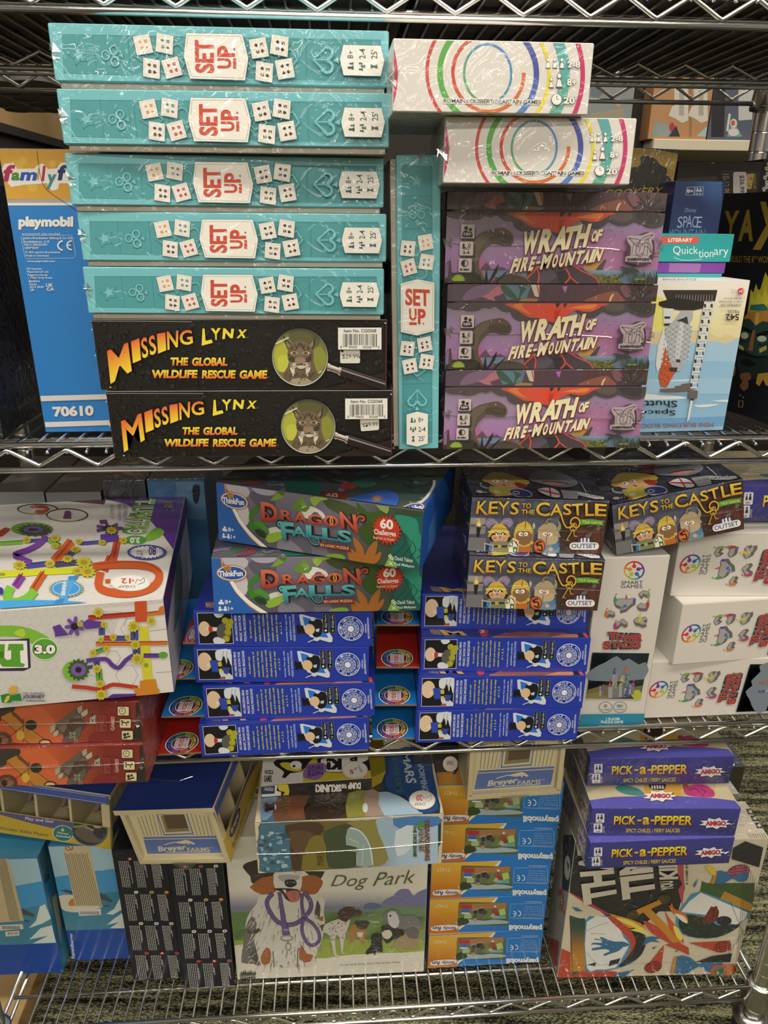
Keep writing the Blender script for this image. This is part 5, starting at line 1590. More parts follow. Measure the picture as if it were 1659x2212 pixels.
PROTO = {}
for key, p, lab, grp in (
        (('coins', True), (-.1599, -.0302, -.5729, .98), 'blue magic set with a red flap, lowest of the left stack', 'blue magic sets, left stack'),
        (('cards', False), (-.1535, -.0228, -.5276, -.73), 'blue magic set second from the bottom of the left stack, shifted right', 'blue magic sets, left stack'),
        (('cards', False), (-.1605, -.0191, -.4796, -1.2, .8), 'blue magic set second from the top of the left stack, in full view', 'blue magic sets, left stack'),
        (('coins', True), (-.1567, -.0188, -.4341, -1.2, .8), 'topmost blue magic set of the left stack, right under the dragon puzzle boxes', 'blue magic sets, left stack'),
        (('cards', False), (.0865, -.0189, -.5729, -1.55), 'blue magic set at the bottom of the right stack, blue flap', 'blue magic sets, right stack'),
        (('cards', False), (.0883, -.0159, -.5276, -2.64), 'blue magic set second from the bottom of the right stack, blue flap', 'blue magic sets, right stack'),
        (('coins', True), (.0913, -.0068, -.4823, -3.25), 'blue magic set with a red flap in the right stack', 'blue magic sets, right stack'),
        (('cards', False), (.0924, .0110, -.4368, -2.4, .6), 'topmost blue magic set of the right stack, under the castle games', 'blue magic sets, right stack')):
    if key not in PROTO: PROTO[key] = o = make_magic(*key)
    else: o = copy_tree(PROTO[key])
    o.matrix_world = pose(*p)
    if 'topmost' in lab and 'left' in lab:                  # its flap is squeezed short by the marble run box
        for ch in o.children:
            if ch.name.startswith('card_flap'): ch.scale.x = .3
    tag(o, lab, 'magic set', grp)


# ---- Dragon Falls
def art_dragon(mb, w, d, h):
    quad = [(464.4, 1206.9), (916.9, 1224.8), (908.7, 1341.4), (461.2, 1335.5)]
    a = face_art(mb, 'F', w, d, h, quad=quad, vw=(440, 1010, .3255), margin=.0007)
    a.grid(60, 590, 1480, 1030, 12, 5, lambda x, y: mix(mix(C('7d7788'), C('57525f'), min(1, max(0, (y - 620)/350))), C('3a4a2f'), min(1, max(0, (x - 950)/350))))
    # pale waterfalls and rocks
    for p, c in (([(140, 610), (260, 600), (330, 640), (300, 690), (200, 680)], 'b9b3bd'), ([(330, 660), (450, 620), (520, 700), (470, 760), (380, 740)], '5d5968'), ([(230, 700), (300, 730), (320, 820), (280, 880), (230, 800)], 'c9c4c6'),
                 ([(690, 720), (760, 700), (840, 730), (850, 770), (720, 780)], 'e3ddd6'), ([(760, 760), (830, 760), (860, 960), (900, 1010), (700, 1010)], '6f6a78'), ([(600, 900), (700, 880), (760, 1010), (560, 1010)], '5c5966'),
                 ([(540, 930), (620, 940), (700, 1010), (520, 1010)], '7f7a88'), ([(450, 880), (540, 860), (560, 920), (480, 940)], 'cfd0c2'), ([(850, 640), (1000, 660), (1080, 700), (1000, 740), (880, 700)], '4a5233'), ([(350, 600), (520, 625), (480, 660), (380, 650)], 'a9a3b3')):
        a.poly(p, c, sm=3)
    for p, c in (([(430, 930), (520, 890), (560, 900), (520, 950), (450, 970)], '8fae3a'), ([(560, 620), (620, 610), (560, 670), (480, 690)], '7f9a3a'), ([(660, 680), (720, 650), (700, 720), (760, 690), (730, 740), (640, 730)], '6a8a35'),
                 ([(760, 650), (840, 630), (880, 650), (830, 660), (790, 700)], '9ab545'), ([(1060, 640), (1130, 700), (1200, 690), (1240, 720), (1180, 760), (1100, 740)], '3f5a26'), ([(1080, 800), (1150, 760), (1220, 850), (1160, 900), (1090, 870)], '3a5224'),
                 ([(870, 990), (960, 980), (980, 1010), (860, 1012)], '7f9a3a'), ([(520, 600), (600, 590), (590, 640), (560, 650)], '4f6a2a'), ([(1180, 650), (1260, 640), (1250, 700)], '8aa050')):
        a.poly(p, c, sm=2)
    for t in range(-80, 90, 20): a.poly([(700, 700), (700 + 80*math.sin(R(t)), 690 - 60*math.cos(R(t))), (712, 705)], '7f9f3f')
    a.poly([(320, 790), (370, 740), (395, 720), (390, 770), (350, 800), (345, 850), (400, 870), (330, 905), (318, 860)], '3f7a2a', sm=3); a.poly([(350, 850), (400, 830), (450, 870), (460, 910), (400, 880)], '4f8a2f', sm=3)
    a.poly([(355, 890), (420, 900), (440, 940), (380, 930)], '233f1c', sm=2)
    # orange flower, green dragon neck at right
    for p in ([(1080, 1010), (1040, 900), (1045, 860), (1100, 920), (1110, 1010)], [(1100, 1010), (1130, 920), (1190, 860), (1180, 940), (1140, 1010)], [(1010, 1010), (1000, 930), (1060, 960), (1090, 1015)], [(1130, 1012), (1180, 950), (1215, 930), (1200, 980), (1160, 1015)]): a.poly(p, 'a8642a', sm=2)
    a.poly([(1340, 700), (1470, 690), (1470, 1020), (1260, 1020), (1270, 900), (1330, 800)], '1f5a4f', sm=0)
    a.poly([(1300, 700), (1420, 710), (1440, 790), (1470, 830), (1470, 1000), (1400, 920), (1370, 830), (1330, 770)], '2f8a6f', sm=3)
    for k in range(4): a.line([(1320 + k*38, 760 + k*40), (1360 + k*30, 850 + k*20), (1290 + k*45, 940)], 5, '174238', sm=3)
    a.poly([(1230, 1015), (1270, 930), (1310, 1015)], '7fae4a')
    # blue corner with its white sweep
    a.poly([(60, 600), (150, 600), (160, 700), (200, 780), (260, 870), (350, 960), (470, 1030), (60, 1030)], 'd9872f', sm=0)
    a.line([(205, 770), (250, 850), (330, 935), (440, 1015)], 26, 'efe9df', sm=4)
    a.poly([(60, 600), (140, 600), (150, 690), (190, 775), (235, 860), (320, 955), (405, 1015), (60, 1030)], '2a5fa5', sm=0)
    a.ell(213, 716, 107, 56, 'c9722a', rot=4); a.ell(213, 716, 100, 50, 'efe9e0', rot=4); a.ell(213, 716, 94, 45, '24549a', rot=4)
    a.text('ThinkFun', [(122, 697), (288, 700), (288, 740), (122, 738)], 'efe9e0', bold=.035)
    a.ell(185, 680, 26, 23, 'c98a4a'); a.line([(185 + k*1.7*math.cos(k*.75), 681 + k*1.5*math.sin(k*.75)) for k in range(14)], 4, '5a3a22')
    WH = 'e6e6ea'
    a.ell(125, 905, 9, 9, WH); a.rect(105, 912, 122, 930, WH); a.rect(118, 914, 142, 931, WH); a.text('8+', (150, 900, 195, 928), WH, bold=.02)
    for x in (112, 150): a.ell(x, 952, 8, 8, WH); a.poly([(x - 10, 960), (x + 10, 960), (x + 12, 977), (x - 12, 977)], WH)
    a.line([(112, 968), (150, 968)], 6, WH); a.text('1+', (170, 948, 207, 975), WH, bold=.02)
    # title
    K = '2a1512'
    pieces = [('D', [(412, 700), (535, 705), (535, 830), (412, 828)]), ('R', [(555, 738), (640, 740), (640, 808), (555, 806)]), ('A', [(642, 742), (740, 744), (742, 808), (640, 808)]), ('G', [(745, 745), (838, 747), (838, 808), (745, 808)]), ('O', [(850, 740), (950, 742), (950, 812), (850, 812)]), ('N', [(955, 712), (1060, 722), (1075, 835), (962, 810)])]
    for s, q in pieces: a.text(s, q, K, bold=.09)
    a.line([(1050, 790), (1075, 730), (1112, 728), (1110, 752), (1090, 752)], 22, K, sm=4); a.line([(420, 810), (440, 770), (470, 790), (455, 812)], 20, K, sm=4)
    for s, q in pieces: a.text(s, q, 'ffffff', bold=.03, grad=('d8704f', 'a8302a'))
    a.line([(1052, 792), (1075, 732), (1110, 730), (1108, 750), (1092, 751)], 12, 'c0513c', sm=4); a.line([(422, 808), (440, 772), (467, 790), (455, 808)], 10, 'c0513c', sm=4)
    a.ell(902, 776, 12, 26, 'd9a03a'); a.ell(902, 776, 4, 20, '3a2010')
    pieces = [('F', [(545, 815), (645, 815), (640, 935), (560, 935)]), ('A', [(630, 832), (730, 836), (735, 900), (625, 900)]), ('L', [(728, 818), (840, 820), (842, 895), (728, 893)]), ('L', [(838, 822), (940, 824), (942, 897), (838, 895)]), ('S', [(940, 822), (1030, 824), (1030, 900), (940, 900)])]
    for s, q in pieces: a.text(s, q, K, bold=.09)
    a.line([(600, 840), (550, 815), (530, 830), (545, 855), (570, 845)], 22, K, sm=4); a.line([(725, 870), (770, 935), (815, 930), (810, 890), (785, 905)], 20, K, sm=4)
    for s, q in pieces: a.text(s, q, 'ffffff', bold=.03, grad=('5fb5ae', '2a6f7a'))
    a.line([(600, 840), (552, 818), (533, 832), (547, 852)], 12, '58aaa5', sm=4); a.line([(725, 870), (770, 932), (812, 928), (808, 893), (788, 903)], 10, '3a8288', sm=4)
    a.poly([(815, 916), (1030, 918), (1015, 933), (1028, 953), (815, 945)], '7d2a1e'); a.text('3D LOGIC PUZZLE', (822, 924, 1010, 940), 'd9b98a', bold=.02)
    a.star(1250, 790, 95, 72, 22, 'b5331f'); a.ell(1250, 790, 74, 72, 'c23a24')
    a.text('60', (1210, 725, 1290, 785), 'efe6d8', bold=.04); a.text('Challenges', (1173, 792, 1305, 833), 'efe6d8', bold=.02); a.text('Beginner to Expert', (1168, 835, 1298, 856), 'e3d3c3')
    a.text('David Yakos', (1297, 940, 1402, 965), 'e3e3d8', bold=.01); a.text('Paul Mafayon', (1294, 978, 1410, 1000), 'e3e3d8', bold=.01)
    a.ring(1268, 945, 8, 8, 5, 'e3e3d8'); a.ring(1280, 955, 8, 8, 5, 'e3e3d8'); a.line([(1260, 978), (1284, 1000)], 5, 'e3e3d8'); a.line([(1284, 978), (1260, 1000)], 5, 'e3e3d8')


def art_dragon_top(mb, w, d, h, mw):
    a = face_art(mb, 'T', w, d, h, mw, vw=(440, 1010, .3255))
    a.grid(60, 0, 1640, 360, 10, 5, lambda x, y: mix(C('5a5562'), C('3a4a44'), min(1, max(0, (x - 300)/900))))
    rnd = random.Random(4); a.layer()
    for k in range(60):
        x, y = rnd.uniform(150, 1500), rnd.uniform(20, 300); a.ell(x, y, rnd.uniform(20, 70), rnd.uniform(6, 18), rnd.choice(['7d7788', '4a5a3a', '3f5a52', '6a6474', '2f3f38']), n=9, rot=rnd.uniform(-20, 20), same=(k % 2 == 0))
    a.poly([(560, 90), (700, 65), (770, 120), (760, 190), (620, 200), (540, 150)], '24594c', sm=3); a.poly([(980, 100), (1100, 80), (1150, 120), (1050, 140)], '3a6a5a', sm=3); a.poly([(900, 130), (960, 100), (1020, 140), (940, 150)], '9a3a32', sm=2)
    a.poly([(880, 250), (1200, 150), (1300, 210), (1240, 290), (1180, 270)], '2f55a0', sm=2)
    a.text('DRAGON', [(215, 120), (390, 60), (400, 110), (235, 135)], '8a3a34', bold=.05); a.text('FALLS', [(380, 70), (530, 60), (520, 110), (395, 120)], '34505a', bold=.04)
    a.ell(870, 195, 90, 32, '7d2a22'); a.text('60', (812, 175, 890, 208), 'c9a090', bold=.03)
    a.star(1150, 212, 55, 20, 11, 'a8744a', sy=.6)
    a.poly([(1290, 330), (1480, 340), (1600, 100), (1540, 90), (1500, 180), (1420, 250)], '24539a'); a.line([(1240, 310), (1330, 270), (1450, 230), (1520, 140), (1530, 90)], 18, 'd9d0c4', sm=3)
    a.ell(1390, 275, 76, 34, 'c9722a', rot=-10); a.ell(1390, 275, 70, 29, 'efe9e0', rot=-10); a.ell(1390, 275, 66, 26, '24549a', rot=-10); a.text('ThinkFun', [(1320, 272), (1440, 250), (1455, 285), (1345, 308)], 'efe9e0', bold=.03)


def art_dragon_side(mb, w, d, h, mw):
    a = face_art(mb, 'R', w, d, h, mw, vw=(440, 1010, .3255)); a.all('1f5fb0')
    a.lines([[(1490 + k*9, 560 - k*16), (1500 + k*9, 380 - k*22)] for k in range(6)], 4, '5f8fc8')


DG = (.2184, .183, .0652)
d1p, d2p = (-.1265, .0040, -.3172, -18.79, 2.0), (-.1313, -.0334, -.3852, 1.96, 1.7)
d1 = empty('puzzle_game', pose(*d1p)); tag(d1, 'upper jungle dragon puzzle box, turned askew with its right side showing', 'board game', 'dragon puzzle boxes')
mb = MB(); mb.box(0, 0, 0, *DG, {'F': C('57525f'), 'T': C('4a4a50'), 'R': C('1f5fb0'), '*': C('24539a')}, bev=.001)
art_dragon(mb, *DG); art_dragon_top(mb, *DG, pose(*d1p)); art_dragon_side(mb, *DG, pose(*d1p)); mb.build('box_body', CARD_GLOSS, d1)
d2 = copy_tree(d1, pose(*d2p)); tag(d2, 'lower jungle dragon puzzle box, lying on the blue magic sets', 'board game', 'dragon puzzle boxes')


# ---- Keys to the Castle
def art_keys(mb, w, d, h):
    quad = [(1020, 1077.9), (1316, 1091.6), (1298.5, 1202.7), (1009, 1194.7)]
    a = face_art(mb, 'F', w, d, h, quad=quad, vw=(960, 1000, .22905), margin=.0005)
    a.all('4d4d5e')
    rnd = random.Random(2); a.layer()
    for r_ in range(8):                                     # stone blocks
        for c_ in range(10):
            x0, y0 = 180 + c_*150 + (r_ % 2)*70, 320 + r_*75
            a.rrect(x0 + 5, y0 + 5, x0 + 143, y0 + 69, 12, rnd.choice(['575769', '4a4a5b', '5f5f70', '535365']), same=True)
    for y0, y1, c in ((530, 600, '9a958c'), (610, 690, '8a867f'), (720, 860, '77757a')): a.poly([(200, y0), (400, y0 + 8), (385, y1), (200, y1)], c)
    a.poly([(1100, 860), (1090, 560), (1200, 440), (1400, 400), (1560, 420), (1560, 900), (1100, 880)], '3a2a28', sm=0)
    for k in range(5): a.poly([(1180 + k*75, 530 - (k == 0)*0), (1247 + k*75, 500), (1240 + k*72, 890), (1172 + k*72, 880)], '5b3128' if k % 2 else '512a22')
    a.poly([(305, 618), (352, 620), (330, 720), (308, 718)], '17151a'); a.poly([(302, 612), (330, 540), (345, 580), (355, 612)], 'e8b04a', sm=2); a.poly([(318, 612), (330, 570), (343, 610)], 'f3e0a0', sm=2)
    # knight with plumes
    for s in (-1, 1): a.poly([(525, 600), (525 + s*50, 545), (525 + s*110, 545), (525 + s*135, 590), (525 + s*100, 630), (525 + s*60, 600)], '8f7f97', sm=3); a.line([(525 + s*15, 590), (525 + s*70, 565), (525 + s*110, 590)], 5, 'b9a9bd', sm=3)
    a.poly([(455, 680), (600, 680), (625, 750), (440, 750)], '17151a', sm=2)
    a.poly([(460, 700), (600, 700), (602, 750), (560, 772), (500, 770), (462, 745)], 'dfa375', sm=3); a.ell(482, 728, 16, 14, 'd0705a')
    a.poly([(415, 712), (450, 640), (480, 605), (525, 592), (570, 605), (600, 640), (632, 712), (600, 715), (580, 680), (470, 675), (440, 712)], 'd3ab3a', sm=2); a.poly([(440, 655), (600, 655), (612, 680), (430, 680)], 'e3c25a', sm=2)
    a.ell(507, 692, 17, 15, 'efe9e2'); a.ell(550, 690, 17, 15, 'efe9e2'); a.ell(512, 692, 6, 7, '17151a'); a.ell(546, 692, 6, 7, '17151a'); a.line([(485, 672), (520, 684)], 7, '17151a'); a.line([(538, 684), (570, 672)], 7, '17151a')
    a.poly([(525, 705), (548, 715), (530, 735)], '4a7fae'); a.line([(560, 740), (590, 725)], 12, 'c98a5a')
    a.poly([(440, 765), (620, 765), (640, 865), (420, 865)], '7f8468', sm=2); a.rect(470, 795, 600, 815, '3a2a22'); a.rect(510, 790, 545, 822, 'c9a03a')
    a.poly([(380, 768), (475, 792), (455, 862), (375, 850)], 'c9b08a'); a.poly([(390, 780), (465, 798), (446, 866), (385, 855)], '3f7ab0'); a.poly([(395, 790), (430, 800), (420, 835), (440, 838), (395, 848)], '1a1a22')
    # bearded middle knight
    a.poly([(680, 790), (810, 790), (815, 865), (670, 865)], 'c06428', sm=2); a.poly([(670, 660), (840, 660), (838, 780), (760, 810), (680, 780)], '8a623a', sm=3)
    a.poly([(665, 700), (675, 640), (700, 600), (755, 575), (780, 568), (820, 600), (845, 650), (845, 700), (835, 690), (800, 660), (710, 660), (680, 700), (690, 770), (760, 800), (830, 770), (842, 740), (820, 800), (755, 812), (690, 798)], 'd3ab3a', sm=0); a.poly([(690, 630), (830, 630), (842, 660), (672, 662)], 'e3c25a')
    a.line([(778, 570), (770, 640)], 8, '6a5a1e'); a.ell(728, 690, 20, 20, 'efe9e2'); a.ell(778, 690, 20, 20, 'efe9e2'); a.ell(735, 692, 6, 7, '17151a'); a.ell(772, 692, 6, 7, '17151a'); a.ell(752, 712, 14, 10, 'a87a4a')
    a.line([(852, 600), (830, 862)], 9, '8a8580'); a.poly([(855, 580), (868, 615), (852, 650), (838, 610)], 'b9b5b0'); a.ell(832, 770, 18, 16, 'd3ab3a')
    a.poly([(610, 790), (655, 722), (712, 750), (705, 862), (610, 862)], 'd9c98a', sm=0); a.poly([(618, 792), (655, 732), (703, 756), (696, 862), (618, 862)], 'efe6d8'); a.poly([(618, 792), (655, 732), (655, 800), (618, 812)], '4a7a3a'); a.poly([(655, 806), (698, 812), (696, 862), (655, 862)], '4a7a3a'); a.lines([[(660 + k*14, 745 + k*5), (700, 790 + k*10)] for k in range(3)], 7, 'b5473a'); a.ell(638, 785, 10, 12, 'efe6d8'); a.ell(675, 840, 10, 12, 'efe6d8')
    # helmeted knight with horns and red shield
    a.poly([(880, 790), (1060, 780), (1080, 865), (880, 865)], '6f8f9f', sm=2); a.poly([(1020, 780), (1080, 770), (1075, 830), (1030, 830)], '4f7fa5', sm=2)
    a.poly([(890, 680), (920, 640), (1060, 650), (1075, 760), (1000, 790), (900, 770)], 'bfa883', sm=2); a.poly([(885, 660), (910, 620), (960, 590), (1010, 585), (1060, 615), (1092, 700), (1085, 718), (890, 665)], 'b09a76', sm=2)
    a.poly([(955, 598), (975, 550), (1020, 545), (985, 570), (990, 600)], '7f7562', sm=2); a.poly([(1060, 650), (1085, 600), (1070, 560), (1100, 590), (1105, 640), (1080, 670)], '9a8f77', sm=2)
    a.poly([(930, 672), (1030, 682), (1025, 710), (930, 705)], 'd9a58a'); a.ell(955, 690, 20, 17, 'efe9e2'); a.ell(1005, 695, 20, 17, 'efe9e2'); a.ell(960, 690, 6, 7, '17151a'); a.ell(1000, 695, 6, 7, '17151a'); a.ell(980, 700, 12, 10, 'c0604a'); a.line([(970, 720), (968, 780)], 6, '6a5a46')
    a.ell(1010, 830, 22, 18, 'dca58a')
    a.ell(902, 800, 58, 66, '2a1a1a'); a.ell(902, 800, 54, 62, 'c2442a'); a.ell(902, 800, 44, 52, 'd9752f'); a.line([(880, 830), (925, 840), (920, 790), (880, 795), (900, 760), (925, 765)], 14, '17121a', sm=3); a.poly([(860, 790), (880, 760), (900, 780)], '17121a')
    # keys, ribbon and lettering
    K = '2a2015'; Yl = 'dfa92f'
    a.line([(1100, 500), (1130, 590), (1165, 630), (1230, 600)], 22, K, sm=4); a.ring(1233, 585, 42, 48, 24, K, a0=-200, a1=90)
    L = [('K', [(320, 372), (415, 368), (418, 505), (298, 490)]), ('E', [(430, 378), (512, 375), (512, 497), (418, 495)]), ('Y', [(512, 380), (625, 378), (580, 507), (545, 505)]), ('S', [(640, 388), (720, 388), (705, 505), (622, 503)]),
         ('TO', [(742, 400), (828, 402), (822, 447), (740, 445)]), ('THE', [(735, 458), (860, 462), (858, 505), (732, 500)]),
         ('C', [(875, 392), (1000, 395), (1000, 525), (870, 518)]), ('A', [(1020, 412), (1110, 412), (1118, 520), (1000, 518)]), ('S', [(1125, 410), (1198, 412), (1198, 515), (1122, 513)]), ('T', [(1200, 415), (1305, 408), (1300, 520), (1215, 518)]), ('L', [(1325, 410), (1400, 412), (1405, 525), (1325, 525)]), ('E', [(1412, 412), (1520, 422), (1512, 530), (1412, 525)])]
    for s, q in L: a.text(s, q, K, bold=.08)
    for s, q in L: a.text(s, q, 'ffffff', bold=.015, grad=('f0c23f', 'd3952a'))
    a.line([(1100, 500), (1130, 590), (1165, 630), (1230, 600)], 13, Yl, sm=4); a.ring(1233, 585, 42, 48, 13, Yl, a0=-200, a1=90)
    a.poly([(1275, 555), (1380, 552), (1500, 570), (1482, 590), (1490, 612), (1380, 602), (1285, 605)], '4f9a3f'); a.text('TILE GAME', [(1297, 563), (1475, 580), (1473, 602), (1295, 588)], 'd9c95a', bold=.02)
    for x1, y1 in ((1150, 750), (1228, 715)):
        a.line([(1215, 640), (x1, y1)], 11, 'b08a2f'); a.line([(x1, y1 - 8), (x1 + 26, y1 - 4)], 10, 'b08a2f')
    a.ring(1215, 640, 28, 18, 9, 'c9a03a'); a.ring(1222, 605, 22, 16, 8, 'c9a03a')
    a.ell(1318, 760, 66, 38, '2a3f7d', a0=180, a1=360); a.rrect(1180, 765, 1447, 832, 32, 'ece8e2'); a.text('OUTSET', (1198, 776, 1425, 818), '2f3f7a', bold=.015)
    for x, k in ((1290, 1), (1320, 1.25), (1352, 1)): a.ell(x, 748 - 12*k, 9*k, 9*k, 'ece8e2'); a.poly([(x - 12*k, 768), (x - 5*k, 738), (x + 5*k, 738), (x + 12*k, 768)], 'ece8e2')


def art_keys_top(mb, w, d, h, mw):
    a = face_art(mb, 'T', w, d, h, mw, vw=(1220, 1000, .2646))
    a.all('3a3a48')
    for r_ in range(6):
        for c_ in range(8): a.poly([(c_*190 - r_*70 + 10, r_*62 + 4), (c_*190 - r_*70 + 180, r_*62 - 14), (c_*190 - r_*70 + 215, r_*62 + 44), (c_*190 - r_*70 + 45, r_*62 + 60)], '43434f' if (r_ + c_) % 2 else '373743')
    a.poly([(610, 70), (700, 20), (760, 30), (740, 90), (640, 90)], '7a2f32', sm=3)
    a.poly([(730, 90), (760, 10), (950, -20), (1110, 20), (1120, 70), (1010, 110), (800, 110)], '83838a', sm=3); a.poly([(860, 80), (960, 70), (1050, 60), (1000, 95), (880, 105)], 'c98a7a', sm=2); a.line([(850, 90), (960, 70), (1060, 62)], 7, '26242a')
    a.poly([(1030, 130), (1180, 110), (1200, 180), (1090, 200)], '9a9aa0')
    a.poly([(375, 190), (430, 100), (560, 90), (740, 110), (750, 150), (640, 150), (480, 200)], 'c9a53f', sm=2); a.poly([(440, 170), (720, 140), (740, 190), (620, 215), (470, 215)], 'dba878', sm=2); a.poly([(640, 150), (740, 150), (740, 190), (680, 185)], '9a3529', sm=2)
    a.ell(495, 175, 30, 14, 'efe9e2'); a.ell(560, 155, 24, 11, 'efe9e2'); a.ell(488, 178, 7, 6, '17151a'); a.ell(552, 158, 7, 5, '17151a'); a.line([(560, 190), (590, 200)], 8, '7a3a2a')
    a.poly([(470, 230), (700, 200), (720, 250), (600, 300), (540, 310)], 'c9b03f', sm=2); a.ring(450, 225, 60, 28, 16, '9a9a98', a0=20, a1=200)
    a.ell(740, 235, 95, 35, '3a3a75'); a.ring(740, 235, 95, 35, 8, 'b5b5c4'); a.poly([(510, 280), (560, 300), (545, 320), (520, 315)], '8a5a2a')
    a.poly([(838, 170), (940, 125), (1030, 150), (1072, 200), (1000, 220), (900, 205)], '26262e', sm=2); a.poly([(850, 170), (940, 132), (1025, 155), (1060, 198), (1000, 212), (905, 198)], 'd9d8d6', sm=2); a.line([(935, 135), (985, 210)], 12, 'c03535'); a.line([(860, 172), (1055, 178)], 12, 'c03535')
    a.line([(1160, 40), (1240, 110)], 8, 'b9b5b0')
    a.rrect(1178, 118, 1405, 150, 14, 'd9d6d2'); a.text('OUTSET', [(1188, 132), (1390, 106), (1392, 124), (1192, 152)], '4a4a5f')
    a.ell(422, 300, 30, 12, 'd9d6d2'); a.text('8+', (455, 285, 500, 305), 'c9c5c2'); a.ell(555, 272, 32, 13, 'd9d6d2'); a.text('2-4', (590, 255, 630, 275), 'c9c5c2'); a.ring(705, 243, 26, 12, 6, 'd9d6d2')


def art_keys_left(mb, w, d, h, mw):
    a = face_art(mb, 'L', w, d, h, mw, vw=(960, 1000, .22905)); a.all('35353f')
    a.text('CASTLE', [(85, 140), (225, 330), (222, 470), (85, 260)], 'b5892f', bold=.03); a.poly([(150, 640), (205, 690), (205, 765), (150, 710)], 'd3d0d0'); a.text('OUTSET', [(154, 662), (202, 705), (202, 745), (154, 700)], '3a4a7d')


KY = (.1446, .150, .0612)
k3p = (.3100, .0094, -.3478, -1.0, -11.9)
kt = empty('tile_game', pose(.1369, -.0132, -.3280, -2.97, 1.6)); tag(kt, 'castle knights tile game on top of the left pair', 'board game', 'castle tile games')
mb = MB(); mb.box(0, 0, 0, *KY, {'F': C('4d4d5e'), 'T': C('3a3a48'), '*': C('35353f')}, bev=.0011)
art_keys(mb, *KY); art_keys_top(mb, *KY, pose(*k3p)); art_keys_left(mb, *KY, pose(.1369, -.0132, -.3280, -2.97, 1.6))
mb.build('box_body', WRAPPED, kt)
seam(kt, [(-.0006, -.0004, .0285), (.02, -.0012, .028), (.07, -.0013, .0275), (.12, -.0013, .0262), (.143, -.0008, .0255)], .00035, tabs=[(.138, 0, .034), (.135, 0, .029), (.128, 0, .022), (.001, 0, .030)])
o = copy_tree(kt, pose(.1360, -.0227, -.3909, -3.63, 1.5)); tag(o, 'castle knights tile game lying on the blue magic sets, lower of the pair', 'board game', 'castle tile games')
o = copy_tree(kt, pose(*k3p)); tag(o, 'castle knights tile game tilted up to the right, on the white tower boxes', 'board game', 'castle tile games')


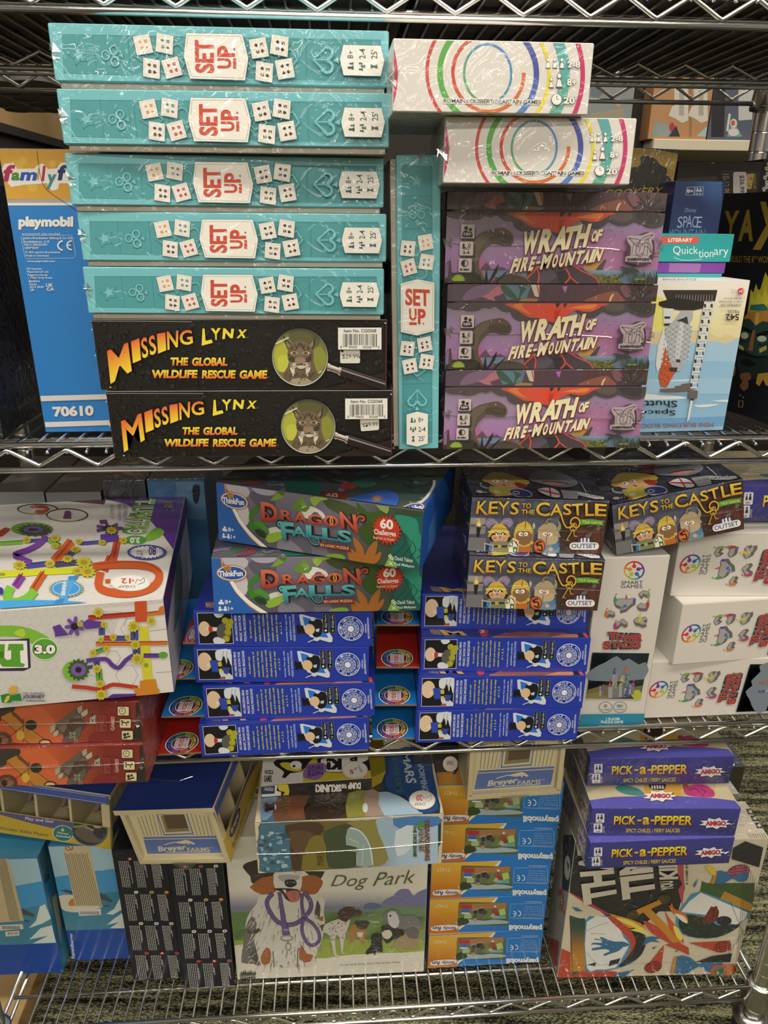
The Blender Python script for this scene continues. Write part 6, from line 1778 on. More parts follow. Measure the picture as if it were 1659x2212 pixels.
# ---- Tower Stacks
def art_tower(mb, w, d, h, mw):
    a = face_art(mb, 'F', w, d, h, mw, vw=(1220, 1180, .2646), margin=.0006)
    a.all('d3ccc2')
    def rainbow(cx, cy, r, sc=1.0, same=False):
        cols = ['c8342f', '7d2a6f', '2f4fa0', '2f6f9a', '9ab83a', 'd9a53a', 'd0602f']
        def cf(t):
            u = ((t + 90) % 360)/360*len(cols); i = int(u) % len(cols); return mix(C(cols[i]), C(cols[(i + 1) % len(cols)]), u - int(u))
        a.ring(cx, cy, r*.92, r*.82, r*.16, 'c8342f', cfn=cf, n=48)
        for t in (-90, -18, 54, 126, 198):
            x, y = cx + r*.42*math.cos(R(t)), cy + r*.40*math.sin(R(t)); a.ell(x, y, r*.2, r*.18, cf(t)); a.line([(x, y), (cx + r*.85*math.cos(R(t)), cy + r*.76*math.sin(R(t)))], r*.16, cf(t))
    rainbow(566, 197, 86)
    a.text('SMART', (460, 280, 638, 308), '4a4644', bold=.0); a.text('GAMES', (456, 312, 632, 340), '4a4644', bold=.0)
    S, SD = '8f8a88', '6a6563'
    def piece(pts, flag=None, fc=None):
        a.poly([(x + 3, y + 22) for x, y in pts], SD); a.poly([(x, y + 10) for x, y in pts], SD); a.poly(pts, 'a39e9b')
        a.line(pts, 4, '55504e', closed=True)
        if flag: x, y = flag; a.poly([(x - 12, y + 20), (x, y - 10), (x + 14, y + 18), (x + 10, y + 50), (x - 10, y + 50)], fc); a.poly([(x, y - 10), (x + 20, y - 24), (x + 4, y - 26)], fc)
    piece([(600, 385), (640, 360), (690, 370), (665, 400), (640, 385), (625, 410)], (682, 372), '7f9a4a')
    piece([(400, 455), (440, 425), (520, 430), (560, 420), (575, 450), (530, 480), (500, 510), (450, 525), (455, 490), (420, 480)], (410, 410), '4f8a5a')
    a.poly([(490, 430), (500, 385), (515, 430)], 'b55a8a'); a.poly([(552, 455), (562, 420), (578, 425), (575, 460)], '4a4f9a'); a.ell(490, 485, 16, 12, '3a6fb0'); a.ell(470, 500, 9, 8, '3a6fb0')
    piece([(585, 485), (620, 460), (650, 470), (690, 440), (665, 505), (610, 505)], (672, 455), 'b53a3a')
    piece([(330, 540), (365, 520), (410, 540), (390, 560), (360, 550), (345, 565)], (336, 525), 'd0702f')
    piece([(560, 600), (590, 575), (615, 590), (650, 570), (672, 590), (640, 605), (665, 630), (630, 640), (600, 625), (580, 625)], (610, 565), 'd3b52f')
    piece([(400, 630), (440, 610), (470, 588), (512, 620), (490, 640), (455, 620), (430, 650), (408, 655)], (408, 622), 'b53a6a')
    K = '36504f'
    for s, q in (('TOWER', [(345, 695), (640, 705), (630, 770), (345, 762)]), ('STACKS', [(305, 772), (620, 765), (618, 835), (312, 840)])): a.text(s, q, '3f6a68', bold=.16); a.text(s, q, '2a3a3a', bold=.10)
    for s, q in (('T', [(343, 692), (435, 695), (420, 765), (355, 765)]), ('OWER', [(415, 712), (635, 715), (628, 765), (412, 765)]), ('S', [(310, 768), (372, 768), (370, 838), (308, 838)]), ('TACKS', [(375, 775), (615, 770), (612, 825), (378, 822)])):
        a.text(s, q, 'a5302f', bold=.05, out='c9a9a0', ow=.02)
    # castle picture
    q = [(222, 862), (686, 868), (612, 1240), (172, 1236)]
    a.poly(q, '5a646a')
    def sky(x, y):
        t = min(1, max(0, (y - 870)/260)); return mix(mix(C('6a7f8f'), C('9aa5a8'), t), C('3a4a55'), min(1, max(0, (x - 560)/150))*.7)
    for i in range(8):
        for j in range(6):
            B = lambda u, v: tuple(np.array(q[0])*(1-u)*(1-v) + np.array(q[1])*u*(1-v) + np.array(q[2])*u*v + np.array(q[3])*(1-u)*v)
            a._fill([B(i/8, j/6), B((i+1)/8, j/6), B((i+1)/8, (j+1)/6), B(i/8, (j+1)/6)], sky)
    a.poly([(215, 1000), (330, 940), (420, 890), (470, 930), (520, 910), (600, 960), (660, 940), (640, 1080), (200, 1090)], '77828a', sm=2)
    a.poly([(185, 1165), (300, 1130), (420, 1120), (560, 1140), (628, 1130), (612, 1238), (172, 1235)], '6f6a3f', sm=0); a.poly([(175, 1200), (280, 1180), (350, 1235), (174, 1236)], '8a7a45'); a.poly([(545, 1180), (600, 1165), (620, 1200), (612, 1238), (540, 1236)], 'b5b03a', sm=2); a.poly([(400, 1200), (520, 1190), (560, 1238), (380, 1238)], '3f3f2c')
    for x0, x1, y0, y1, c in ((385, 425, 1030, 1200, '8f9094'), (460, 520, 1050, 1200, '83848a'), (280, 320, 1140, 1215, '6f6e70'), (350, 440, 1140, 1230, '77777a'), (440, 500, 1110, 1225, '6a6a6e'), (480, 530, 1150, 1220, '5c5c62'), (520, 560, 1120, 1200, '77767a')):
        a.poly([(x0, y0), (x1, y0), (x1 - 4, y1), (x0 - 4, y1)], c); a.poly([(x0, y0), (x0 + (x1-x0)*.4, y0), (x0 + (x1-x0)*.4 - 4, y1), (x0 - 4, y1)], '9c9c9e')
        a.lines([[(x0 + k*(x1-x0)/4, y0), (x0 + k*(x1-x0)/4, y0 - 12)] for k in (0, 1, 2, 3, 4)], 6, c)
    for x, y, c in ((398, 1000, '3a4f8f'), (490, 985, 'd0602f'), (455, 1060, 'd3b52f'), (495, 1050, '3f7a5a'), (362, 1095, 'b54a35'), (300, 1130, '8f4a6a'), (408, 1120, '8aa04a'), (515, 1120, '4a6aa8'), (550, 1095, 'a84a7a'), (490, 1180, '3a4a8f')):
        a.poly([(x - 14, y + 34), (x, y), (x + 16, y + 34)], c); a.poly([(x - 2, y + 4), (x + 20, y - 8), (x + 2, y - 16)], c)
    for x, s, s2 in ((328, '8', 'to adult'), (445, '80', 'challenges')):
        a.ring(x, 1304, 53, 44, 4, '3f6a7d'); a.text(s, (x - (10 if len(s) == 1 else 22), 1280, x + (10 if len(s) == 1 else 22), 1306), '4a5a60'); a.text(s2, (x - 38, 1314, x + 38, 1328), '4a6a7a')
    a.poly([(60, 1362), (700, 1355), (690, 1490), (50, 1490)], '2a7f94')
    a.text('1 PLAYER', (330, 1388, 445, 1408), 'e3e6e2', bold=.02); a.text('PUZZLE GAME', (290, 1412, 470, 1434), 'e3e6e2', bold=.02)
    # the same mark on the narrow top and on the flank
    for face, ww, hh in (('T', w, d), ('R', d, h)):
        q = [(0, 0), (100, 0), (100, 100), (0, 100)]
        b = face_art(mb, face, w, d, h, quad=q, margin=.0006)
        b.all('d6d0c7')
        keep = a; cx, cy = (35, 30) if face == 'T' else (50, 14)
        rx, ry = (24, 10) if face == 'T' else (11, 9)
        for k, c in enumerate(['c8342f', '7d2a6f', '2f4fa0', '2f8f9a', '9ab83a', 'd9a53a']): b.ring(cx, cy, rx, ry, 4, c, a0=k*60, a1=k*60 + 60, n=8); b.ell(cx + rx*.45*math.cos(R(k*60)), cy + ry*.45*math.sin(R(k*60)), rx*.18, ry*.18, c)
        b.text('SMART', (15, 46, 85, 52) if face == 'T' else (30, 26, 70, 29), '4a4644'); b.text('GAMES', (15, 54, 85, 60) if face == 'T' else (30, 30, 70, 33), '4a4644')


TW = (.0825, .20, .2287)
tvp = (.2913, .0087, Z3 + INN, 1.68)
mb = MB(); mb.box(0, 0, 0, *TW, C('d3ccc2'), bev=.0012); art_tower(mb, *TW, pose(*tvp))
tv = mb.build('puzzle_game', CARD, None, mw=pose(*tvp)); tag(tv, 'white tower puzzle box standing upright beside the blue magic sets', 'puzzle game', 'white tower puzzle boxes')
LAY = Matrix(((0, 0, -1, TW[2]), (0, 1, 0, 0), (1, 0, 0, 0), (0, 0, 0, 1)))
for p, l in (((.3738, .0190, Z3 + INN, .3), 'white tower puzzle box lying on its side on the wire shelf, lowest of three'), ((.3990, .0125, -.4968, 4.2), 'white tower puzzle box lying in the middle of three, its left end showing'),
             ((.3925, .0330, -.4142, -3.0), 'white tower puzzle box lying topmost of three, under the tilted castle game')):
    o = copy_tree(tv, pose(*p) @ LAY); tag(o, l, 'puzzle game', 'white tower puzzle boxes')


# ---- marble run box
def art_marble_front(mb, w, d, h):
    quad = corners(pose(*CATP), w, d, h, 'F')
    a = face_art(mb, 'F', w, d, h, quad=quad, vw=(0, 1290, .27125), margin=.0006)
    a.all('cfcac4')
    hexes = []
    for r_ in range(11):
        for c_ in range(18):
            x, y = -30 + c_*80 + (r_ % 2)*40, 60 + r_*70 - c_*3; hexes.append([(x, y - 42), (x + 38, y - 20), (x + 38, y + 22), (x, y + 44)])
    a.lines(hexes, 3, 'b7b2ad')
    a.poly([(700, 100), (1380, 40), (1380, 800), (900, 800), (820, 650), (700, 600), (900, 320), (960, 110)], 'dcd7d0', sm=0)
    for x, y, s in ((1050, 250, 90), (1010, 620, 90), (900, 480, 60)): a.line([(x + s*math.cos(R(60*k)), y + s*math.sin(R(60*k))) for k in range(6)], 4, '9a9590', closed=True)
    a.line([(960, 110), (1010, 170), (990, 230)], 4, '8f8a86'); a.line([(1190, 270), (1340, 250)], 4, '8f8a86'); a.line([(1240, 600), (1390, 590)], 4, '8f8a86')
    # logo end and version badge
    a.poly([(-500, 240), (0, 225), (160, 230), (300, 270), (420, 350), (330, 420), (200, 330), (0, 310), (-500, 330)], '7fb53a', sm=2)
    a.poly([(-500, 345), (120, 335), (235, 325), (245, 560), (190, 585), (-500, 590)], '3a2a4a'); a.poly([(-500, 352), (110, 345), (215, 345), (225, 560), (-500, 575)], 'efe9e4')
    a.poly([(-500, 380), (40, 372), (35, 480), (60, 500), (90, 490), (90, 420), (60, 425), (70, 370), (185, 370), (190, 420), (160, 425), (165, 520), (200, 530), (190, 555), (20, 552), (-20, 500), (-500, 500)], '5f9a2f'); a.poly([(-500, 440), (30, 430), (34, 480), (-500, 490)], '3f7a1e')
    a.poly([(115, 275), (180, 250), (205, 290), (180, 320), (130, 300)], 'b5c93a', sm=3)
    a.ell(357, 412, 108, 88, 'dfe6c9'); a.ell(357, 412, 100, 82, '5f9f35'); a.text('3.0', (275, 375, 442, 450), 'efece4', bold=.06, out='2f2f2a', ow=.05)
    # marble run picture
    RD, OR, YL, PU, BL, GR = 'b8392a', 'd0702a', 'd3c52f', '5f3a8a', '4a4f8f', '5f9a3a'
    def bar(x0, y0, x1, y1, wd, c): a.line([(x0, y0), (x1, y1)], wd, c); a.line([(x0, y0 - wd*.3), (x1, y1 - wd*.3)], wd*.12, '2a1f1a')
    def gear(x, y, r=34): a.star(x, y, r, r*.72, 9, 'c9b52f'); a.star(x, y, r*.55, r*.4, 8, 'a8952a')
    bar(810, 240, 812, 300, 50, BL); bar(1070, 260, 1072, 340, 62, BL); bar(1085, 390, 1090, 470, 60, BL); bar(770, 500, 772, 545, 50, BL); bar(690, 560, 740, 550, 30, BL); bar(800, 770, 830, 790, 50, BL)
    bar(785, 570, 795, 660, 52, GR); bar(740, 440, 830, 410, 36, GR)
    a.poly([(1110, 230), (1180, 230), (1195, 420), (1215, 650), (1140, 655), (1120, 400)], YL); a.ell(1165, 538, 19, 18, '8a9a2f')
    bar(705, 160, 1080, 130, 40, RD); bar(1170, 130, 1310, 115, 34, OR); a.poly([(1072, 30), (1168, 26), (1172, 190), (1080, 195)], 'c94f25'); a.poly([(1260, 110), (1270, 75), (1310, 60), (1312, 130)], OR)
    bar(765, 365, 1050, 365, 34, OR); bar(1110, 362, 1335, 360, 34, OR); bar(830, 320, 900, 322, 40, RD); bar(920, 322, 1010, 322, 42, BL); bar(1145, 460, 1270, 460, 36, PU); a.ell(1300, 455, 36, 26, GR)
    a.line([(690, 500), (780, 490), (850, 490), (900, 540), (950, 555), (1000, 500), (1060, 460), (1100, 455)], 34, PU, sm=4)
    a.line([(575, 705), (700, 715), (780, 728), (850, 710), (900, 690), (1000, 700), (1100, 715)], 32, RD, sm=2); a.poly([(1115, 660), (1240, 645), (1255, 720), (1270, 730), (1268, 770), (1090, 785), (1060, 715), (1115, 720)], 'cf7f25')
    a.poly([(860, 790), (900, 765), (1090, 762), (1070, 800), (900, 808)], '4f2f8a')
    a.poly([(665, 195), (700, 170), (770, 185), (815, 190), (815, 225), (770, 240), (690, 250), (668, 230)], PU); a.poly([(420, 230), (480, 210), (500, 240), (550, 295), (440, 310), (440, 280)], PU)
    for k in range(7): t = R(k*51.4 + 20); a.line([(597, 225), (597 + 66*math.cos(t), 225 + 66*math.sin(t))], 28, '6f4a9a'); a.ell(597 + 66*math.cos(t), 225 + 66*math.sin(t), 14, 14, '6f4a9a')
    a.ell(597, 225, 42, 40, '6f4a9a'); a.ell(597, 226, 30, 28, '241f2a')
    a.ell(590, 580, 88, 82, '7fae3a'); a.star(628, 570, 92, 72, 14, '3f5a2a'); a.ell(628, 570, 60, 52, '7a5a9a'); a.ell(628, 570, 26, 24, '2a2030')
    for x, y, r in ((785, 115, 44), (640, 205, 26), (830, 210, 30), (805, 330, 26), (905, 310, 32), (1020, 310, 28), (1065, 225, 50), (1205, 180, 40), (1080, 370, 44), (850, 400, 30), (745, 435, 34), (775, 560, 38), (1095, 480, 50), (800, 680, 36), (810, 765, 48)): gear(x, y, r)
    # maker's mark
    a.poly([(10, 768), (70, 755), (90, 770), (165, 755), (178, 815), (100, 812), (85, 830), (22, 828)], '2f7a35'); a.poly([(60, 775), (85, 770), (80, 800), (60, 825), (35, 825)], 'd3b53a'); a.star(110, 728, 45, 24, 11, 'd9a02f'); a.ell(110, 728, 22, 21, 'd9a53a')
    a.text('THE LEARNING', (185, 745, 358, 768), '4a4a55'); a.text('JOURNEY', (188, 768, 362, 802), '2f2f55', bold=.03); a.text('INTERNATIONAL', (208, 803, 366, 820), '6a6a72', bold=.02)


def art_marble_top(mb, w, d, h):
    quad = corners(pose(*CATP), w, d, h, 'T')
    a = face_art(mb, 'T', w, d, h, quad=quad, vw=(0, 1040, .27125), margin=.0006)
    a.all('ded9d2')
    hexes = []
    for r_ in range(14):
        for c_ in range(18):
            x, y, k = -20 + c_*92 + (r_ % 2)*46, 330 + r_*58, 1; hexes.append([(x, y - 30), (x + 44, y - 14), (x + 44, y + 15), (x, y + 30)])
    a.lines(hexes, 2.5, 'c9c4be')
    a.poly([(820, 140), (1480, 90), (1480, 200), (1385, 550), (1300, 430), (1150, 260), (1000, 180)], '5a2f80', sm=0)
    a.poly([(390, 150), (850, 130), (830, 185), (600, 165)], '5a2a4a')
    for x, y, rx, ry in ((300, 222, 165, 45), (535, 270, 170, 55)): a.ell(x, y, rx, ry, '241f22'); a.ell(x, y, rx - 14, ry - 9, 'd3cdc6'); a.ring(x, y, rx - 8, ry - 5, 5, 'b5a03a', a0=60, a1=180)
    a.ring(310, 222, 70, 22, 30, 'b5452f', a0=-150, a1=120); a.poly([(500, 300), (520, 235), (560, 235), (570, 300)], '7a2f5f'); a.star(545, 262, 46, 18, 8, '5a2f6a', sy=.6)
    # green lettering upside down, along the far right corner
    for s, q in (('CATAPULT', [(1170, 430), (1245, 140), (1085, 140), (960, 420)]),):
        a.text(s, q, '2f3a2a', bold=.15); a.text(s, q, 'ece9e2', bold=.10); a.text(s, q, 'ffffff', bold=.03, grad=('8ac04a', '4f8a2a'))
    a.poly([(1160, 440), (1240, 370), (1310, 400), (1270, 450), (1170, 480)], '7fb53a', sm=2); a.ell(1080, 470, 88, 36, '4f9a3a'); a.utext('3.0', 1035, 448, 1115, 496, 'ece9e4', bold=.05)
    for s, x0, x1, y0, y1 in (('GEARED MARBLE MAZE', 980, 1015, 170, 335), ('MARBLE LAUNCHER', 940, 968, 180, 320), ('BUILD IT', 880, 905, 190, 300)): a.dtext(s, x0, y0, x1, y1, '9a93a5')
    RD, OR, YL, PU, BL, GR = 'cf4a2c', 'd9602a', 'ddd62f', '7f3fa0', '4f4f9a', '7fb53a'
    def bar(x0, y0, x1, y1, wd, c): a.line([(x0, y0), (x1, y1)], wd, c); a.line([(x0 + 3, y0 - wd*.32), (x1 + 3, y1 - wd*.32)], wd*.1, '2a1f1a')
    def gear(x, y, r=34): a.star(x, y, r, r*.7, 10, 'cdb82f', sy=.7); a.star(x, y, r*.5, r*.35, 8, 'a8952a', sy=.7)
    bar(900, 640, 940, 450, 58, RD); bar(880, 600, 830, 720, 58, RD)
    a.line([(430, 640), (500, 560), (570, 480)], 72, OR); bar(440, 630, 570, 475, 20, 'c0452a')
    bar(200, 480, 380, 470, 30, BL); bar(640, 500, 790, 488, 30, BL); bar(0, 500, 180, 488, 34, GR); bar(390, 470, 480, 520, 46, GR); bar(530, 610, 590, 560, 44, BL)
    bar(210, 680, 380, 660, 44, BL); bar(440, 668, 620, 650, 46, '4a4f6a')
    a.poly([(-50, 720), (560, 690), (640, 690), (600, 740), (400, 750), (-50, 775)], YL); a.ell(20, 748, 26, 12, '9a9a2f')
    a.line([(170, 480), (330, 480), (300, 540), (180, 560), (130, 600), (240, 660)], 0.1, PU)
    a.line([(370, 440), (320, 500), (230, 550), (120, 590), (170, 620), (250, 655)], 46, PU, sm=4)
    a.poly([(800, 430), (930, 410), (940, 480), (800, 495)], '5f3a9a'); a.poly([(790, 315), (850, 310), (860, 340), (800, 345)], '5f2f6a')
    for k in range(7): t = R(k*51.4); a.line([(870, 380), (870 + 110*math.cos(t), 380 + 42*math.sin(t))], 24, '5f3f80')
    a.ell(870, 380, 55, 22, '2a2030')
    a.ell(255, 385, 165, 52, '6f9a35'); a.star(280, 395, 150, 112, 16, '3a4a2a', sy=.36); a.ell(265, 392, 80, 24, '6a5090'); a.ell(265, 392, 40, 13, '2a2030')
    a.poly([(-30, 420), (40, 375), (85, 385), (20, 440), (-30, 455)], 'b53a2a')
    # orange loop
    a.line([(740, 690), (850, 675), (1000, 672), (1150, 680), (1250, 720), (1265, 790), (1200, 860), (1050, 900), (900, 895), (790, 850), (800, 730)], 62, 'cf5a2a', sm=4)
    a.line([(760, 670), (1000, 650), (1180, 665), (1285, 730)], 5, '8a3018', sm=3); a.line([(840, 805), (880, 800)], 30, 'cf5a2a')
    bar(180, 760, 120, 850, 60, '8f3f95'); bar(350, 740, 260, 880, 60, 'd0602a')
    a.line([(90, 850), (60, 930), (120, 975), (220, 940), (280, 880)], 70, '7fbf3f', sm=4)
    a.poly([(0, 960), (240, 955), (500, 960), (720, 975), (400, 1000), (0, 1032)], '4fa5d8')
    a.star(530, 865, 145, 125, 26, 'b5b05a', sy=.5); a.ell(530, 865, 125, 62, '4f9ad0'); a.ring(530, 865, 108, 52, 5, 'd3e3ec')
    a.poly([(555, 765), (615, 765), (520, 985), (440, 985), (470, 950)], '5fa5d6'); a.text('WINNER', [(535, 808), (520, 925), (486, 925), (500, 808)], 'ece9e4', bold=.04)
    a.poly([(545, 770), (630, 760), (605, 795), (550, 800)], '3f8ac4'); a.poly([(450, 955), (520, 945), (500, 985), (430, 985)], '3f8ac4')
    a.ell(1170, 575, 155, 60, '3f3f95'); a.star(1170, 575, 145, 118, 24, 'ece8e2', sy=.36); a.utext('80', 1185, 530, 1245, 600, '3f3f85', bold=.03); a.utext('PIECES', 1090, 560, 1140, 620, '3f3f85')
    for x, y, r in ((215, 480, 40), (440, 465, 45), (440, 525, 38), (630, 490, 36), (600, 555, 46), (540, 630, 50), (160, 680, 60), (400, 670, 48), (670, 660, 72), (700, 735, 70), (985, 485, 40), (815, 500, 36), (890, 405, 50), (620, 730, 50)): gear(x, y, r)
    a.utext('Techno Gears', 1310, 170, 1380, 250, 'b5a53a'); a.ell(10, 890, 20, 30, '3f3f95')


def art_marble_side(mb, w, d, h):
    quad = corners(pose(*CATP), w, d, h, 'R')
    a = face_art(mb, 'R', w, d, h, quad=quad, vw=(0, 1040, .27125), margin=.0006)
    a.all('c3bcc6'); a.poly([(1300, 900), (1340, 700), (1420, 420), (1480, 90), (1520, 90), (1480, 300), (1380, 800), (1330, 1200), (1385, 1690), (1360, 1690)], '4a2a6a')
    a.poly([(1400, 700), (1420, 560), (1445, 640), (1450, 800), (1420, 1050), (1385, 1180)], '6f9a5a', sm=2); a.line([(1440, 720), (1445, 900), (1410, 1100), (1380, 1200)], 6, '3a2a4a', sm=2)


CATP = (-.4645, -.0904, -.4631, 6.18)
CT = (.2915, .298, .1111)
mb = MB(); mb.box(0, 0, 0, *CT, {'F': C('cfcac4'), 'T': C('ded9d2'), '*': C('6a4a80')}, bev=.001)
art_marble_front(mb, *CT); art_marble_top(mb, *CT); art_marble_side(mb, *CT)
ct = empty('construction_toy_box', pose(*CATP)); tag(ct, 'large white marble run box on the red biplane games, far left', 'toy box')
mb.build('box_body', CARD_GLOSS, ct)
mb = MB(); a = face_art(mb, 'T', *CT, quad=corners(pose(*CATP), *CT, 'T'), vw=(0, 1040, .27125), lift=.0022)


def cheap_sticker(a, cx, cy, rx, ry, price, flip=True):
    a.ell(cx, cy, rx, ry, 'e9e3da', n=40); a.ring(cx, cy, rx*.94, ry*.93, rx*.02, 'b5afa8')
    q = (cx - rx*.45, cy - ry*.52, cx + rx*.02, cy + ry*.1)
    if flip: a.utext(price, *q, 'c53a3a', bold=.02); a.utext('CHEAP', cx - rx*.6, cy + ry*.3, cx + rx*.25, cy + ry*.6, '4a4644'); a.utext('$', cx + rx*.06, cy - ry*.42, cx + rx*.18, cy - ry*.1, 'c53a3a')
    a.line([(cx + rx*.25, cy + ry*.1), (cx + rx*.35, cy - ry*.4), (cx + rx*.5, cy - ry*.2), (cx + rx*.65, cy - ry*.6), (cx + rx*.7, cy - ry*.1), (cx + rx*.4, cy + ry*.2)], rx*.025, '4a4644', sm=3)


cheap_sticker(a, 1040, 822, 160, 68, '12')
tag(mb.build('price_sticker', PAPER, ct), 'round white sticker reading CHEAP $12, upside down')


# ---- biplane games
def art_biplane(mb, w, d, h):
    quad = corners(pose(*PSP), w, d, h, 'F')
    a = face_art(mb, 'F', w, d, h, quad=quad, vw=(0, 1480, .25317), margin=.0006)
    a.grid(-600, 500, 1270, 880, 12, 4, lambda x, y: mix(C('c85a30'), C('6f2320'), min(1, max(0, (x - 350)/600))))
    a.poly([(200, 590), (260, 550), (370, 545), (440, 600), (500, 660), (510, 740), (600, 790), (560, 870), (200, 860), (190, 700)], 'cb5f34', sm=3)
    a.poly([(900, 520), (1240, 520), (1240, 840), (780, 850), (880, 720)], '7d2523', sm=2)
    a.poly([(1190, 520), (1225, 520), (1225, 640), (1250, 840), (1150, 835), (1190, 680)], '2a2422', sm=2)
    D, BR, TN = '2f2722', '6a3f2a', 'b5692f'
    a.poly([(-400, 520), (40, 540), (170, 545), (160, 600), (60, 640), (20, 700), (-400, 700)], '38302a', sm=2)
    a.poly([(140, 600), (290, 700), (350, 760), (480, 855), (300, 862), (150, 740), (60, 640)], 'b8742f', sm=0); a.lines([[(150, 620), (470, 855)], [(70, 660), (300, 862)], [(130, 800), (260, 700)], [(250, 650), (240, 850)]], 5, '3a2a20')
    a.poly([(140, 605), (170, 600), (260, 680), (240, 700)], BR); a.ell(310, 705, 50, 42, '2a241f'); a.ell(220, 790, 34, 40, 'c9a03a'); a.ring(430, 850, 50, 30, 9, '2a241f'); a.ell(430, 852, 40, 22, 'd9b58a')
    a.ell(60, 830, 90, 70, '5a3226'); a.ell(60, 835, 60, 45, '8a5a44'); a.ell(38, 832, 26, 30, '2a201c'); a.lines([[(-300, 860), (140, 800)], [(100, 850), (300, 862)]], 5, '3a2a20')
    G = '7f7666'
    a.poly([(470, 720), (735, 535), (745, 560), (720, 600), (480, 770)], '5d564b'); a.poly([(470, 712), (520, 690), (510, 745), (475, 770)], 'a49a84'); a.poly([(700, 560), (740, 535), (745, 580), (710, 610)], 'a49a84')
    a.poly([(500, 770), (770, 570), (790, 570), (790, 600), (560, 780), (500, 800)], '6a6256'); a.poly([(730, 600), (785, 565), (790, 610), (740, 645)], 'b0a68f'); a.poly([(497, 765), (545, 740), (535, 785), (502, 800)], 'b0a68f')
    a.poly([(580, 790), (640, 650), (740, 640), (830, 600), (850, 620), (760, 720), (680, 800), (600, 820)], '4f3a30', sm=0); a.poly([(740, 640), (790, 605), (830, 640), (770, 700)], '8a3a28')
    a.poly([(575, 815), (730, 705), (735, 760), (700, 820), (570, 852)], '5d564b'); a.poly([(810, 640), (855, 612), (852, 670), (805, 690)], 'a49a84')
    for x, y, r in ((660, 783, 22), (830, 660, 20), (690, 828, 14)): a.line([(x - r, y - r), (x + r, y + r)], r*.6, 'd9d0bd'); a.line([(x + r, y - r), (x - r, y + r)], r*.6, 'd9d0bd'); a.line([(x - r*.9, y - r*.9), (x + r*.9, y + r*.9)], r*.35, '17141a'); a.line([(x + r*.9, y - r*.9), (x - r*.9, y + r*.9)], r*.35, '17141a')
    a.lines([[(520, 720), (590, 780)], [(610, 690), (660, 740)], [(690, 590), (760, 640)]], 5, '3a3228')
    a.rrect(862, 615, 950, 750, 14, '8f4038'); a.rrect(869, 623, 945, 743, 11, '7d2523'); a.rtext('PSC', 890, 630, 930, 738, '8f4038', bold=.02)
    a.rrect(970, 612, 1010, 748, 6, '8a2a28'); a.rtext('GAMES', 985, 625, 1015, 738, 'c9a590', bold=.02)
    for k, y in enumerate((540, 640, 735)):
        x = 1038 + k*17
        a.rrect(x, y, x + 100, y + 78, 8, '2a241f'); a.rrect(x + 4, y + 4, x + 96, y + 74, 6, 'd3c795')
        if k == 0: a.ring(x + 42, y + 38, 26, 26, 5, '2a241f'); a.line([(x + 42, y + 20), (x + 42, y + 40), (x + 30, y + 40)], 4, '2a241f')
        elif k == 1: a.ell(x + 22, y + 20, 9, 8, '2a241f'); a.line([(x + 22, y + 55), (x + 24, y + 30), (x + 60, y + 34)], 10, '2a241f'); a.ell(x + 72, y + 28, 9, 9, '2a241f'); a.line([(x + 60, y + 58), (x + 60, y + 36)], 7, '2a241f')
        else: a.ell(x + 28, y + 35, 14, 14, '2a241f'); a.poly([(x + 10, y + 66), (x + 28, y + 46), (x + 50, y + 66)], '2a241f'); a.ell(x + 54, y + 28, 10, 11, '2a241f'); a.poly([(x + 34, y + 52), (x + 74, y + 40), (x + 76, y + 54), (x + 40, y + 60)], '2a241f')
    b = face_art(mb, 'R', w, d, h, quad=[(0, 0), (100, 0), (100, 30), (0, 30)], margin=.0006)
    b.all('8a3028'); b.poly([(0, 0), (30, 0), (20, 30), (0, 30)], 'a84a38'); b.text('RED', (45, 6, 90, 24), 'a86a5a', bold=.02)


PSP = (-.4625, -.0646, -.5729, -.66)
PS = (.2506, .2, .0512)
pb = empty('boxed_game', pose(*PSP)); tag(pb, 'red biplane game box at the bottom, resting on the wire shelf', 'board game', 'red biplane games')
mb = MB(); mb.box(0, 0, 0, *PS, {'F': C('8a3028'), 'T': C('7d2b24'), '*': C('8a3028')}, bev=.0012); art_biplane(mb, *PS); mb.build('box_body', WRAPPED, pb)
seam(pb, [(.0, -.0008, .027), (.1, -.0014, .0265), (.2, -.0014, .026), (.249, -.001, .0275), (.2525, .004, .028)], .0004, tabs=[(.247, 0, .03), (.248, 0, .024), (.249, 0, .036)])
o = copy_tree(pb, pose(-.4615, -.0575, -.5214, -1.3)); tag(o, 'red biplane game box directly under the white marble run box', 'board game', 'red biplane games')

# ---- boxes standing behind them
def art_side_box(mb, w, d, h, mw):
    a = face_art(mb, 'T', w, d, h, mw); a.all('3a3633'); a.vw = (0, 1000, 1)
    for x0 in (-20, 90): a.poly([(x0 + 20, 45), (x0 + 80, 38), (x0 + 90, 30), (x0 + 60, 32), (x0 + 40, 25)], '57504a')
simple('boxed_game', 'silver-grey box end at the far left, behind the white marble run box', 'board game', (-.4640, .232, Z3 + INN), .0715, .16, .2372, {'F': C('8f928f'), 'T': C('3a3633'), '*': C('55555a')}, CARD, art_side_box)
simple('boxed_game', 'silver-grey box end, second from the left behind the white marble run box', 'board game', (-.3905, .232, Z3 + INN), .0725, .16, .2358, {'F': C('8f928f'), 'T': C('3a3633'), '*': C('55555a')}, CARD, art_side_box)
simple('boxed_game', 'dark grey box between a silver-grey and a blue one, behind the marble run box', 'board game', (-.3150, .232, Z3 + INN), .0570, .16, .2510, {'F': C('34343a'), '*': C('2b2b30')}, WRAPPED, None)
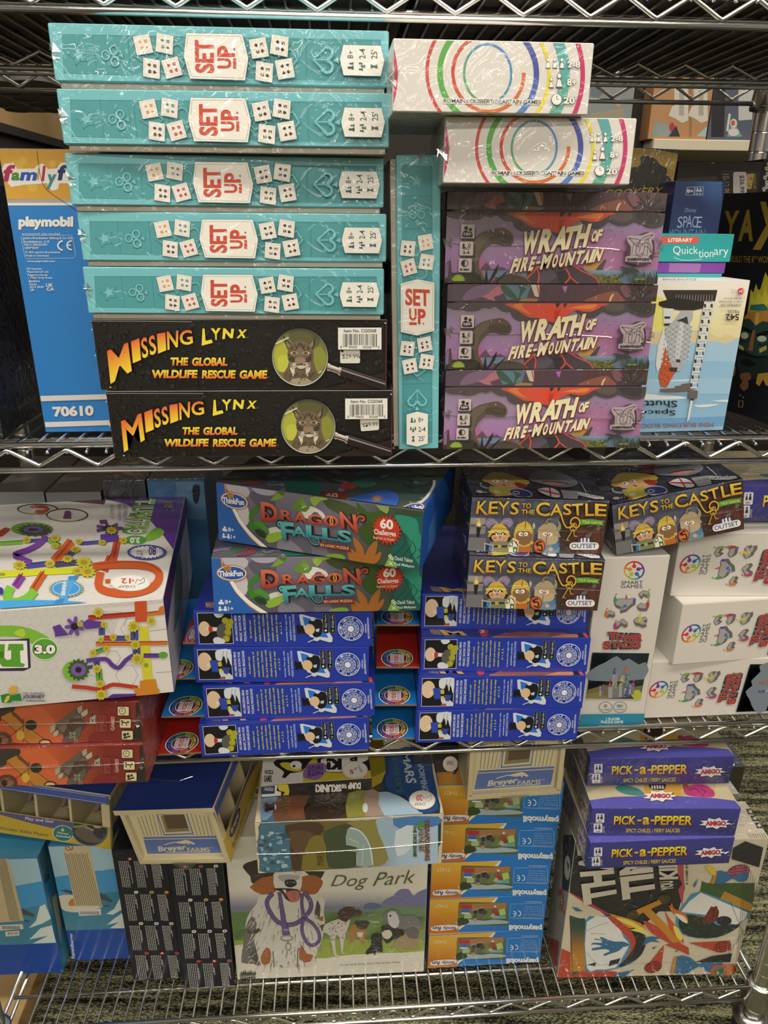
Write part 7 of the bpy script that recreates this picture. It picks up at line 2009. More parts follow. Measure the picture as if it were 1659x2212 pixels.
def art_blue(mb, w, d, h, mw):
    a = face_art(mb, 'F', w, d, h, mw, vw=(0, 1040, .27125)); a.all('3f7aa8'); a.poly([(1400, 0), (1640, 0), (1640, 300), (1420, 300)], '6f9ab8'); a.poly([(1535, 30), (1590, 35), (1590, 120), (1570, 180), (1540, 150)], '2a3a4a', sm=2)
simple('boxed_game', 'light blue film-wrapped box behind the right corner of the marble run box', 'board game', (-.2555, .232, Z3 + INN), .0760, .16, .2525, {'F': C('3f7aa8'), 'T': C('1f2226'), '*': C('3a5a70')}, WRAPPED, art_blue)
# ================================================================== bottom shelf
# ---- dog game, upright
def art_dog(mb, w, d, h, mw):
    a = face_art(mb, 'F', w, d, h, mw, vw=(480, 1840, .27728), margin=.0007)
    a.all('d9d3c4')
    def bgc(x, y):
        if y < 300: return C('dbd5c6')
        if y < 430: return mix(C('dbd5c6'), C('7d7a94'), (y - 300)/130)
        return mix(C('7d7a94'), C('6f8a5a'), min(1, (y - 430)/70))
    a.grid(20, 200, 1640, 500, 8, 9, bgc)
    a.grid(20, 470, 1640, 700, 12, 4, lambda x, y: mix(mix(C('6f8a5a'), C('8a9a4a'), (y - 470)/230), C('4a6a3a'), .5 + .5*math.sin(x*.011 + y*.02)))
    a.poly([(20, 690), (1640, 690), (1600, 770), (1200, 790), (900, 810), (700, 830), (150, 720), (20, 760)], '94a040', sm=2)
    rnd = random.Random(8); a.layer()
    for k in range(120): x, y = rnd.uniform(60, 1590), rnd.uniform(690, 790); a._fill([(x, y), (x + 8, y), (x + rnd.uniform(-6, 14), y - rnd.uniform(15, 40))], C(rnd.choice(['a5b04a', '7f8f35', 'b5b55a', '6f8032'])))
    for p, c in (([(1250, 420), (1260, 380), (1330, 340), (1380, 295), (1450, 290), (1490, 340), (1530, 310), (1620, 290), (1620, 440), (1400, 430)], '77759a'), ([(1100, 440), (1120, 405), (1170, 395), (1230, 410), (1240, 440)], '5f6a8a'), ([(1250, 425), (1640, 440), (1640, 500), (1250, 490)], '6f8a62'),
                 ([(60, 500), (120, 470), (190, 480), (200, 560), (60, 640)], '5f7a45')): a.poly(p, c, sm=3)
    # the large dog
    WH, GY, TN, BK = 'cfc8bc', '8f877d', 'a05a30', '35302d'
    a.poly([(180, 600), (200, 500), (270, 400), (330, 330), (760, 330), (790, 470), (800, 580), (770, 700), (730, 800), (700, 890), (580, 900), (400, 895), (250, 870), (160, 780), (190, 700)], WH, sm=3)
    a.poly([(180, 600), (230, 500), (270, 560), (250, 700), (300, 880), (240, 870), (150, 860), (160, 760)], '6f6a66', sm=2); a.poly([(190, 740), (260, 740), (290, 880), (230, 830)], '4a5048')
    a.poly([(160, 120), (200, 80), (330, 60), (420, 140), (330, 250), (230, 240), (220, 190)], BK, sm=2); a.poly([(640, 150), (800, 150), (780, 190), (740, 240), (700, 200)], BK, sm=0)
    a.poly([(230, 260), (310, 200), (440, 190), (440, 270), (400, 320), (300, 330), (220, 280)], TN, sm=2); a.poly([(600, 200), (720, 180), (785, 230), (760, 290), (720, 330), (640, 320), (590, 280)], TN, sm=2)
    a.poly([(420, 160), (600, 160), (620, 250), (590, 310), (500, 320), (410, 280)], 'd3cdc4', sm=3); a.poly([(440, 180), (600, 180), (580, 220), (470, 230)], 'aaa49c', sm=3)
    a.poly([(485, 235), (500, 215), (560, 215), (582, 240), (570, 262), (530, 275), (495, 262)], '2c2726', sm=3); a.ell(505, 240, 8, 7, '6a6260'); a.ell(562, 238, 8, 7, '6a6260')
    a.poly([(395, 285), (470, 280), (590, 290), (610, 330), (590, 380), (540, 390), (490, 360), (460, 310)], '3a2a28', sm=2); a.poly([(500, 310), (590, 300), (602, 350), (580, 385), (540, 388), (510, 350)], 'b5695f', sm=3); a.line([(555, 310), (562, 375)], 5, '8a4a44'); a.poly([(470, 290), (500, 295), (492, 325)], 'ddd8cc')
    a.layer()
    for k in range(150):
        x, y = rnd.uniform(210, 760), rnd.uniform(400, 880); l = rnd.uniform(30, 80); c = C(rnd.choice(['b5aea3', 'e0dace', '9a938a', 'd9d2c6', '857e77']))
        a._fill([(x, y), (x + 9, y + 2), (x + (x - 500)*.1 + rnd.uniform(-8, 8), y + l)], c)
    for p in ([(240, 610), (290, 590), (300, 610), (260, 640)], [(190, 600), (240, 620), (210, 640)], [(760, 570), (800, 560), (780, 620)], [(740, 370), (765, 420), (760, 520), (720, 470)]): a.poly(p, '4a4644')
    a.poly([(300, 820), (345, 740), (380, 780), (370, 860), (320, 875)], TN, sm=2); a.poly([(600, 760), (620, 720), (660, 790), (710, 800), (690, 850), (640, 860), (600, 830)], TN, sm=0); a.poly([(730, 510), (790, 500), (780, 540)], TN)
    a.line([(395, 770), (405, 895)], 8, '6a645e'); a.line([(590, 760), (585, 895)], 8, '6a645e'); a.line([(455, 880), (470, 900)], 6, BK)
    PU, PD = '6a4f85', '46355f'
    for wd, c in ((34, PD), (26, PU)): a.line([(395, 320), (350, 380), (365, 450), (430, 540), (520, 565), (600, 540), (680, 460), (690, 390), (640, 310)], wd, c, sm=4)
    for wd, c in ((26, PD), (19, PU)): a.line([(640, 505), (620, 600), (650, 690), (700, 725), (755, 690), (750, 620), (700, 550), (640, 505), (620, 400), (625, 320)], wd, c, sm=3)
    a.poly([(432, 310), (460, 310), (495, 520), (530, 640), (470, 645), (455, 500)], PD); a.poly([(437, 310), (455, 310), (490, 520), (522, 640), (476, 642), (460, 500)], PU); a.rect(470, 595, 520, 612, '8a72a0')
    a.ring(503, 668, 46, 20, 9, '8a8680'); a.ring(515, 735, 20, 28, 8, '8a8680'); a.line([(510, 690), (515, 712)], 12, '8a8680')
    # five smaller dogs
    D1, D2 = '4a342a', 'c9c2b5'
    a.poly([(790, 620), (800, 560), (900, 520), (990, 510), (990, 560), (960, 640), (940, 780), (970, 782), (930, 785), (915, 660), (880, 660), (890, 790), (920, 805), (870, 800), (840, 650)], D2, sm=2); a.poly([(900, 480), (930, 440), (990, 422), (1050, 440), (1088, 465), (1075, 500), (1010, 500), (970, 540), (930, 530), (905, 510)], D1, sm=2)
    a.layer()
    for k in range(50): a.ell(rnd.uniform(820, 970), rnd.uniform(540, 680), 5, 4, '7a7168', n=6, same=True)
    a.poly([(985, 640), (1000, 570), (1060, 560), (1120, 600), (1110, 680), (1095, 725), (1080, 680), (1040, 660), (1020, 700), (990, 690)], 'a8793f', sm=2); a.poly([(1030, 540), (1080, 530), (1150, 540), (1130, 580), (1110, 600), (1060, 590)], '4a3a30', sm=2); a.poly([(1050, 620), (1100, 620), (1090, 660), (1055, 655)], 'd3ccbd')
    a.poly([(1160, 650), (1190, 630), (1240, 640), (1245, 700), (1250, 775), (1200, 770), (1190, 805), (1175, 780), (1125, 795), (1120, 770), (1160, 720)], '201f22', sm=2)
    a.poly([(1240, 580), (1260, 570), (1310, 570), (1400, 590), (1410, 650), (1340, 670), (1300, 705), (1270, 700), (1250, 650)], '2c2a2a', sm=2); a.poly([(1245, 620), (1300, 600), (1325, 640), (1290, 675), (1255, 660)], 'd0c4ae', sm=2)
    a.poly([(1255, 480), (1300, 445), (1370, 450), (1400, 490), (1500, 490), (1545, 540), (1545, 600), (1430, 600), (1330, 580), (1300, 560), (1265, 530)], '77777a', sm=2); a.poly([(1290, 470), (1350, 460), (1380, 540), (1350, 590), (1300, 560)], 'c9c8c5', sm=2); a.ell(1310, 492, 9, 8, BK)
    a.poly([(1340, 740), (1360, 670), (1420, 640), (1430, 590), (1480, 565), (1535, 590), (1535, 660), (1510, 740), (1400, 745)], 'a08a68', sm=2); a.poly([(1425, 600), (1480, 570), (1530, 600), (1520, 670), (1450, 660)], '6a6560', sm=2)
    a.text('Dog', [(848, 178), (1140, 168), (1128, 292), (845, 290)], '5a5a30', bold=-.005, shear=.35); a.text('Park', [(1185, 160), (1500, 132), (1508, 236), (1172, 262)], '5a5a30', bold=-.005, shear=.35)
    a.text('Art by Holly Exley, Dann May & Kate Avery', [(915, 868), (1388, 845), (1388, 862), (915, 885)], '6a6658', shear=.3)
    a.text('GAMES', [(138, 972), (260, 965), (260, 985), (138, 990)], '35362c', bold=.05); a.text('BIRDWOOD', [(138, 952), (258, 948), (258, 962), (138, 968)], '4a4a3f', bold=.03)
    for k in range(8): a.poly([(140 + k*15, 950), (150 + k*15, 925 - 8*(k % 3)), (160 + k*15, 950)], '3a3f2c')


DP = (.2808, .07, .2782)
simple('boxed_game', 'cream Dog Park game box standing upright in the middle of the bottom shelf', 'board game', (-.1625, .0581, Z4 + INN, -.77), *DP, C('cfc8b8'), WRAPPED, art_dog)


# ---- terraforming dice game lying on it, with the skunk game on top
TF, TFP = (.2379, .18, .0842), (-.1103, -.0043, -.7826, .54)


def art_terra(mb, w, d, h, mw):
    q = [(548, 1775), (962.5, 1759), (956.7, 1866), (557.5, 1887.7)]
    a = face_art(mb, 'F', w, d, h, quad=q, vw=(530, 1610, .28933), margin=.0007)
    PAP = 'cdbf9f'
    a.all(PAP)
    a.poly([(100, 590), (1455, 535), (1455, 545), (1475, 560), (1470, 735), (1455, 760), (1450, 870), (1060, 885), (840, 905), (690, 910), (520, 930), (500, 945), (120, 945), (95, 600)], '2a3a44')
    a.grid(105, 560, 1450, 940, 10, 4, lambda x, y: mix(C('3f5f70'), mix(C('6a5a2f'), C('a9c0d0'), min(1, max(0, (x - 850)/350))), min(1, max(0, (x - 250)/200))))
    for p, c in (([(105, 590), (330, 590), (350, 700), (340, 940), (120, 940)], '456a7c'), ([(300, 590), (560, 570), (600, 640), (520, 720), (500, 910), (360, 925), (340, 700)], '4a3426'), ([(330, 640), (520, 650), (480, 800), (380, 800)], '5f4430'), ([(490, 700), (580, 670), (630, 760), (640, 915), (430, 930)], '7a6a2a'),
                 ([(600, 640), (780, 580), (840, 600), (860, 895), (640, 910), (620, 760)], '3f4a30'), ([(770, 575), (1010, 560), (1050, 700), (1090, 800), (1060, 885), (950, 885), (900, 650)], '8a7f45'), ([(990, 560), (1130, 545), (1200, 700), (1110, 860), (1060, 760)], '9ab0bd'), ([(1120, 545), (1450, 535), (1450, 600), (1200, 640)], '4a78ad'), ([(1140, 640), (1300, 600), (1260, 760), (1150, 830)], 'c9d3d9')): a.poly(p, c, sm=2)
    rnd = random.Random(6); a.layer()
    for k in range(50): a.ell(rnd.uniform(110, 330), rnd.uniform(600, 930), rnd.uniform(8, 26), rnd.uniform(6, 18), rnd.choice(['7f9aa5', '9ab5bd', '5f7f90', '35505f']), n=8, same=(k % 2 == 0))
    a.poly([(780, 620), (830, 605), (900, 650), (950, 740), (972, 890), (850, 895), (860, 760), (770, 740)], '8fa09a', sm=2); a.line([(800, 610), (880, 640), (945, 740), (970, 890)], 9, 'c9d6d3', sm=3); a.lines([[(790, 690), (860, 720), (850, 790), (790, 780)], [(850, 790), (850, 890)], [(900, 740), (890, 890)]], 5, 'b9c9c6')
    K = '2c2a22'
    for s, x0, x1, y0, y1, c in (('TERRAFORMING', 1352, 1390, 552, 860, '8a5a42'), ('MARS', 1308, 1352, 612, 792, '9a8a72'), ('THE DICE GAME', 1268, 1294, 592, 830, '3f6a3a')): a.dtext(s, x0, y0, x1, y1, K, bold=.06); a.dtext(s, x0, y0, x1, y1, c, bold=.02)
    a.ell(1325, 590, 26, 20, '4f8a35')
    a.rtext('MARS', 548, 800, 605, 890, '2a2a1c', bold=-.01)
    t = face_art(mb, 'T', w, d, h, mw, vw=(530, 1610, .28933), margin=.0007); t.all(PAP)
    t.poly([(112, 540), (130, 470), (118, 400), (140, 60), (1350, 20), (1395, 130), (1410, 300), (1455, 450), (1452, 520), (1000, 530), (120, 575)], '24344a')
    t.grid(120, 60, 1000, 570, 8, 5, lambda x, y: mix(C('4a6a80'), C('4a3626'), min(1, max(0, (x - 180)/180))))
    for p, c in (([(120, 400), (250, 390), (200, 520), (120, 560)], '6a8fa5'), ([(240, 390), (520, 380), (480, 560), (220, 565)], '6a4630'), ([(330, 400), (450, 390), (420, 540), (320, 520)], '7d4a30'), ([(480, 380), (800, 360), (770, 500), (600, 555), (450, 560)], '35261c'), ([(770, 360), (920, 340), (940, 430), (900, 540), (760, 545)], '8a8535'), ([(900, 340), (1010, 360), (1040, 530), (900, 540)], 'a08a7a'),
                 ([(1000, 350), (1150, 380), (1290, 480), (1310, 525), (1040, 530)], 'a5bccb'), ([(1050, 60), (1350, 20), (1400, 200), (1440, 480), (1300, 500), (1200, 380), (1060, 330)], '2a4a7a')): t.poly(p, c, sm=2)
    t.ell(895, 468, 20, 36, 'd3d6c9')
    for s, q, c in (('TERRAFORMING', [(1300, 20), (1370, 345), (1320, 350), (1265, 20)], '9fb3c4'), ('MARS', [(1215, 60), (1282, 285), (1200, 285), (1170, 60)], 'b5c0c9'), ('THE DICE GAME', [(1120, 40), (1180, 355), (1130, 360), (1090, 40)], '3f6a5a')): t.text(s, q, c, bold=.03)
    t.rrect(142, 428, 240, 502, 14, '8a2f2a'); t.ell(190, 465, 42, 32, 'd9d6d0'); t.poly([(150, 440), (215, 435), (222, 490), (150, 495)], '1c1c1f'); t.rtext('CARDS', 112, 440, 124, 500, 'd9d6d0', bold=.02)


tf = empty('boxed_game', pose(*TFP)); tag(tf, 'Mars dice game box lying on the Dog Park box, round price sticker on its lid', 'board game')
mb = MB(); mb.box(0, 0, 0, *TF, {'F': C('cdbf9f'), 'T': C('2a3a4a'), '*': C('cdbf9f')}, bev=.0012); art_terra(mb, *TF, pose(*TFP)); mb.build('box_body', WRAPPED, tf)
seam(tf, [(0, -.0008, .034), (.05, -.0013, .032), (.12, -.0013, .0325), (.2, -.0013, .036), (.2375, -.0008, .038)], .0004, tabs=[(.002, 0, .055), (.010, 0, .056), (.017, 0, .057), (.05, 0, .002), (.055, 0, .001)])
mb = MB(); a = face_art(mb, 'T', *TF, pose(*TFP), vw=(530, 1610, .28933), lift=.0022); cheap_sticker(a, 1320, 418, 98, 72, '20')
tag(mb.build('price_sticker', PAPER, tf), 'round white sticker reading CHEAP $20, upside down')

SK, SKP = (.1436, .118, .0187), (-.1051, .0387, -.6976, 2.45)


def art_skunk(mb, w, d, h, mw):
    a = face_art(mb, 'F', w, d, h, mw, vw=(540, 1620, .33613), margin=.0004); a.all('17171a')
    a.poly([(60, 232), (178, 225), (170, 262), (200, 270), (198, 305), (60, 310)], 'ded8cc'); a.poly([(72, 235), (160, 228), (158, 280), (75, 285)], '1f2a4a'); a.poly([(180, 225), (245, 222), (248, 300), (205, 302), (225, 270), (190, 262)], 'cdb52f', sm=2)
    for s, b in (('DUMP', (630, 208, 712, 250)), ('THE', (590, 218, 622, 245)), ('SKUNK!', (420, 220, 588, 272))): a.utext(s, *b, 'e3ded3', bold=.06)
    a.text('HUCKLE', (95, 240, 150, 262), 'd3cdc4', bold=.02)
    t = face_art(mb, 'T', w, d, h, mw, vw=(540, 1620, .33613), margin=.0004); t.all('d9d3c6')
    t.poly([(340, 60), (800, 20), (790, 180), (460, 205), (340, 210)], 'c4ad2a'); t.poly([(150, 80), (260, 20), (420, 20), (380, 80), (330, 140), (260, 150), (230, 180), (205, 175), (220, 145), (190, 120)], '19191c', sm=2); t.poly([(430, 60), (580, 30), (760, 30), (780, 130), (600, 145), (480, 140)], '19191c', sm=2)
    t.poly([(190, 90), (240, 80), (330, 110), (320, 140), (240, 130)], 'cdb52f', sm=2); t.ell(295, 98, 38, 27, 'e6e1d6'); t.ell(283, 105, 9, 8, '19191c')
    t.poly([(455, 80), (490, 50), (720, 30), (760, 60), (700, 90), (600, 140), (480, 135)], 'ded8cc', sm=3); t.utext('K!', 490, 55, 590, 130, '19191c', bold=.08); t.utext('P', 640, 35, 690, 75, '19191c', bold=.06)
    t.poly([(340, 150), (360, 110), (380, 90), (470, 85), (492, 110), (480, 150), (440, 190), (400, 192), (350, 180)], '8a62a0', sm=3)
    for s, b in (("DON'T GET", (440, 95, 470, 160)), ('STUCK', (418, 100, 440, 168)), ('WITH THE', (395, 100, 415, 170)), ('STINK!', (370, 105, 392, 178))): t.dtext(s, *b, '2f1f3a', bold=.03)
    t.text('HUCKLE', (95, 130, 150, 158), '3a3a3f', bold=.03); t.text('GAMES', (90, 165, 140, 208), '3a3a3f', bold=.03)


sk = empty('boxed_game', pose(*SKP)); tag(sk, 'small black and yellow skunk game lying on the Mars dice game, torn lid end', 'board game')
mb = MB(); mb.box(0, 0, 0, *SK, {'F': C('17171a'), 'T': C('d9d3c6'), '*': C('1c1c1f')}, bev=.0008); art_skunk(mb, *SK, pose(*SKP)); mb.build('box_body', CARD_GLOSS, sk)
mb = MB()
P = [(.1436, .001, .001), (.1436, .001, .0186), (.1436, .116, .0186), (.1436, .116, .001)]
Q = [(.158, .012, -.0005), (.164, .018, .0125), (.168, .10, .015), (.162, .10, .001)]
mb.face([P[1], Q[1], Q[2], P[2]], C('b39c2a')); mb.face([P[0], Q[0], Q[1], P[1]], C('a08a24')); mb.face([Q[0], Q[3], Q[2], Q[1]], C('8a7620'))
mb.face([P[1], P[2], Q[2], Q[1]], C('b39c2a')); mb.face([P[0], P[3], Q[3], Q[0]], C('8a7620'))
tag(mb.build('torn_flap', CARD, sk), 'yellow torn cardboard flap bent out at the right end')
mb = MB(); a = face_art(mb, 'T', *SK, pose(*SKP), vw=(540, 1620, .33613), lift=.0016)
a.ell(675, 135, 82, 57, 'ddd7cc', n=36); a.ring(675, 135, 77, 53, 2, 'a8a198'); a.utext('5', 640, 132, 668, 160, 'b5403a', bold=.03); a.utext('$', 672, 118, 688, 134, 'b5403a'); a.text('CHEAP', [(700, 100), (725, 140), (715, 160), (690, 110)], '4a4644')
tag(mb.build('price_sticker', PAPER, sk), 'round white sticker reading CHEAP $5')


# ---- stack of playsets, upside down
PM = (.1740, .2, .0692)


def art_playset(mb, w, d, h):
    q = [(923, 2022), (1176.7, 2010.4), (1162.8, 2077.3), (926.5, 2092.7)]
    a = face_art(mb, 'F', w, d, h, quad=q, vw=(920, 2000, .28361), margin=.0004)
    a.all('2a73b5')
    a.poly([(0, 70), (545, 55), (520, 90), (240, 305), (200, 335), (0, 340)], 'dfe0da')
    a.grid(0, 60, 250, 340, 3, 4, lambda x, y: mix(C('dba83a'), C('c0691f'), min(1, max(0, (y - 90)/190)))); a.layer()
    for i in range(6):
        y0, y1 = 60 + i*42, 60 + (i + 1)*42; xr = lambda y: 530 - (y - 60)*1.28
        a._fill([(200, y0), (xr(y0), y0), (xr(y1), y1), (200, y1)], [mix(C('dba83a'), C('c0691f'), min(1, max(0, (y - 90)/190))) for y in (y0, y0, y1, y1)])
    a.rrect(243, 92, 612, 258, 16, '55603a')
    a.poly([(250, 108), (605, 92), (603, 150), (250, 160)], 'a5744a'); a.poly([(250, 150), (605, 130), (600, 205), (245, 215)], '6a7a45', sm=0); a.poly([(250, 225), (300, 215), (440, 225), (500, 215), (598, 222), (598, 240), (245, 258)], '9fb3bd', sm=2); a.poly([(245, 215), (300, 205), (330, 240), (280, 260), (243, 258)], '35452a', sm=2)
    a.rect(255, 110, 345, 140, 'b0352c'); a.rect(268, 140, 326, 168, '3a66a8'); a.rect(268, 168, 330, 178, 'd9d6cc'); a.poly([(290, 180), (345, 178), (345, 210), (290, 212)], 'a9b57a')
    for x, y, r, c in ((375, 165, 18, '3a3a55'), (370, 195, 14, '4a4a62'), (372, 218, 14, 'c0845a'), (420, 155, 24, '35302f'), (440, 165, 20, '4a4543'), (415, 190, 22, '6a655f'), (515, 150, 22, '9a4a38'), (530, 175, 20, '8a3f30'), (505, 185, 16, 'c0a08a'), (520, 120, 10, 'd9c9b5')): a.ell(x, y, r, r*.9, c, n=10)
    a.poly([(545, 140), (590, 130), (598, 175), (555, 185)], 'aebf6a'); a.poly([(500, 188), (595, 182), (598, 205), (500, 208)], '6aa09a'); a.lines([[(405, 135), (430, 128)], [(350, 150), (390, 140)], [(480, 190), (540, 195)]], 5, 'c9b59a')
    a.utext('71427', 58, 110, 160, 137, 'e3cf9a', bold=.02)
    a.poly([(45, 275), (110, 262), (235, 258), (238, 285), (130, 300), (48, 302)], 'e6ded2', sm=2)
    a.utext('family', 128, 264, 232, 294, '5a4a8a', bold=.03, shear=.15); a.utext('fun', 52, 272, 118, 300, '2f3a6a', bold=.03, shear=.15)
    a.utext('playmobil', 618, 236, 848, 284, 'e3e3de', bold=.05)
    a.line([(635, 100), (850, 90), (866, 100), (860, 190), (850, 200), (630, 198), (625, 190)], 2.5, 'a9c4dc', closed=True)
    a.ring(655, 168, 16, 17, 6, 'dfe3e6', a0=-100, a1=100); a.ring(690, 165, 16, 17, 6, 'dfe3e6', a0=-100, a1=100); a.line([(650, 168), (668, 167)], 5, 'dfe3e6')
    a.utext('www.playmobil.com', 738, 74, 862, 88, 'c9d6e2')
    for k, s in enumerate(('geobra Brandstätter Stiftung', 'Brandstätterstr. 2-10', '90513 Zirndorf, Germany', 'Made in Malta, Spain', 'Czech Republic', 'Tunisia, Vietnam')): a.utext(s, 715 + k*4, 186 - k*15, 850, 197 - k*15, '9fbcd6')


pm = None
for i, (x, y, yaw, l) in enumerate(((.1244, .0595, .02, 'orange and blue playset box at the bottom of its stack of five'), (.1240, .0628, -.94, 'orange and blue playset box, second from the bottom of the stack'), (.1247, .0647, -1.25, 'orange and blue playset box in the middle of the stack, right of Dog Park'),
                                    (.1278, .0652, -1.17, 'orange and blue playset box, second from the top, beside the Mars dice game'), (.1296, .0653, -1.34, 'orange and blue playset box on top of the stack, under the wooden stable'))):
    mw = pose(x, y, Z4 + INN + i*.0694, yaw)
    if pm is None:
        mb = MB(); mb.box(0, 0, 0, *PM, {'F': C('2a73b5'), 'T': C('2a66a8'), '*': C('23609f')}, bev=.0014); art_playset(mb, *PM)
        t = face_art(mb, 'T', *PM, quad=[(0, 0), (100, 0), (100, 100), (0, 100)]); t.poly([(0, 0), (45, 0), (58, 100), (0, 100)], 'c9892f'); t.utext('family fun', 4, 78, 44, 90, '2f3a6a', bold=.03)
        pm = o = mb.build('toy_box', CARD_GLOSS, None, mw=mw)
    else: o = copy_tree(pm, mw)
    tag(o, l, 'toy box', 'orange and blue playset boxes')
kb = empty('boxed_game', pose(.098, .090, -.7140)); tag(kb, 'black box with a round price sticker, beside the stable on the playset stack', 'board game')
mb = MB(); mb.box(0, 0, 0, .062, .12, .045, C('1c1b1e'), bev=.001); mb.build('box_body', CARD_GLOSS, kb)
mb = MB(); a = face_art(mb, 'F', .062, .12, .045, pose(.098, .090, -.7140), vw=(900, 1600, .23056), lift=.0006); a.ell(315, 215, 70, 72, 'd6cfc4', n=30); a.utext('CHEAP', 280, 185, 345, 225, '8a3a36', bold=.02)
mb.build('price_sticker', PAPER, kb)


# ---- wooden toy stables
FW, FD, FH = .127, .262, .102
MB_POSE = pose(-.2717, .0379, -.8025, -10.6, -8.95, 3.9)
FA = pose(-.6216, .1400, -.8030, -9.16, 4.94)
STA = FA @ Matrix.Translation((.3 - FD, FW, 0)) @ Matrix.Rotation(R(-90), 4, 'Z')


def make_stable():
    t = empty('toy_stable'); w, d, h = FW, FD, FH
    CR, BL = C('cdbd94'), C('51659a')
    mb = MB(); mb.box(0, 0, 0, w, d, .006, CR, bev=.0008); mb.box(.002, 0, .006, w - .002, .010, .0085, CR, bev=.0006); mb.build('base_board', WOOD, t)
    mb = MB(); mb.box(.004, .008, .0062, w - .004, .013, h - .0085, CR, bev=.0005)
    a = face_art(mb, 'F', w - .008, .005, h - .0147, MB_POSE, vw=(0, 1660, .33755), x0=.004, y0=.008, z0=.0062, margin=.0003)
    a.all('d3c49c')
    a.lines([[(880 + k*24, 310 - k*6), (925 + k*22, 430)] for k in range(6)] + [[(1195 + k*27, 285 + k*4), (1240 + k*24, 428)] for k in range(6)] + [[(1030 + k*30, 270), (1034 + k*29, 284)] for k in range(6)], 4, '77745f')
    B = '5a6da5'
    a.poly([(850, 278), (1030, 268), (860, 298)], B); a.poly([(1110, 268), (1325, 258), (1325, 282)], B)
    a.poly([(1002, 290), (1195, 280), (1240, 420), (1050, 428)], B); a.poly([(1010, 296), (1190, 287), (1230, 412), (1055, 420)], 'd3c49c'); a.poly([(1028, 300), (1180, 292), (1215, 400), (1062, 408)], '8a7a58'); a.poly([(1045, 296), (1178, 292), (1205, 380), (1075, 386)], '5f4a38')
    a.poly([(917, 438), (1390, 430), (1392, 442), (920, 450)], B); a.poly([(920, 455), (1395, 448), (1418, 538), (945, 545)], B)
    a.text('Breyer', [(1010, 497), (1190, 484), (1195, 528), (1018, 540)], 'd6cba8', bold=.03); a.text('FARMS', [(1197, 505), (1340, 503), (1346, 528), (1202, 530)], 'd6cba8', bold=.01); a.line([(1060, 534), (1345, 532)], 4, 'd6cba8'); a.text('TM', (1345, 502, 1362, 510), 'd6cba8')
    a.line([(1050, 487), (1120, 470), (1180, 478), (1200, 460)], 6, 'd6cba8', sm=3); a.poly([(1120, 470), (1160, 462), (1190, 455), (1212, 460), (1248, 478), (1240, 485), (1210, 475), (1215, 490), (1195, 478), (1160, 480)], 'd6cba8', sm=2)
    mb.build('end_wall', WOOD, t)
    for x0 in (0, w - .0065):
        for ya, yb in ((0, .0145), (d - .012, d)):
            mb = MB(); mb.box(x0, ya, .0062, x0 + .0065, yb, h - .0085, CR, bev=.0006); mb.build('corner_post', WOOD, t)
    mb = MB(); mb.box(.004, d - .008, .0062, w - .004, d - .003, h - .0085, C('c3b48c'), bev=.0004)
    for k in range(7): mb.box(.010 + k*.017, d - .0029, .03, .0105 + k*.017, d - .0026, h - .010, C('77745f'), bev=0)
    mb.box(.004, d - .0029, .0062, w - .004, d - .0025, .030, C('4a5570'), bev=0); mb.build('far_end_wall', WOOD, t)
    mb = MB(); mb.box(.058, .013, .0062, .062, d - .008, h - .0085, C('9a8c6a'), bev=.0004); mb.build('centre_wall', WOOD, t)
    for k in range(1, 5):
        mb = MB(); mb.box(.063, .008 + k*(d - .016)/5 - .002, .0062, w - .001, .008 + k*(d - .016)/5 + .002, h - .012, C('c3b48c'), bev=.0004); mb.build('stall_divider', WOOD, t)
    for k in range(5):                                      # little horses standing in the stalls, seen as dark shapes
        mb = MB(); y0 = .018 + k*(d - .016)/5
        for dx in (.075, .095): mb.tube([(dx, y0 + .02, .0063), (dx, y0 + .02, .03)], .0022, C('7a6a55'), n=6)
        bm = bmesh.new(); bmesh.ops.create_icosphere(bm, subdivisions=2, radius=.011); bm.transform(Matrix.Translation((.086, y0 + .02, .036)) @ Matrix.Diagonal((1.5, .7, .75, 1))); mb.add_bm(bm, C('8a7a68'))
        mb.tube([(.096, y0 + .02, .04), (.104, y0 + .02, .054)], [.005, .0038], C('8a7a68'), n=7); mb.tube([(.102, y0 + .02, .055), (.113, y0 + .02, .050)], [.004, .0028], C('7a6a58'), n=7)
        mb.build('toy_horse', CARD, t)
    mb = MB(); mb.box(-.004, -.004, h - .0085, w + .004, d + .004, h, {'T': C('1f2f68'), '*': CR}, bev=.0008)
    a = face_art(mb, 'T', w + .008, d + .008, h, quad=[(0, 0), (100, 0), (100, 100), (0, 100)], x0=-.004, y0=-.004); a.rect(4, 2, 96, 98, '22336f'); mb.build('roof', WOOD, t)
    mb = MB(); mb.box(w + .0042, -.003, h - .016, w + .0058, d + .003, h - .0005, {'R': C('47579a'), '*': CR}, bev=.0003)
    a = face_art(mb, 'R', w + .0058, d + .006, h, quad=[(0, 0), (100, 0), (100, 100), (0, 100)], y0=-.003, margin=.0003); a.lines([[(1.5, 2.5), (98.5, 2.5)], [(1.5, 13.5), (98.5, 13.5)]], .8, 'b9c0d9'); mb.build('eave_board', WOOD, t)
    mb = MB(); mb.box(w + .0002, .0005, .0005, w + .0014, d - .0005, .0405, {'R': C('c9a52f'), '*': C('b8a070')}, bev=.0002)
    a = face_art(mb, 'R', w + .0014, d - .001, .040, STA @ Matrix.Translation((0, 0, 0)), vw=(0, 1660, .33755), y0=.0005, z0=.0005, margin=.0003)
    a.all('cba832'); a.poly([(-300, 200), (400, 290), (720, 330), (712, 360), (480, 400), (330, 380), (200, 350), (0, 295), (-300, 250)], '5f5a85', sm=0)
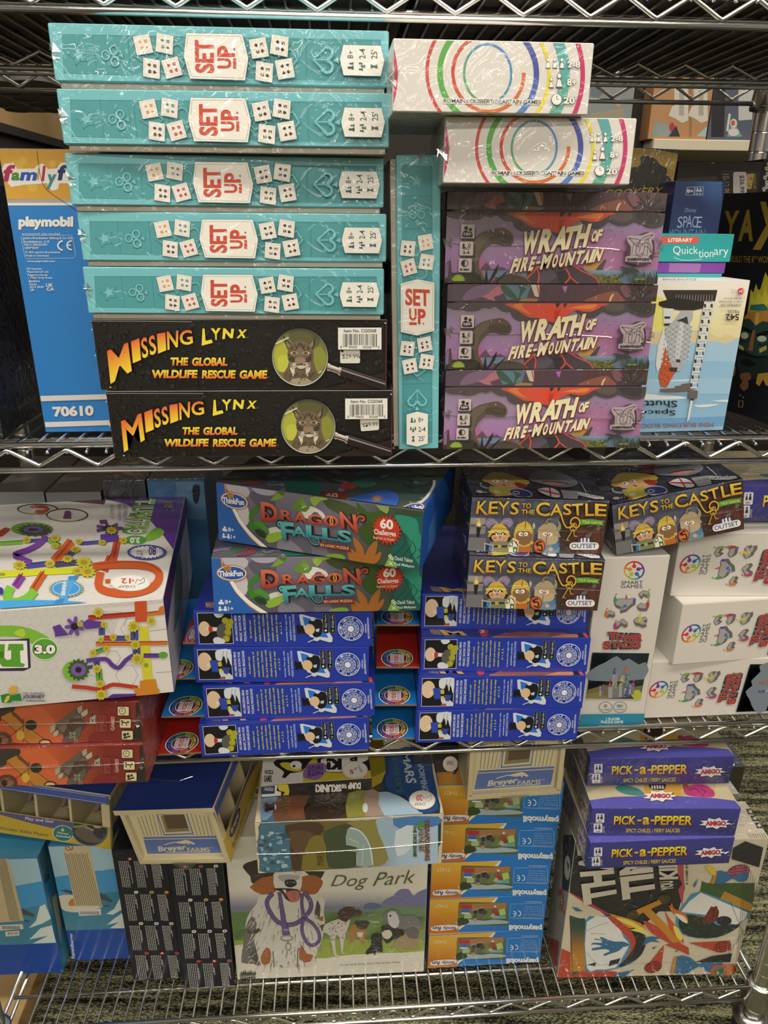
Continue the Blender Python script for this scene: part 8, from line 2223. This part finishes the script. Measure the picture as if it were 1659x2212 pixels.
    a.text('Play and Go!', [(163, 308), (342, 330), (340, 354), (160, 334)], 'd9d3e0', bold=.02); a.text('Wooden Stable Playset', [(-8, 368), (312, 415), (308, 442), (-12, 392)], '4a3a28', bold=.0)
    a.ell(405, 415, 68, 52, 'd3d9c4', rot=8); a.ell(405, 415, 63, 48, '3f7a68', rot=8); a.text('6', (392, 380, 412, 402), 'dfe3d6', bold=.02); a.text('Horses', [(370, 402), (440, 412), (438, 424), (368, 415)], 'dfe3d6', bold=.02); a.text('Included!', [(362, 420), (455, 432), (452, 446), (360, 434)], 'dfe3d6', bold=.02)
    a.ell(575, 392, 118, 104, '5a6aa8', rot=10); a.ell(575, 392, 110, 97, '34402f', rot=10); a.poly([(480, 390), (540, 370), (620, 395), (670, 420), (650, 470), (560, 470), (490, 430)], '6a6058', sm=2); a.ell(625, 362, 28, 22, 'b9a488'); a.poly([(600, 385), (650, 385), (665, 440), (640, 450), (600, 420)], '3f3f45', sm=2); a.line([(545, 372), (600, 395)], 12, 'b58a6a'); a.poly([(470, 365), (560, 355), (560, 372), (470, 380)], '7f8a4a')
    a.text('4+', (655, 505, 680, 517), '4a3a28')
    b = face_art(mb, 'R', w + .0014, d - .001, .040, quad=[(0, 0), (100, 0), (100, 16), (0, 16)], y0=.0005, z0=.0005, margin=.0003, lift=.0008)
    b.ell(15, 4.5, 9.5, 4.2, 'd3c9a8'); b.ell(15, 4.5, 9, 3.8, '26263f'); b.text('Breyer', (8.5, 2.6, 21.5, 6.6), 'd6cba8', bold=.03); b.text('Breyer Farms', (6, 10, 30, 13.8), '5a4a22', bold=.0)
    mb.build('card_sleeve', CARD_GLOSS, t)
    return t


st = make_stable(); st.matrix_world = MB_POSE; tag(st, 'cream and blue toy stable, gable end forward, on the dark booklet-like boxes', 'toy stable', 'toy stables')
seam(st, [(.02, .05, FH + .0004), (.045, .045, FH + .0007), (.07, .043, FH + .0007), (.085, .05, FH + .0005), (.09, .065, FH + .0004)], .0006)
mb = MB(); mb.face([(.045, -.001, .004), (.085, -.001, .004), (.07, -.004, -.006), (.058, -.004, -.008)], (1, 1, 1)); mb.face([(.05, -.0012, .005), (.075, -.002, .003), (.066, -.006, -.004)], (1, 1, 1)); mb.build('shrink_film_tail', FILM, st)
o = copy_tree(st, pose(.1640, .0346, -.7138, 2.0)); tag(o, 'cream and blue toy stable, gable end forward, on top of the playset stack', 'toy stable', 'toy stables')
o = copy_tree(st, STA); tag(o, 'toy stable shown from its long side, open stalls and yellow card, far left', 'toy stable', 'toy stables')


# ---- puzzle boxes with a snowy scene, far left
def art_snow(mb, w, d, h, mw):
    a = face_art(mb, 'F', w, d, h, mw, vw=(0, 1780, .3255), margin=.0006); a.all('1f4a9a')
    a.poly([(-300, 80), (900, 80), (880, 690), (430, 706), (300, 710), (-300, 720)], '4f8fa8')
    a.poly([(250, 80), (900, 80), (900, 300), (640, 310), (340, 355), (250, 370)], 'a5c4d0', sm=0); a.poly([(300, 352), (500, 345), (720, 300), (900, 290), (900, 440), (700, 450), (560, 470), (330, 480)], '4a96c4', sm=0); a.poly([(300, 480), (560, 470), (900, 440), (880, 690), (430, 706)], '3f7f94', sm=0); a.poly([(390, 590), (560, 555), (880, 580), (880, 690), (430, 706)], '47859a', sm=0)
    a.poly([(380, 480), (480, 470), (560, 510), (690, 540), (640, 560), (520, 585), (430, 575), (395, 540)], 'd9d3bd', sm=2); a.poly([(455, 520), (475, 495), (500, 500), (500, 540), (460, 540)], 'c9823a', sm=2)
    for p in ([(395, 440), (440, 432), (560, 470), (560, 490)], [(640, 450), (700, 470), (750, 510), (735, 520), (650, 490)], [(650, 545), (720, 535), (725, 548)]): a.poly(p, '4a5058')
    for p in ([(800, 480), (820, 560), (750, 600), (706, 595), (760, 560)], [(810, 590), (850, 690), (730, 690), (790, 650), (708, 668), (760, 625)]): a.poly(p, 'd6dfd9', sm=0)
    a.poly([(415, 130), (590, 130), (678, 542), (500, 546)], 'c9b48c')
    a.lines([[(430 + i*12, 190 + (i % 3)*4), (514 + i*13, 538)] for i in range(13)], 4, '6f6450')
    a.ell(460, 155, 27, 20, '8a4a44'); a.ell(460, 155, 21, 15, 'c9b48c'); a.line([(445, 142), (475, 168)], 5, '8a4a44')
    a.poly([(520, 568), (670, 558), (674, 600), (526, 608)], 'd9d3c6'); a.lines([[(535 + k*8, 578), (537 + k*8, 598)] for k in range(16)], 3.5, '2c2a2a')
    a.text('Ravensburger', [(472, 892), (460, 722), (486, 720), (508, 886)], 'dfe3ea', bold=.02)


def art_snow_side(mb, w, d, h, mw):
    a = face_art(mb, 'R', w, d, h, mw, vw=(0, 1780, .3255), margin=.0005); a.all('3a7f9c')
    a.poly([(220, 90), (305, 100), (330, 360), (300, 400)], '2a4a58'); a.lines([[(240 + k*9, 110), (285 + k*9, 260), (290 + k*9, 330)] for k in range(5)], 5, '4f7f90', sm=3); a.poly([(345, 490), (375, 460), (420, 780), (400, 790)], 'b9b29a'); a.poly([(400, 700), (440, 690), (455, 880), (415, 950)], '4f9ab0')


RVP = (-.6262, .0873, Z4 + INN, -.4)
def art_a(mb, w, d, h, mw):
    art_snow_side(mb, w, d, h, mw)
    a = face_art(mb, 'F', w, d, h, mw, vw=(0, 1780, .3255), margin=.0006); a.all('1f4a9a')
    a.poly([(-300, 60), (260, 60), (380, 790), (-300, 812)], '47859a'); a.poly([(-300, 60), (230, 90), (245, 225), (-300, 250)], '4f93bd'); a.poly([(-300, 245), (245, 228), (280, 380), (100, 410), (-300, 430)], 'a5c4d0'); a.poly([(100, 410), (282, 378), (310, 530), (150, 560), (-300, 580), (-300, 430)], '4a96c4')
    a.lines([[(90 + (k % 3)*28, 110 + k*17), (112 + (k % 3)*28, 114 + k*17)] for k in range(7)], 8, '3f6f85')
    for p in ([(140, 555), (230, 600), (225, 615), (150, 600)], [(150, 635), (205, 640), (180, 652)]): a.poly(p, '4a5058')
    for p in ([(265, 545), (300, 530), (340, 625), (280, 660), (190, 690), (240, 640)], [(345, 670), (372, 785), (215, 792), (320, 740), (195, 765), (270, 690)]): a.poly(p, 'd6dfd9')
    a.poly([(-300, 230), (50, 208), (160, 640), (-100, 660)], 'c9b48c'); a.lines([[(-20 + i*9, 230), (70 + i*10, 640)] for i in range(7)], 4, '6f6450')
    a.poly([(-60, 672), (150, 662), (158, 695), (-55, 710)], 'd9d3c6'); a.lines([[(15 + k*8, 675), (17 + k*8, 697)] for k in range(15)], 4, '2c2a2a'); a.poly([(35, 712), (128, 706), (130, 738), (40, 745)], 'd9d3c6'); a.text('$59.99', (52, 716, 118, 736), '3a3a3a')


simple('puzzle_box', 'blue snowy-scene puzzle box with a $59.99 sticker, leftmost on the bottom shelf', 'puzzle box', RVP, .2, .068, .2305, {'F': C('1f4a9a'), '*': C('3a7f9c')}, CARD_GLOSS, art_a)
simple('puzzle_box', 'blue snowy-scene puzzle box with its maker name running up the lower left corner', 'puzzle box', (-.4190, .1040, Z4 + INN, -.93), .098, .10, .2305, {'F': C('1f4a9a'), '*': C('3a7f9c')}, CARD_GLOSS, art_snow)


# ---- two dark navy boxes full of tiny text
def art_navy(mb, w, d, h, mw):
    a = face_art(mb, 'F', w, d, h, mw, vw=(0, 1780, .3255), margin=.0004); a.all('191b26')
    rnd = random.Random(11)
    a.line([(772, 215), (772, 195), (815, 193)], 6, '3a3c48')
    for r_, (y0, y1, dx) in enumerate(((245, 420, 0), (465, 640, 42), (672, 835, 74), (868, 1030, 112))):
        for c_, (x0, ww, off) in enumerate(((785, 85, 0), (888, 85, 4), (1000, 72, 14))):
            x0 += dx; n = 7
            a.layer()
            for k in range(n):
                l = 1 if k < n - 2 else rnd.uniform(.25, .7)
                xx = x0 + 4 + k*ww/n; sl = (y1 - y0)*.16; yy = y0 + (0 if k < n - 1 else 30)
                seg, t = [], 0
                while t < l:
                    u = min(l, t + rnd.uniform(.05, .13)); a.line([(xx + sl*t, yy + (y1-y0)*t), (xx + sl*u, yy + (y1-y0)*u)], 6, 'a5a3a0', same=True); t = u + .018
            fx, fy = x0 + ww - 8, y0 - 14 + off*0
            cols = [('c0392f', 'd9d6d0'), ('b04a6a', '3a4a8a'), ('d9d6d0', '3a4a8a'), ('d9d6d0', 'c09a5a'), ('c9a52f', '2f5fa0'), ('d9852f', 'c9a52f'), ('d9d6d0', 'b03a35'), ('d9d6d0', '2f4a8a'), ('d9d6d0', 'b03a35'), ('b03a35', 'b03a35')][(r_*3 + c_) % 10]
            a.ell(fx, fy, 15, 10, cols[0]); a.ell(fx, fy, 6, 5, cols[1])


NVP = (-.3178, .0677, Z4 + INN, -1.0)
mb = MB(); mb.box(0, 0, 0, .0735, .08, .2560, {'F': C('191b26'), '*': C('14151c')}, bev=.0012); art_navy(mb, .0735, .08, .2560, pose(*NVP))
t = face_art(mb, 'T', .0735, .19, .256, quad=[(0, 0), (100, 0), (100, 100), (0, 100)]); t.poly([(55, 20), (100, 10), (100, 85), (60, 80)], '7a1f24')
nv = mb.build('boxed_game', CARD_GLOSS, None, mw=pose(*NVP)); tag(nv, 'dark navy box printed with tiny multilingual text, left one of two', 'board game', 'dark text-covered boxes')
o = copy_tree(nv, pose(-.2394, .0497, Z4 + INN, .3)); tag(o, 'dark navy box printed with tiny multilingual text, touching the Dog Park box', 'board game', 'dark text-covered boxes')


# ---- hourglass game at the right end
TKP, TK = (.3175, .0323, Z4 + INN, -1.93), (.2715, .0700, .2685)


def art_time(mb, w, d, h, mw):
    a = face_art(mb, 'F', w, d, h, mw, vw=(1170, 1780, .29476), margin=.0007)
    CRM, RED, DK, BLU, ORG = 'cbbfa5', 'b5432f', '26272a', '35678a', 'c07f2a'
    a.all(CRM)
    a.poly([(105, 1140), (130, 905), (215, 940), (225, 1110), (320, 1070), (500, 1075), (640, 1095), (520, 1140)], RED)
    a.poly([(230, 120), (1000, 120), (1050, 470), (1000, 640), (860, 640), (700, 780), (480, 680), (370, 590), (205, 500)], DK)
    a.poly([(200, 495), (350, 575), (500, 660), (480, 665), (330, 590), (205, 505)], 'b53a4a'); a.poly([(950, 120), (1035, 140), (1045, 480), (1030, 600), (1000, 480), (1030, 440), (970, 300)], 'b54a55', sm=0)
    # hourglass with the blue hand
    a.poly([(205, 670), (320, 705), (320, 1065), (228, 1110)], '4a5a3a'); a.grid(210, 690, 318, 1080, 1, 6, lambda x, y: mix(C('2f4a3f'), C('c07f2a'), min(1, max(0, (y - 780)/200)))); a.line([(205, 670), (320, 705), (320, 1065), (228, 1110), (205, 670)], 4, DK)
    a.poly([(320, 705), (400, 680), (520, 670), (640, 690), (740, 770), (765, 850), (730, 960), (640, 1030), (500, 1070), (380, 1078), (320, 1060)], '4f86a5', sm=2); a.poly([(330, 715), (480, 680), (560, 740), (600, 830), (640, 880), (600, 960), (540, 1050), (400, 1065), (330, 1050)], 'dcdad3', sm=2)
    a.poly([(480, 680), (560, 690), (680, 770), (760, 830), (740, 930), (640, 1020), (590, 1030), (650, 920), (640, 850), (560, 760)], RED, sm=2); a.poly([(560, 680), (700, 750), (765, 840), (735, 950), (640, 1020), (560, 1045), (640, 960), (690, 870), (660, 790)], DK, sm=2)
    a.lines([[(330, 780), (420, 740), (490, 720)], [(360, 800), (470, 805)], [(330, 940), (380, 1000), (440, 1010)]], 3, '8a857c', sm=3)
    a.poly([(645, 885), (600, 900), (560, 930), (500, 950), (460, 965), (455, 950), (500, 930), (470, 915), (420, 918), (370, 925), (372, 908), (420, 900), (440, 890), (380, 880), (362, 886), (375, 868), (440, 868), (430, 850), (385, 845), (400, 838), (450, 850), (425, 835), (440, 826), (490, 848), (540, 860), (600, 860)], BLU, sm=2)
    a.ell(440, 1000, 52, 38, 'dcdad3'); a.poly([(330, 1030), (400, 1010), (390, 1040)], DK); a.poly([(490, 1040), (500, 1000), (580, 980), (560, 1020)], DK)
    a.poly([(760, 830), (800, 820), (890, 830), (830, 845), (870, 865), (800, 860), (740, 890)], BLU); a.poly([(490, 1130), (560, 1090), (680, 1062), (610, 1115)], BLU)
    # hourglass with the red hands
    a.poly([(1175, 415), (1580, 600), (1520, 650), (1160, 490)], '8a6a2a'); a.grid(1170, 430, 1560, 600, 1, 1, lambda x, y: C('3f5530')); a.poly([(1175, 415), (1340, 490), (1300, 555), (1160, 490)], '3f5a35'); a.poly([(1340, 490), (1580, 600), (1540, 645), (1300, 555)], 'b5802f'); a.line([(1160, 490), (1540, 650)], 9, DK)
    a.poly([(1165, 490), (1060, 560), (1000, 640), (980, 720), (1020, 800), (1140, 835), (1280, 830), (1400, 780), (1480, 700), (1520, 645)], '4f86a5', sm=2); a.poly([(1165, 500), (1080, 565), (1020, 640), (1180, 660), (1300, 680), (1420, 740), (1490, 690), (1508, 645)], 'dcdad3', sm=0)
    a.poly([(1000, 700), (1060, 660), (1140, 670), (1220, 690), (1290, 740), (1450, 730), (1400, 780), (1280, 828), (1140, 830), (1030, 795)], '26302a', sm=2); a.poly([(1170, 710), (1215, 640), (1240, 600), (1262, 605), (1280, 595), (1300, 640), (1290, 690), (1260, 720)], '6f2f26', sm=0); a.lines([[(1225, 640), (1195, 705)], [(1265, 610), (1250, 700)], [(1285, 640), (1270, 700)]], 4, '3a1814'); a.ell(1335, 705, 56, 34, DK); a.line([(1110, 700), (1160, 670)], 14, '6f2f26')
    # flaming scroll and arrow
    for cx, cy in ((672, 660), (893, 548), (600, 388)): a.ell(cx, cy, 50, 34, '55451f', rot=-15); a.ring(cx, cy, 38, 25, 5, DK, rot=-15); a.ring(cx, cy, 22, 14, 5, DK, rot=-15)
    a.poly([(690, 625), (860, 550), (880, 580), (712, 660)], ORG); a.poly([(740, 640), (790, 610), (960, 780), (1078, 955), (1020, 930), (900, 800)], ORG); a.poly([(1010, 870), (1078, 955), (1000, 915)], DK)
    for p, c in (([(490, 650), (600, 680), (720, 720), (790, 790), (740, 750), (640, 760), (560, 700)], 'd0812a'), ([(540, 680), (640, 700), (740, 760), (790, 820), (720, 790), (640, 770), (690, 760), (600, 720)], 'e0c95a'), ([(740, 700), (850, 750), (940, 850), (1000, 900), (880, 840), (800, 790)], RED), ([(900, 630), (930, 680), (980, 740), (1020, 800), (1040, 870), (960, 800), (930, 740)], 'c9502a'), ([(930, 590), (980, 620), (1050, 650), (1070, 710), (1010, 680), (960, 650)], 'c9652a'), ([(970, 650), (1040, 670), (1070, 720), (1030, 710)], 'dfd9c0'), ([(960, 740), (1000, 760), (1030, 820), (1020, 850), (985, 820)], 'e0c95a'), ([(950, 570), (970, 640), (940, 620)], 'd0602a')): a.poly(p, c, sm=2)
    a.poly([(1075, 865), (1380, 850), (1385, 920), (1290, 935)], RED); a.poly([(895, 880), (880, 1010), (830, 1080), (760, 1050)], RED); a.poly([(900, 880), (1000, 860), (1075, 900), (1078, 950)], RED)
    for cx, cy, rot in ((1322, 893, -15), (815, 1042, -15), (1440, 345, -15)):
        big = cy < 500; r = 82 if big else 64
        a.ell(cx, cy, r, r*.62, 'a8506a' if big else 'a53a2c', rot=rot); [a.ring(cx, cy, r*k, r*.6, 3, '3a1a1c', rot=rot) for k in (.35, .7, 1.0)]; a.lines([[(cx - r*.8, cy - r*.2 + k*r*.25), (cx + r*.8, cy - r*.4 + k*r*.25)] for k in range(3)], 3, '3a1a1c')
    for x0, y0, x1, y1 in ((985, 965, 1315, 1085), (1280, 340, 1510, 425)):
        m = (x0 + x1)/2; a.poly([(x0, y0), (x0 + (m-x0)*.6, y0 + 5), (m, (y0+y1)/2 - 4), (m + (x1-m)*.4, y0 + 15), (x1, y0 + 10), (x1 - 10, y1 - 20), (m + (x1-m)*.4, y1 - 8), (m, (y0+y1)/2 + 10), (x0 + (m-x0)*.5, y1), (x0 - 15, y1)], BLU, sm=2); a.poly([(x0 - 15, y0), (x0 + 5, y0), (x0 - 18, y1 + 5), (x0 - 45, y1 + 5)], ORG)
    a.poly([(1125, 1005), (1250, 960), (1392, 940), (1378, 1005)], DK); a.poly([(1490, 120), (1620, 165), (1590, 310), (1390, 250), (1400, 170)], DK); a.poly([(1195, 300), (1260, 310), (1270, 370), (1230, 350)], 'd9b53a', sm=2)
    for p in ([(220, 600), (260, 608), (302, 632), (250, 632)], [(1110, 440), (1142, 392), (1128, 440), (1115, 460)], [(790, 510), (805, 500), (800, 550)], [(640, 575), (710, 602), (680, 600)], [(808, 900), (842, 886), (815, 912)], [(970, 930), (1010, 908), (985, 930)]): a.poly(p, BLU)
    a.lines([[(1490 + k*14, 240 + k*30), (1425 + k*12, 1020)] for k in range(8)] + [[(1380, 560), (1500, 860)], [(1330, 1000), (1480, 770)]], 2.5, '4a463e')
    L = 'cfc6b2'
    for s, q in (('THAT', [(305, 590), (245, 100), (500, 110), (552, 540)]), ('TIME', [(590, 550), (540, 120), (790, 110), (832, 510)]), ('YOU', [(870, 480), (860, 415), (960, 405), (966, 470)]), ("KILLED", [(860, 400), (840, 100), (980, 95), (996, 395)])): a.text(s, q, L, bold=.05)
    a.rtext('A GAME BY PETER', 1052, 190, 1070, 440, '3a3733', bold=.01)
    a.poly([(1250, 1110), (1230, 1060), (1260, 1025), (1450, 1018), (1440, 1105)], 'b5572f'); a.poly([(1262, 1085), (1275, 1050), (1310, 1038), (1332, 1055), (1325, 1090), (1290, 1100)], '2f6a55', sm=2); a.ell(1285, 1080, 9, 8, 'd9b53a')
    a.rtext('PANDASAURUS', 1350, 1024, 1388, 1104, 'd3a35a', bold=.0); a.rtext('GAMES', 1400, 1030, 1428, 1100, '2c2422', bold=.03)
    s = face_art(mb, 'L', w, d, h, mw, vw=(1170, 1780, .29476), margin=.0005); s.all('a9a296'); s.poly([(0, 800), (130, 860), (110, 1140), (40, 1140)], '9a3f2f'); s.poly([(160, 80), (250, 80), (205, 500), (150, 480)], '2c2b2e'); s.ell(190, 320, 22, 90, 'c9c2b5'); s.poly([(180, 260), (205, 300), (195, 350)], BLU); s.text('THAT TIME', [(170, 660), (160, 470), (120, 480), (130, 640)], 'a5402f', bold=.02)
    t = face_art(mb, 'T', w, d, h, mw, vw=(1560, 1600, .17308), margin=.0005); t.all('d3c8b0')
    for x, y in ((355, 885), (410, 970), (465, 1058)): t.poly([(x - 62, y - 34), (x + 40, y - 36), (x + 70, y + 36), (x - 30, y + 38)], '3a3844'); t.star(x, y, 40, 20, 6, 'cfc6c0', sy=.7)
    t.utext('YOU', 205, 1045, 275, 1070, 'b5504a')
    b = face_art(mb, 'T', w, d, h, quad=[(0, 0), (100, 0), (100, 30), (0, 30)], margin=.0005); b.lines([[(90 + k*1.2, 29.8), (90 + k*1.2, 26)] for k in range(8)], .25, '6a655c')


tk = empty('boxed_game', pose(*TKP)); tag(tk, 'cream hourglass-art game box standing upright under the purple pepper games', 'board game')
mb = MB(); mb.box(0, 0, 0, *TK, {'F': C('cbbfa5'), 'T': C('d3c8b0'), '*': C('a9a296')}, bev=.0012); art_time(mb, *TK, pose(*TKP)); mb.build('box_body', WRAPPED, tk)
seam(tk, [(0, -.0006, .028), (.07, -.0012, .029), (.2, -.0012, .030), (.271, -.0006, .031)], .0003)
simple('boxed_game', 'white box with a grey end standing right behind the hourglass-art game', 'board game', (.335, .1070, Z4 + INN), .2545, .028, .2700, {'F': C('8f8b86'), 'T': C('d6cdbd'), '*': C('b5ada0')}, WRAPPED)
simple('boxed_game', 'dark box with a shiny film-wrapped top behind the stack of pepper games', 'board game', (.370, .1380, Z4 + INN), .2410, .07, .2930, {'F': C('2c2622'), 'T': C('4a5560'), '*': C('241f1c')}, WRAPPED)


# ---- Pick-a-Pepper
PP = (.1930, .1350, .0452)
PPP = (.3190, -.0014, -.7462, -3.31)


def art_pepper(mb, w, d, h):
    q = [(1278, 1746), (1600, 1746), (1585.7, 1806.6), (1271, 1805.8)]
    a = face_art(mb, 'F', w, d, h, quad=q, vw=(1180, 1580, .28872), margin=.0006)
    a.grid(300, 570, 1470, 790, 6, 2, lambda x, y: mix(C('3c3a86'), C('2f2e62'), min(1, max(0, (y - 600)/180))))
    for x0, y0, s in ((370, 615, '10+'), (355, 690, '2-6')):
        a.rrect(x0, y0, x0 + 62, y0 + 70, 6, 'd9d6dc')
        for k, sc in ((18, .8), (42, 1.1)): a.ell(x0 + k, y0 + 14, 6*sc, 6*sc, '2a2838'); a.poly([(x0 + k - 9*sc, y0 + 44), (x0 + k - 7*sc, y0 + 22), (x0 + k + 7*sc, y0 + 22), (x0 + k + 9*sc, y0 + 44)], '2a2838')
        a.text(s, (x0 + 16, y0 + 52, x0 + 46, y0 + 66), '3a3848', bold=.02)
    a.rtext('23700', 418, 712, 434, 760, 'c9c6d6')
    K = '171522'
    for s, q in (('PICK', [(505, 632), (668, 632), (662, 700), (500, 700)]), ('-', [(676, 660), (706, 660), (704, 674), (674, 674)]), ('a', [(716, 640), (768, 640), (764, 700), (712, 700)]), ('-', [(774, 660), (802, 660), (800, 674), (772, 674)]), ('PEPPER', [(806, 630), (1088, 630), (1080, 704), (800, 700)])):
        a.text(s, [(p[0] + 5, p[1] + 6) for p in q], K, bold=.06 if s != '-' else .02); a.text(s, q, 'ffffff', bold=.03 if s != '-' else .0, grad=('f0dd2f', 'd0742a'))
    a.text('SPICY CHILES / FIERY SAUCES', (590, 728, 990, 758), 'd9b53a', bold=.02, shear=.1)
    a.star(1258, 690, 132, 92, 9, K, sy=.36, rot=-75); a.star(1256, 688, 126, 84, 9, 'e3dfe0', sy=.36, rot=-75); a.text('AMIGO', (1183, 670, 1335, 707), 'b5323f', bold=.05, out='3a1a22', ow=.02)


def art_pepper_top(mb, w, d, h, mw):
    a = face_art(mb, 'T', w, d, h, mw, vw=(1180, 1580, .28872), margin=.0006)
    a.all('c4b490'); a.poly([(280, 300), (500, 300), (400, 420), (290, 470)], 'b0a080', sm=0)
    a.poly([(715, 300), (1000, 300), (1025, 490), (740, 490)], 'c9932f'); a.poly([(1000, 300), (1300, 300), (1250, 480), (1020, 490)], 'b8a884')
    a.poly([(515, 420), (580, 400), (690, 430), (740, 480), (640, 478), (560, 460)], '3f7f78', sm=2); a.poly([(770, 300), (900, 300), (890, 430), (830, 438), (770, 420)], '3a2a22', sm=2); a.lines([[(790 + k*20, 405), (794 + k*20, 430)] for k in range(5)], 12, 'ded8cc')
    a.poly([(1030, 430), (1100, 400), (1200, 405), (1260, 460), (1230, 495), (1060, 480)], 'b52f6a', sm=3); a.lines([[(1060, 440), (1120, 430), (1150, 460)], [(1150, 430), (1190, 450), (1170, 480)]], 6, '5a1a3a', sm=3); a.poly([(1020, 400), (1060, 400), (1070, 440), (1030, 445)], '9a3f2f', sm=2); a.poly([(1215, 425), (1290, 440), (1260, 410), (1275, 445)], 'd9c43a')
    a.poly([(280, 590), (310, 518), (500, 492), (720, 485), (1000, 487), (1250, 500), (1410, 520), (1470, 590)], '5550a5')
    a.star(850, 488, 140, 96, 9, '171522', sy=.34, rot=-80); a.star(848, 485, 133, 88, 9, 'e3dfe0', sy=.34, rot=-80); a.text('AMIGO', (775, 468, 930, 500), 'b5323f', bold=.05, out='3a1a22', ow=.02)
    b = face_art(mb, 'L', w, d, h, quad=[(0, 0), (100, 0), (100, 24), (0, 24)], margin=.0006); b.all('8f8268'); b.star(80, 12, 16, 9, 9, 'c9c4c0', sy=.6); b.text('AMIGO', (70, 9, 90, 15), '9a3a40', bold=.04); b.poly([(92, 0), (100, 0), (100, 24), (92, 24)], '34326f'); b.poly([(10, 4), (50, 2), (45, 20), (15, 22)], '6a5a6f')


pp = empty('card_game', pose(*PPP)); tag(pp, 'purple Pick-a-Pepper game in the middle of the stack of three', 'card game', 'purple pepper games')
mb = MB(); mb.box(0, 0, 0, *PP, {'F': C('38367a'), 'T': C('c4b490'), '*': C('5a5560')}, bev=.0016, edge=C('45429a')); art_pepper(mb, *PP); art_pepper_top(mb, *PP, pose(*PPP)); mb.build('box_body', WRAPPED, pp)
seam(pp, [(-.0006, -.0004, .02), (.002, -.0012, .021), (.006, -.001, .0205)], .0004, tabs=[(.003, 0, .02), (.005, 0, .014), (.187, 0, .02), (.189, 0, .012), (.19, 0, .028)])
for p, l in (((.3180, -.0130, -.7922, -.54), 'purple Pick-a-Pepper game at the bottom of its stack, on the hourglass-art game'), ((.3245, .0371, -.7000, -1.68), 'purple Pick-a-Pepper game on top of the stack of three'), ((.4640, .0520, -.3275, -1.5), 'purple pepper game cut by the right edge, on the white tower boxes')):
    o = copy_tree(pp, pose(*p)); tag(o, l, 'card game', 'purple pepper games')
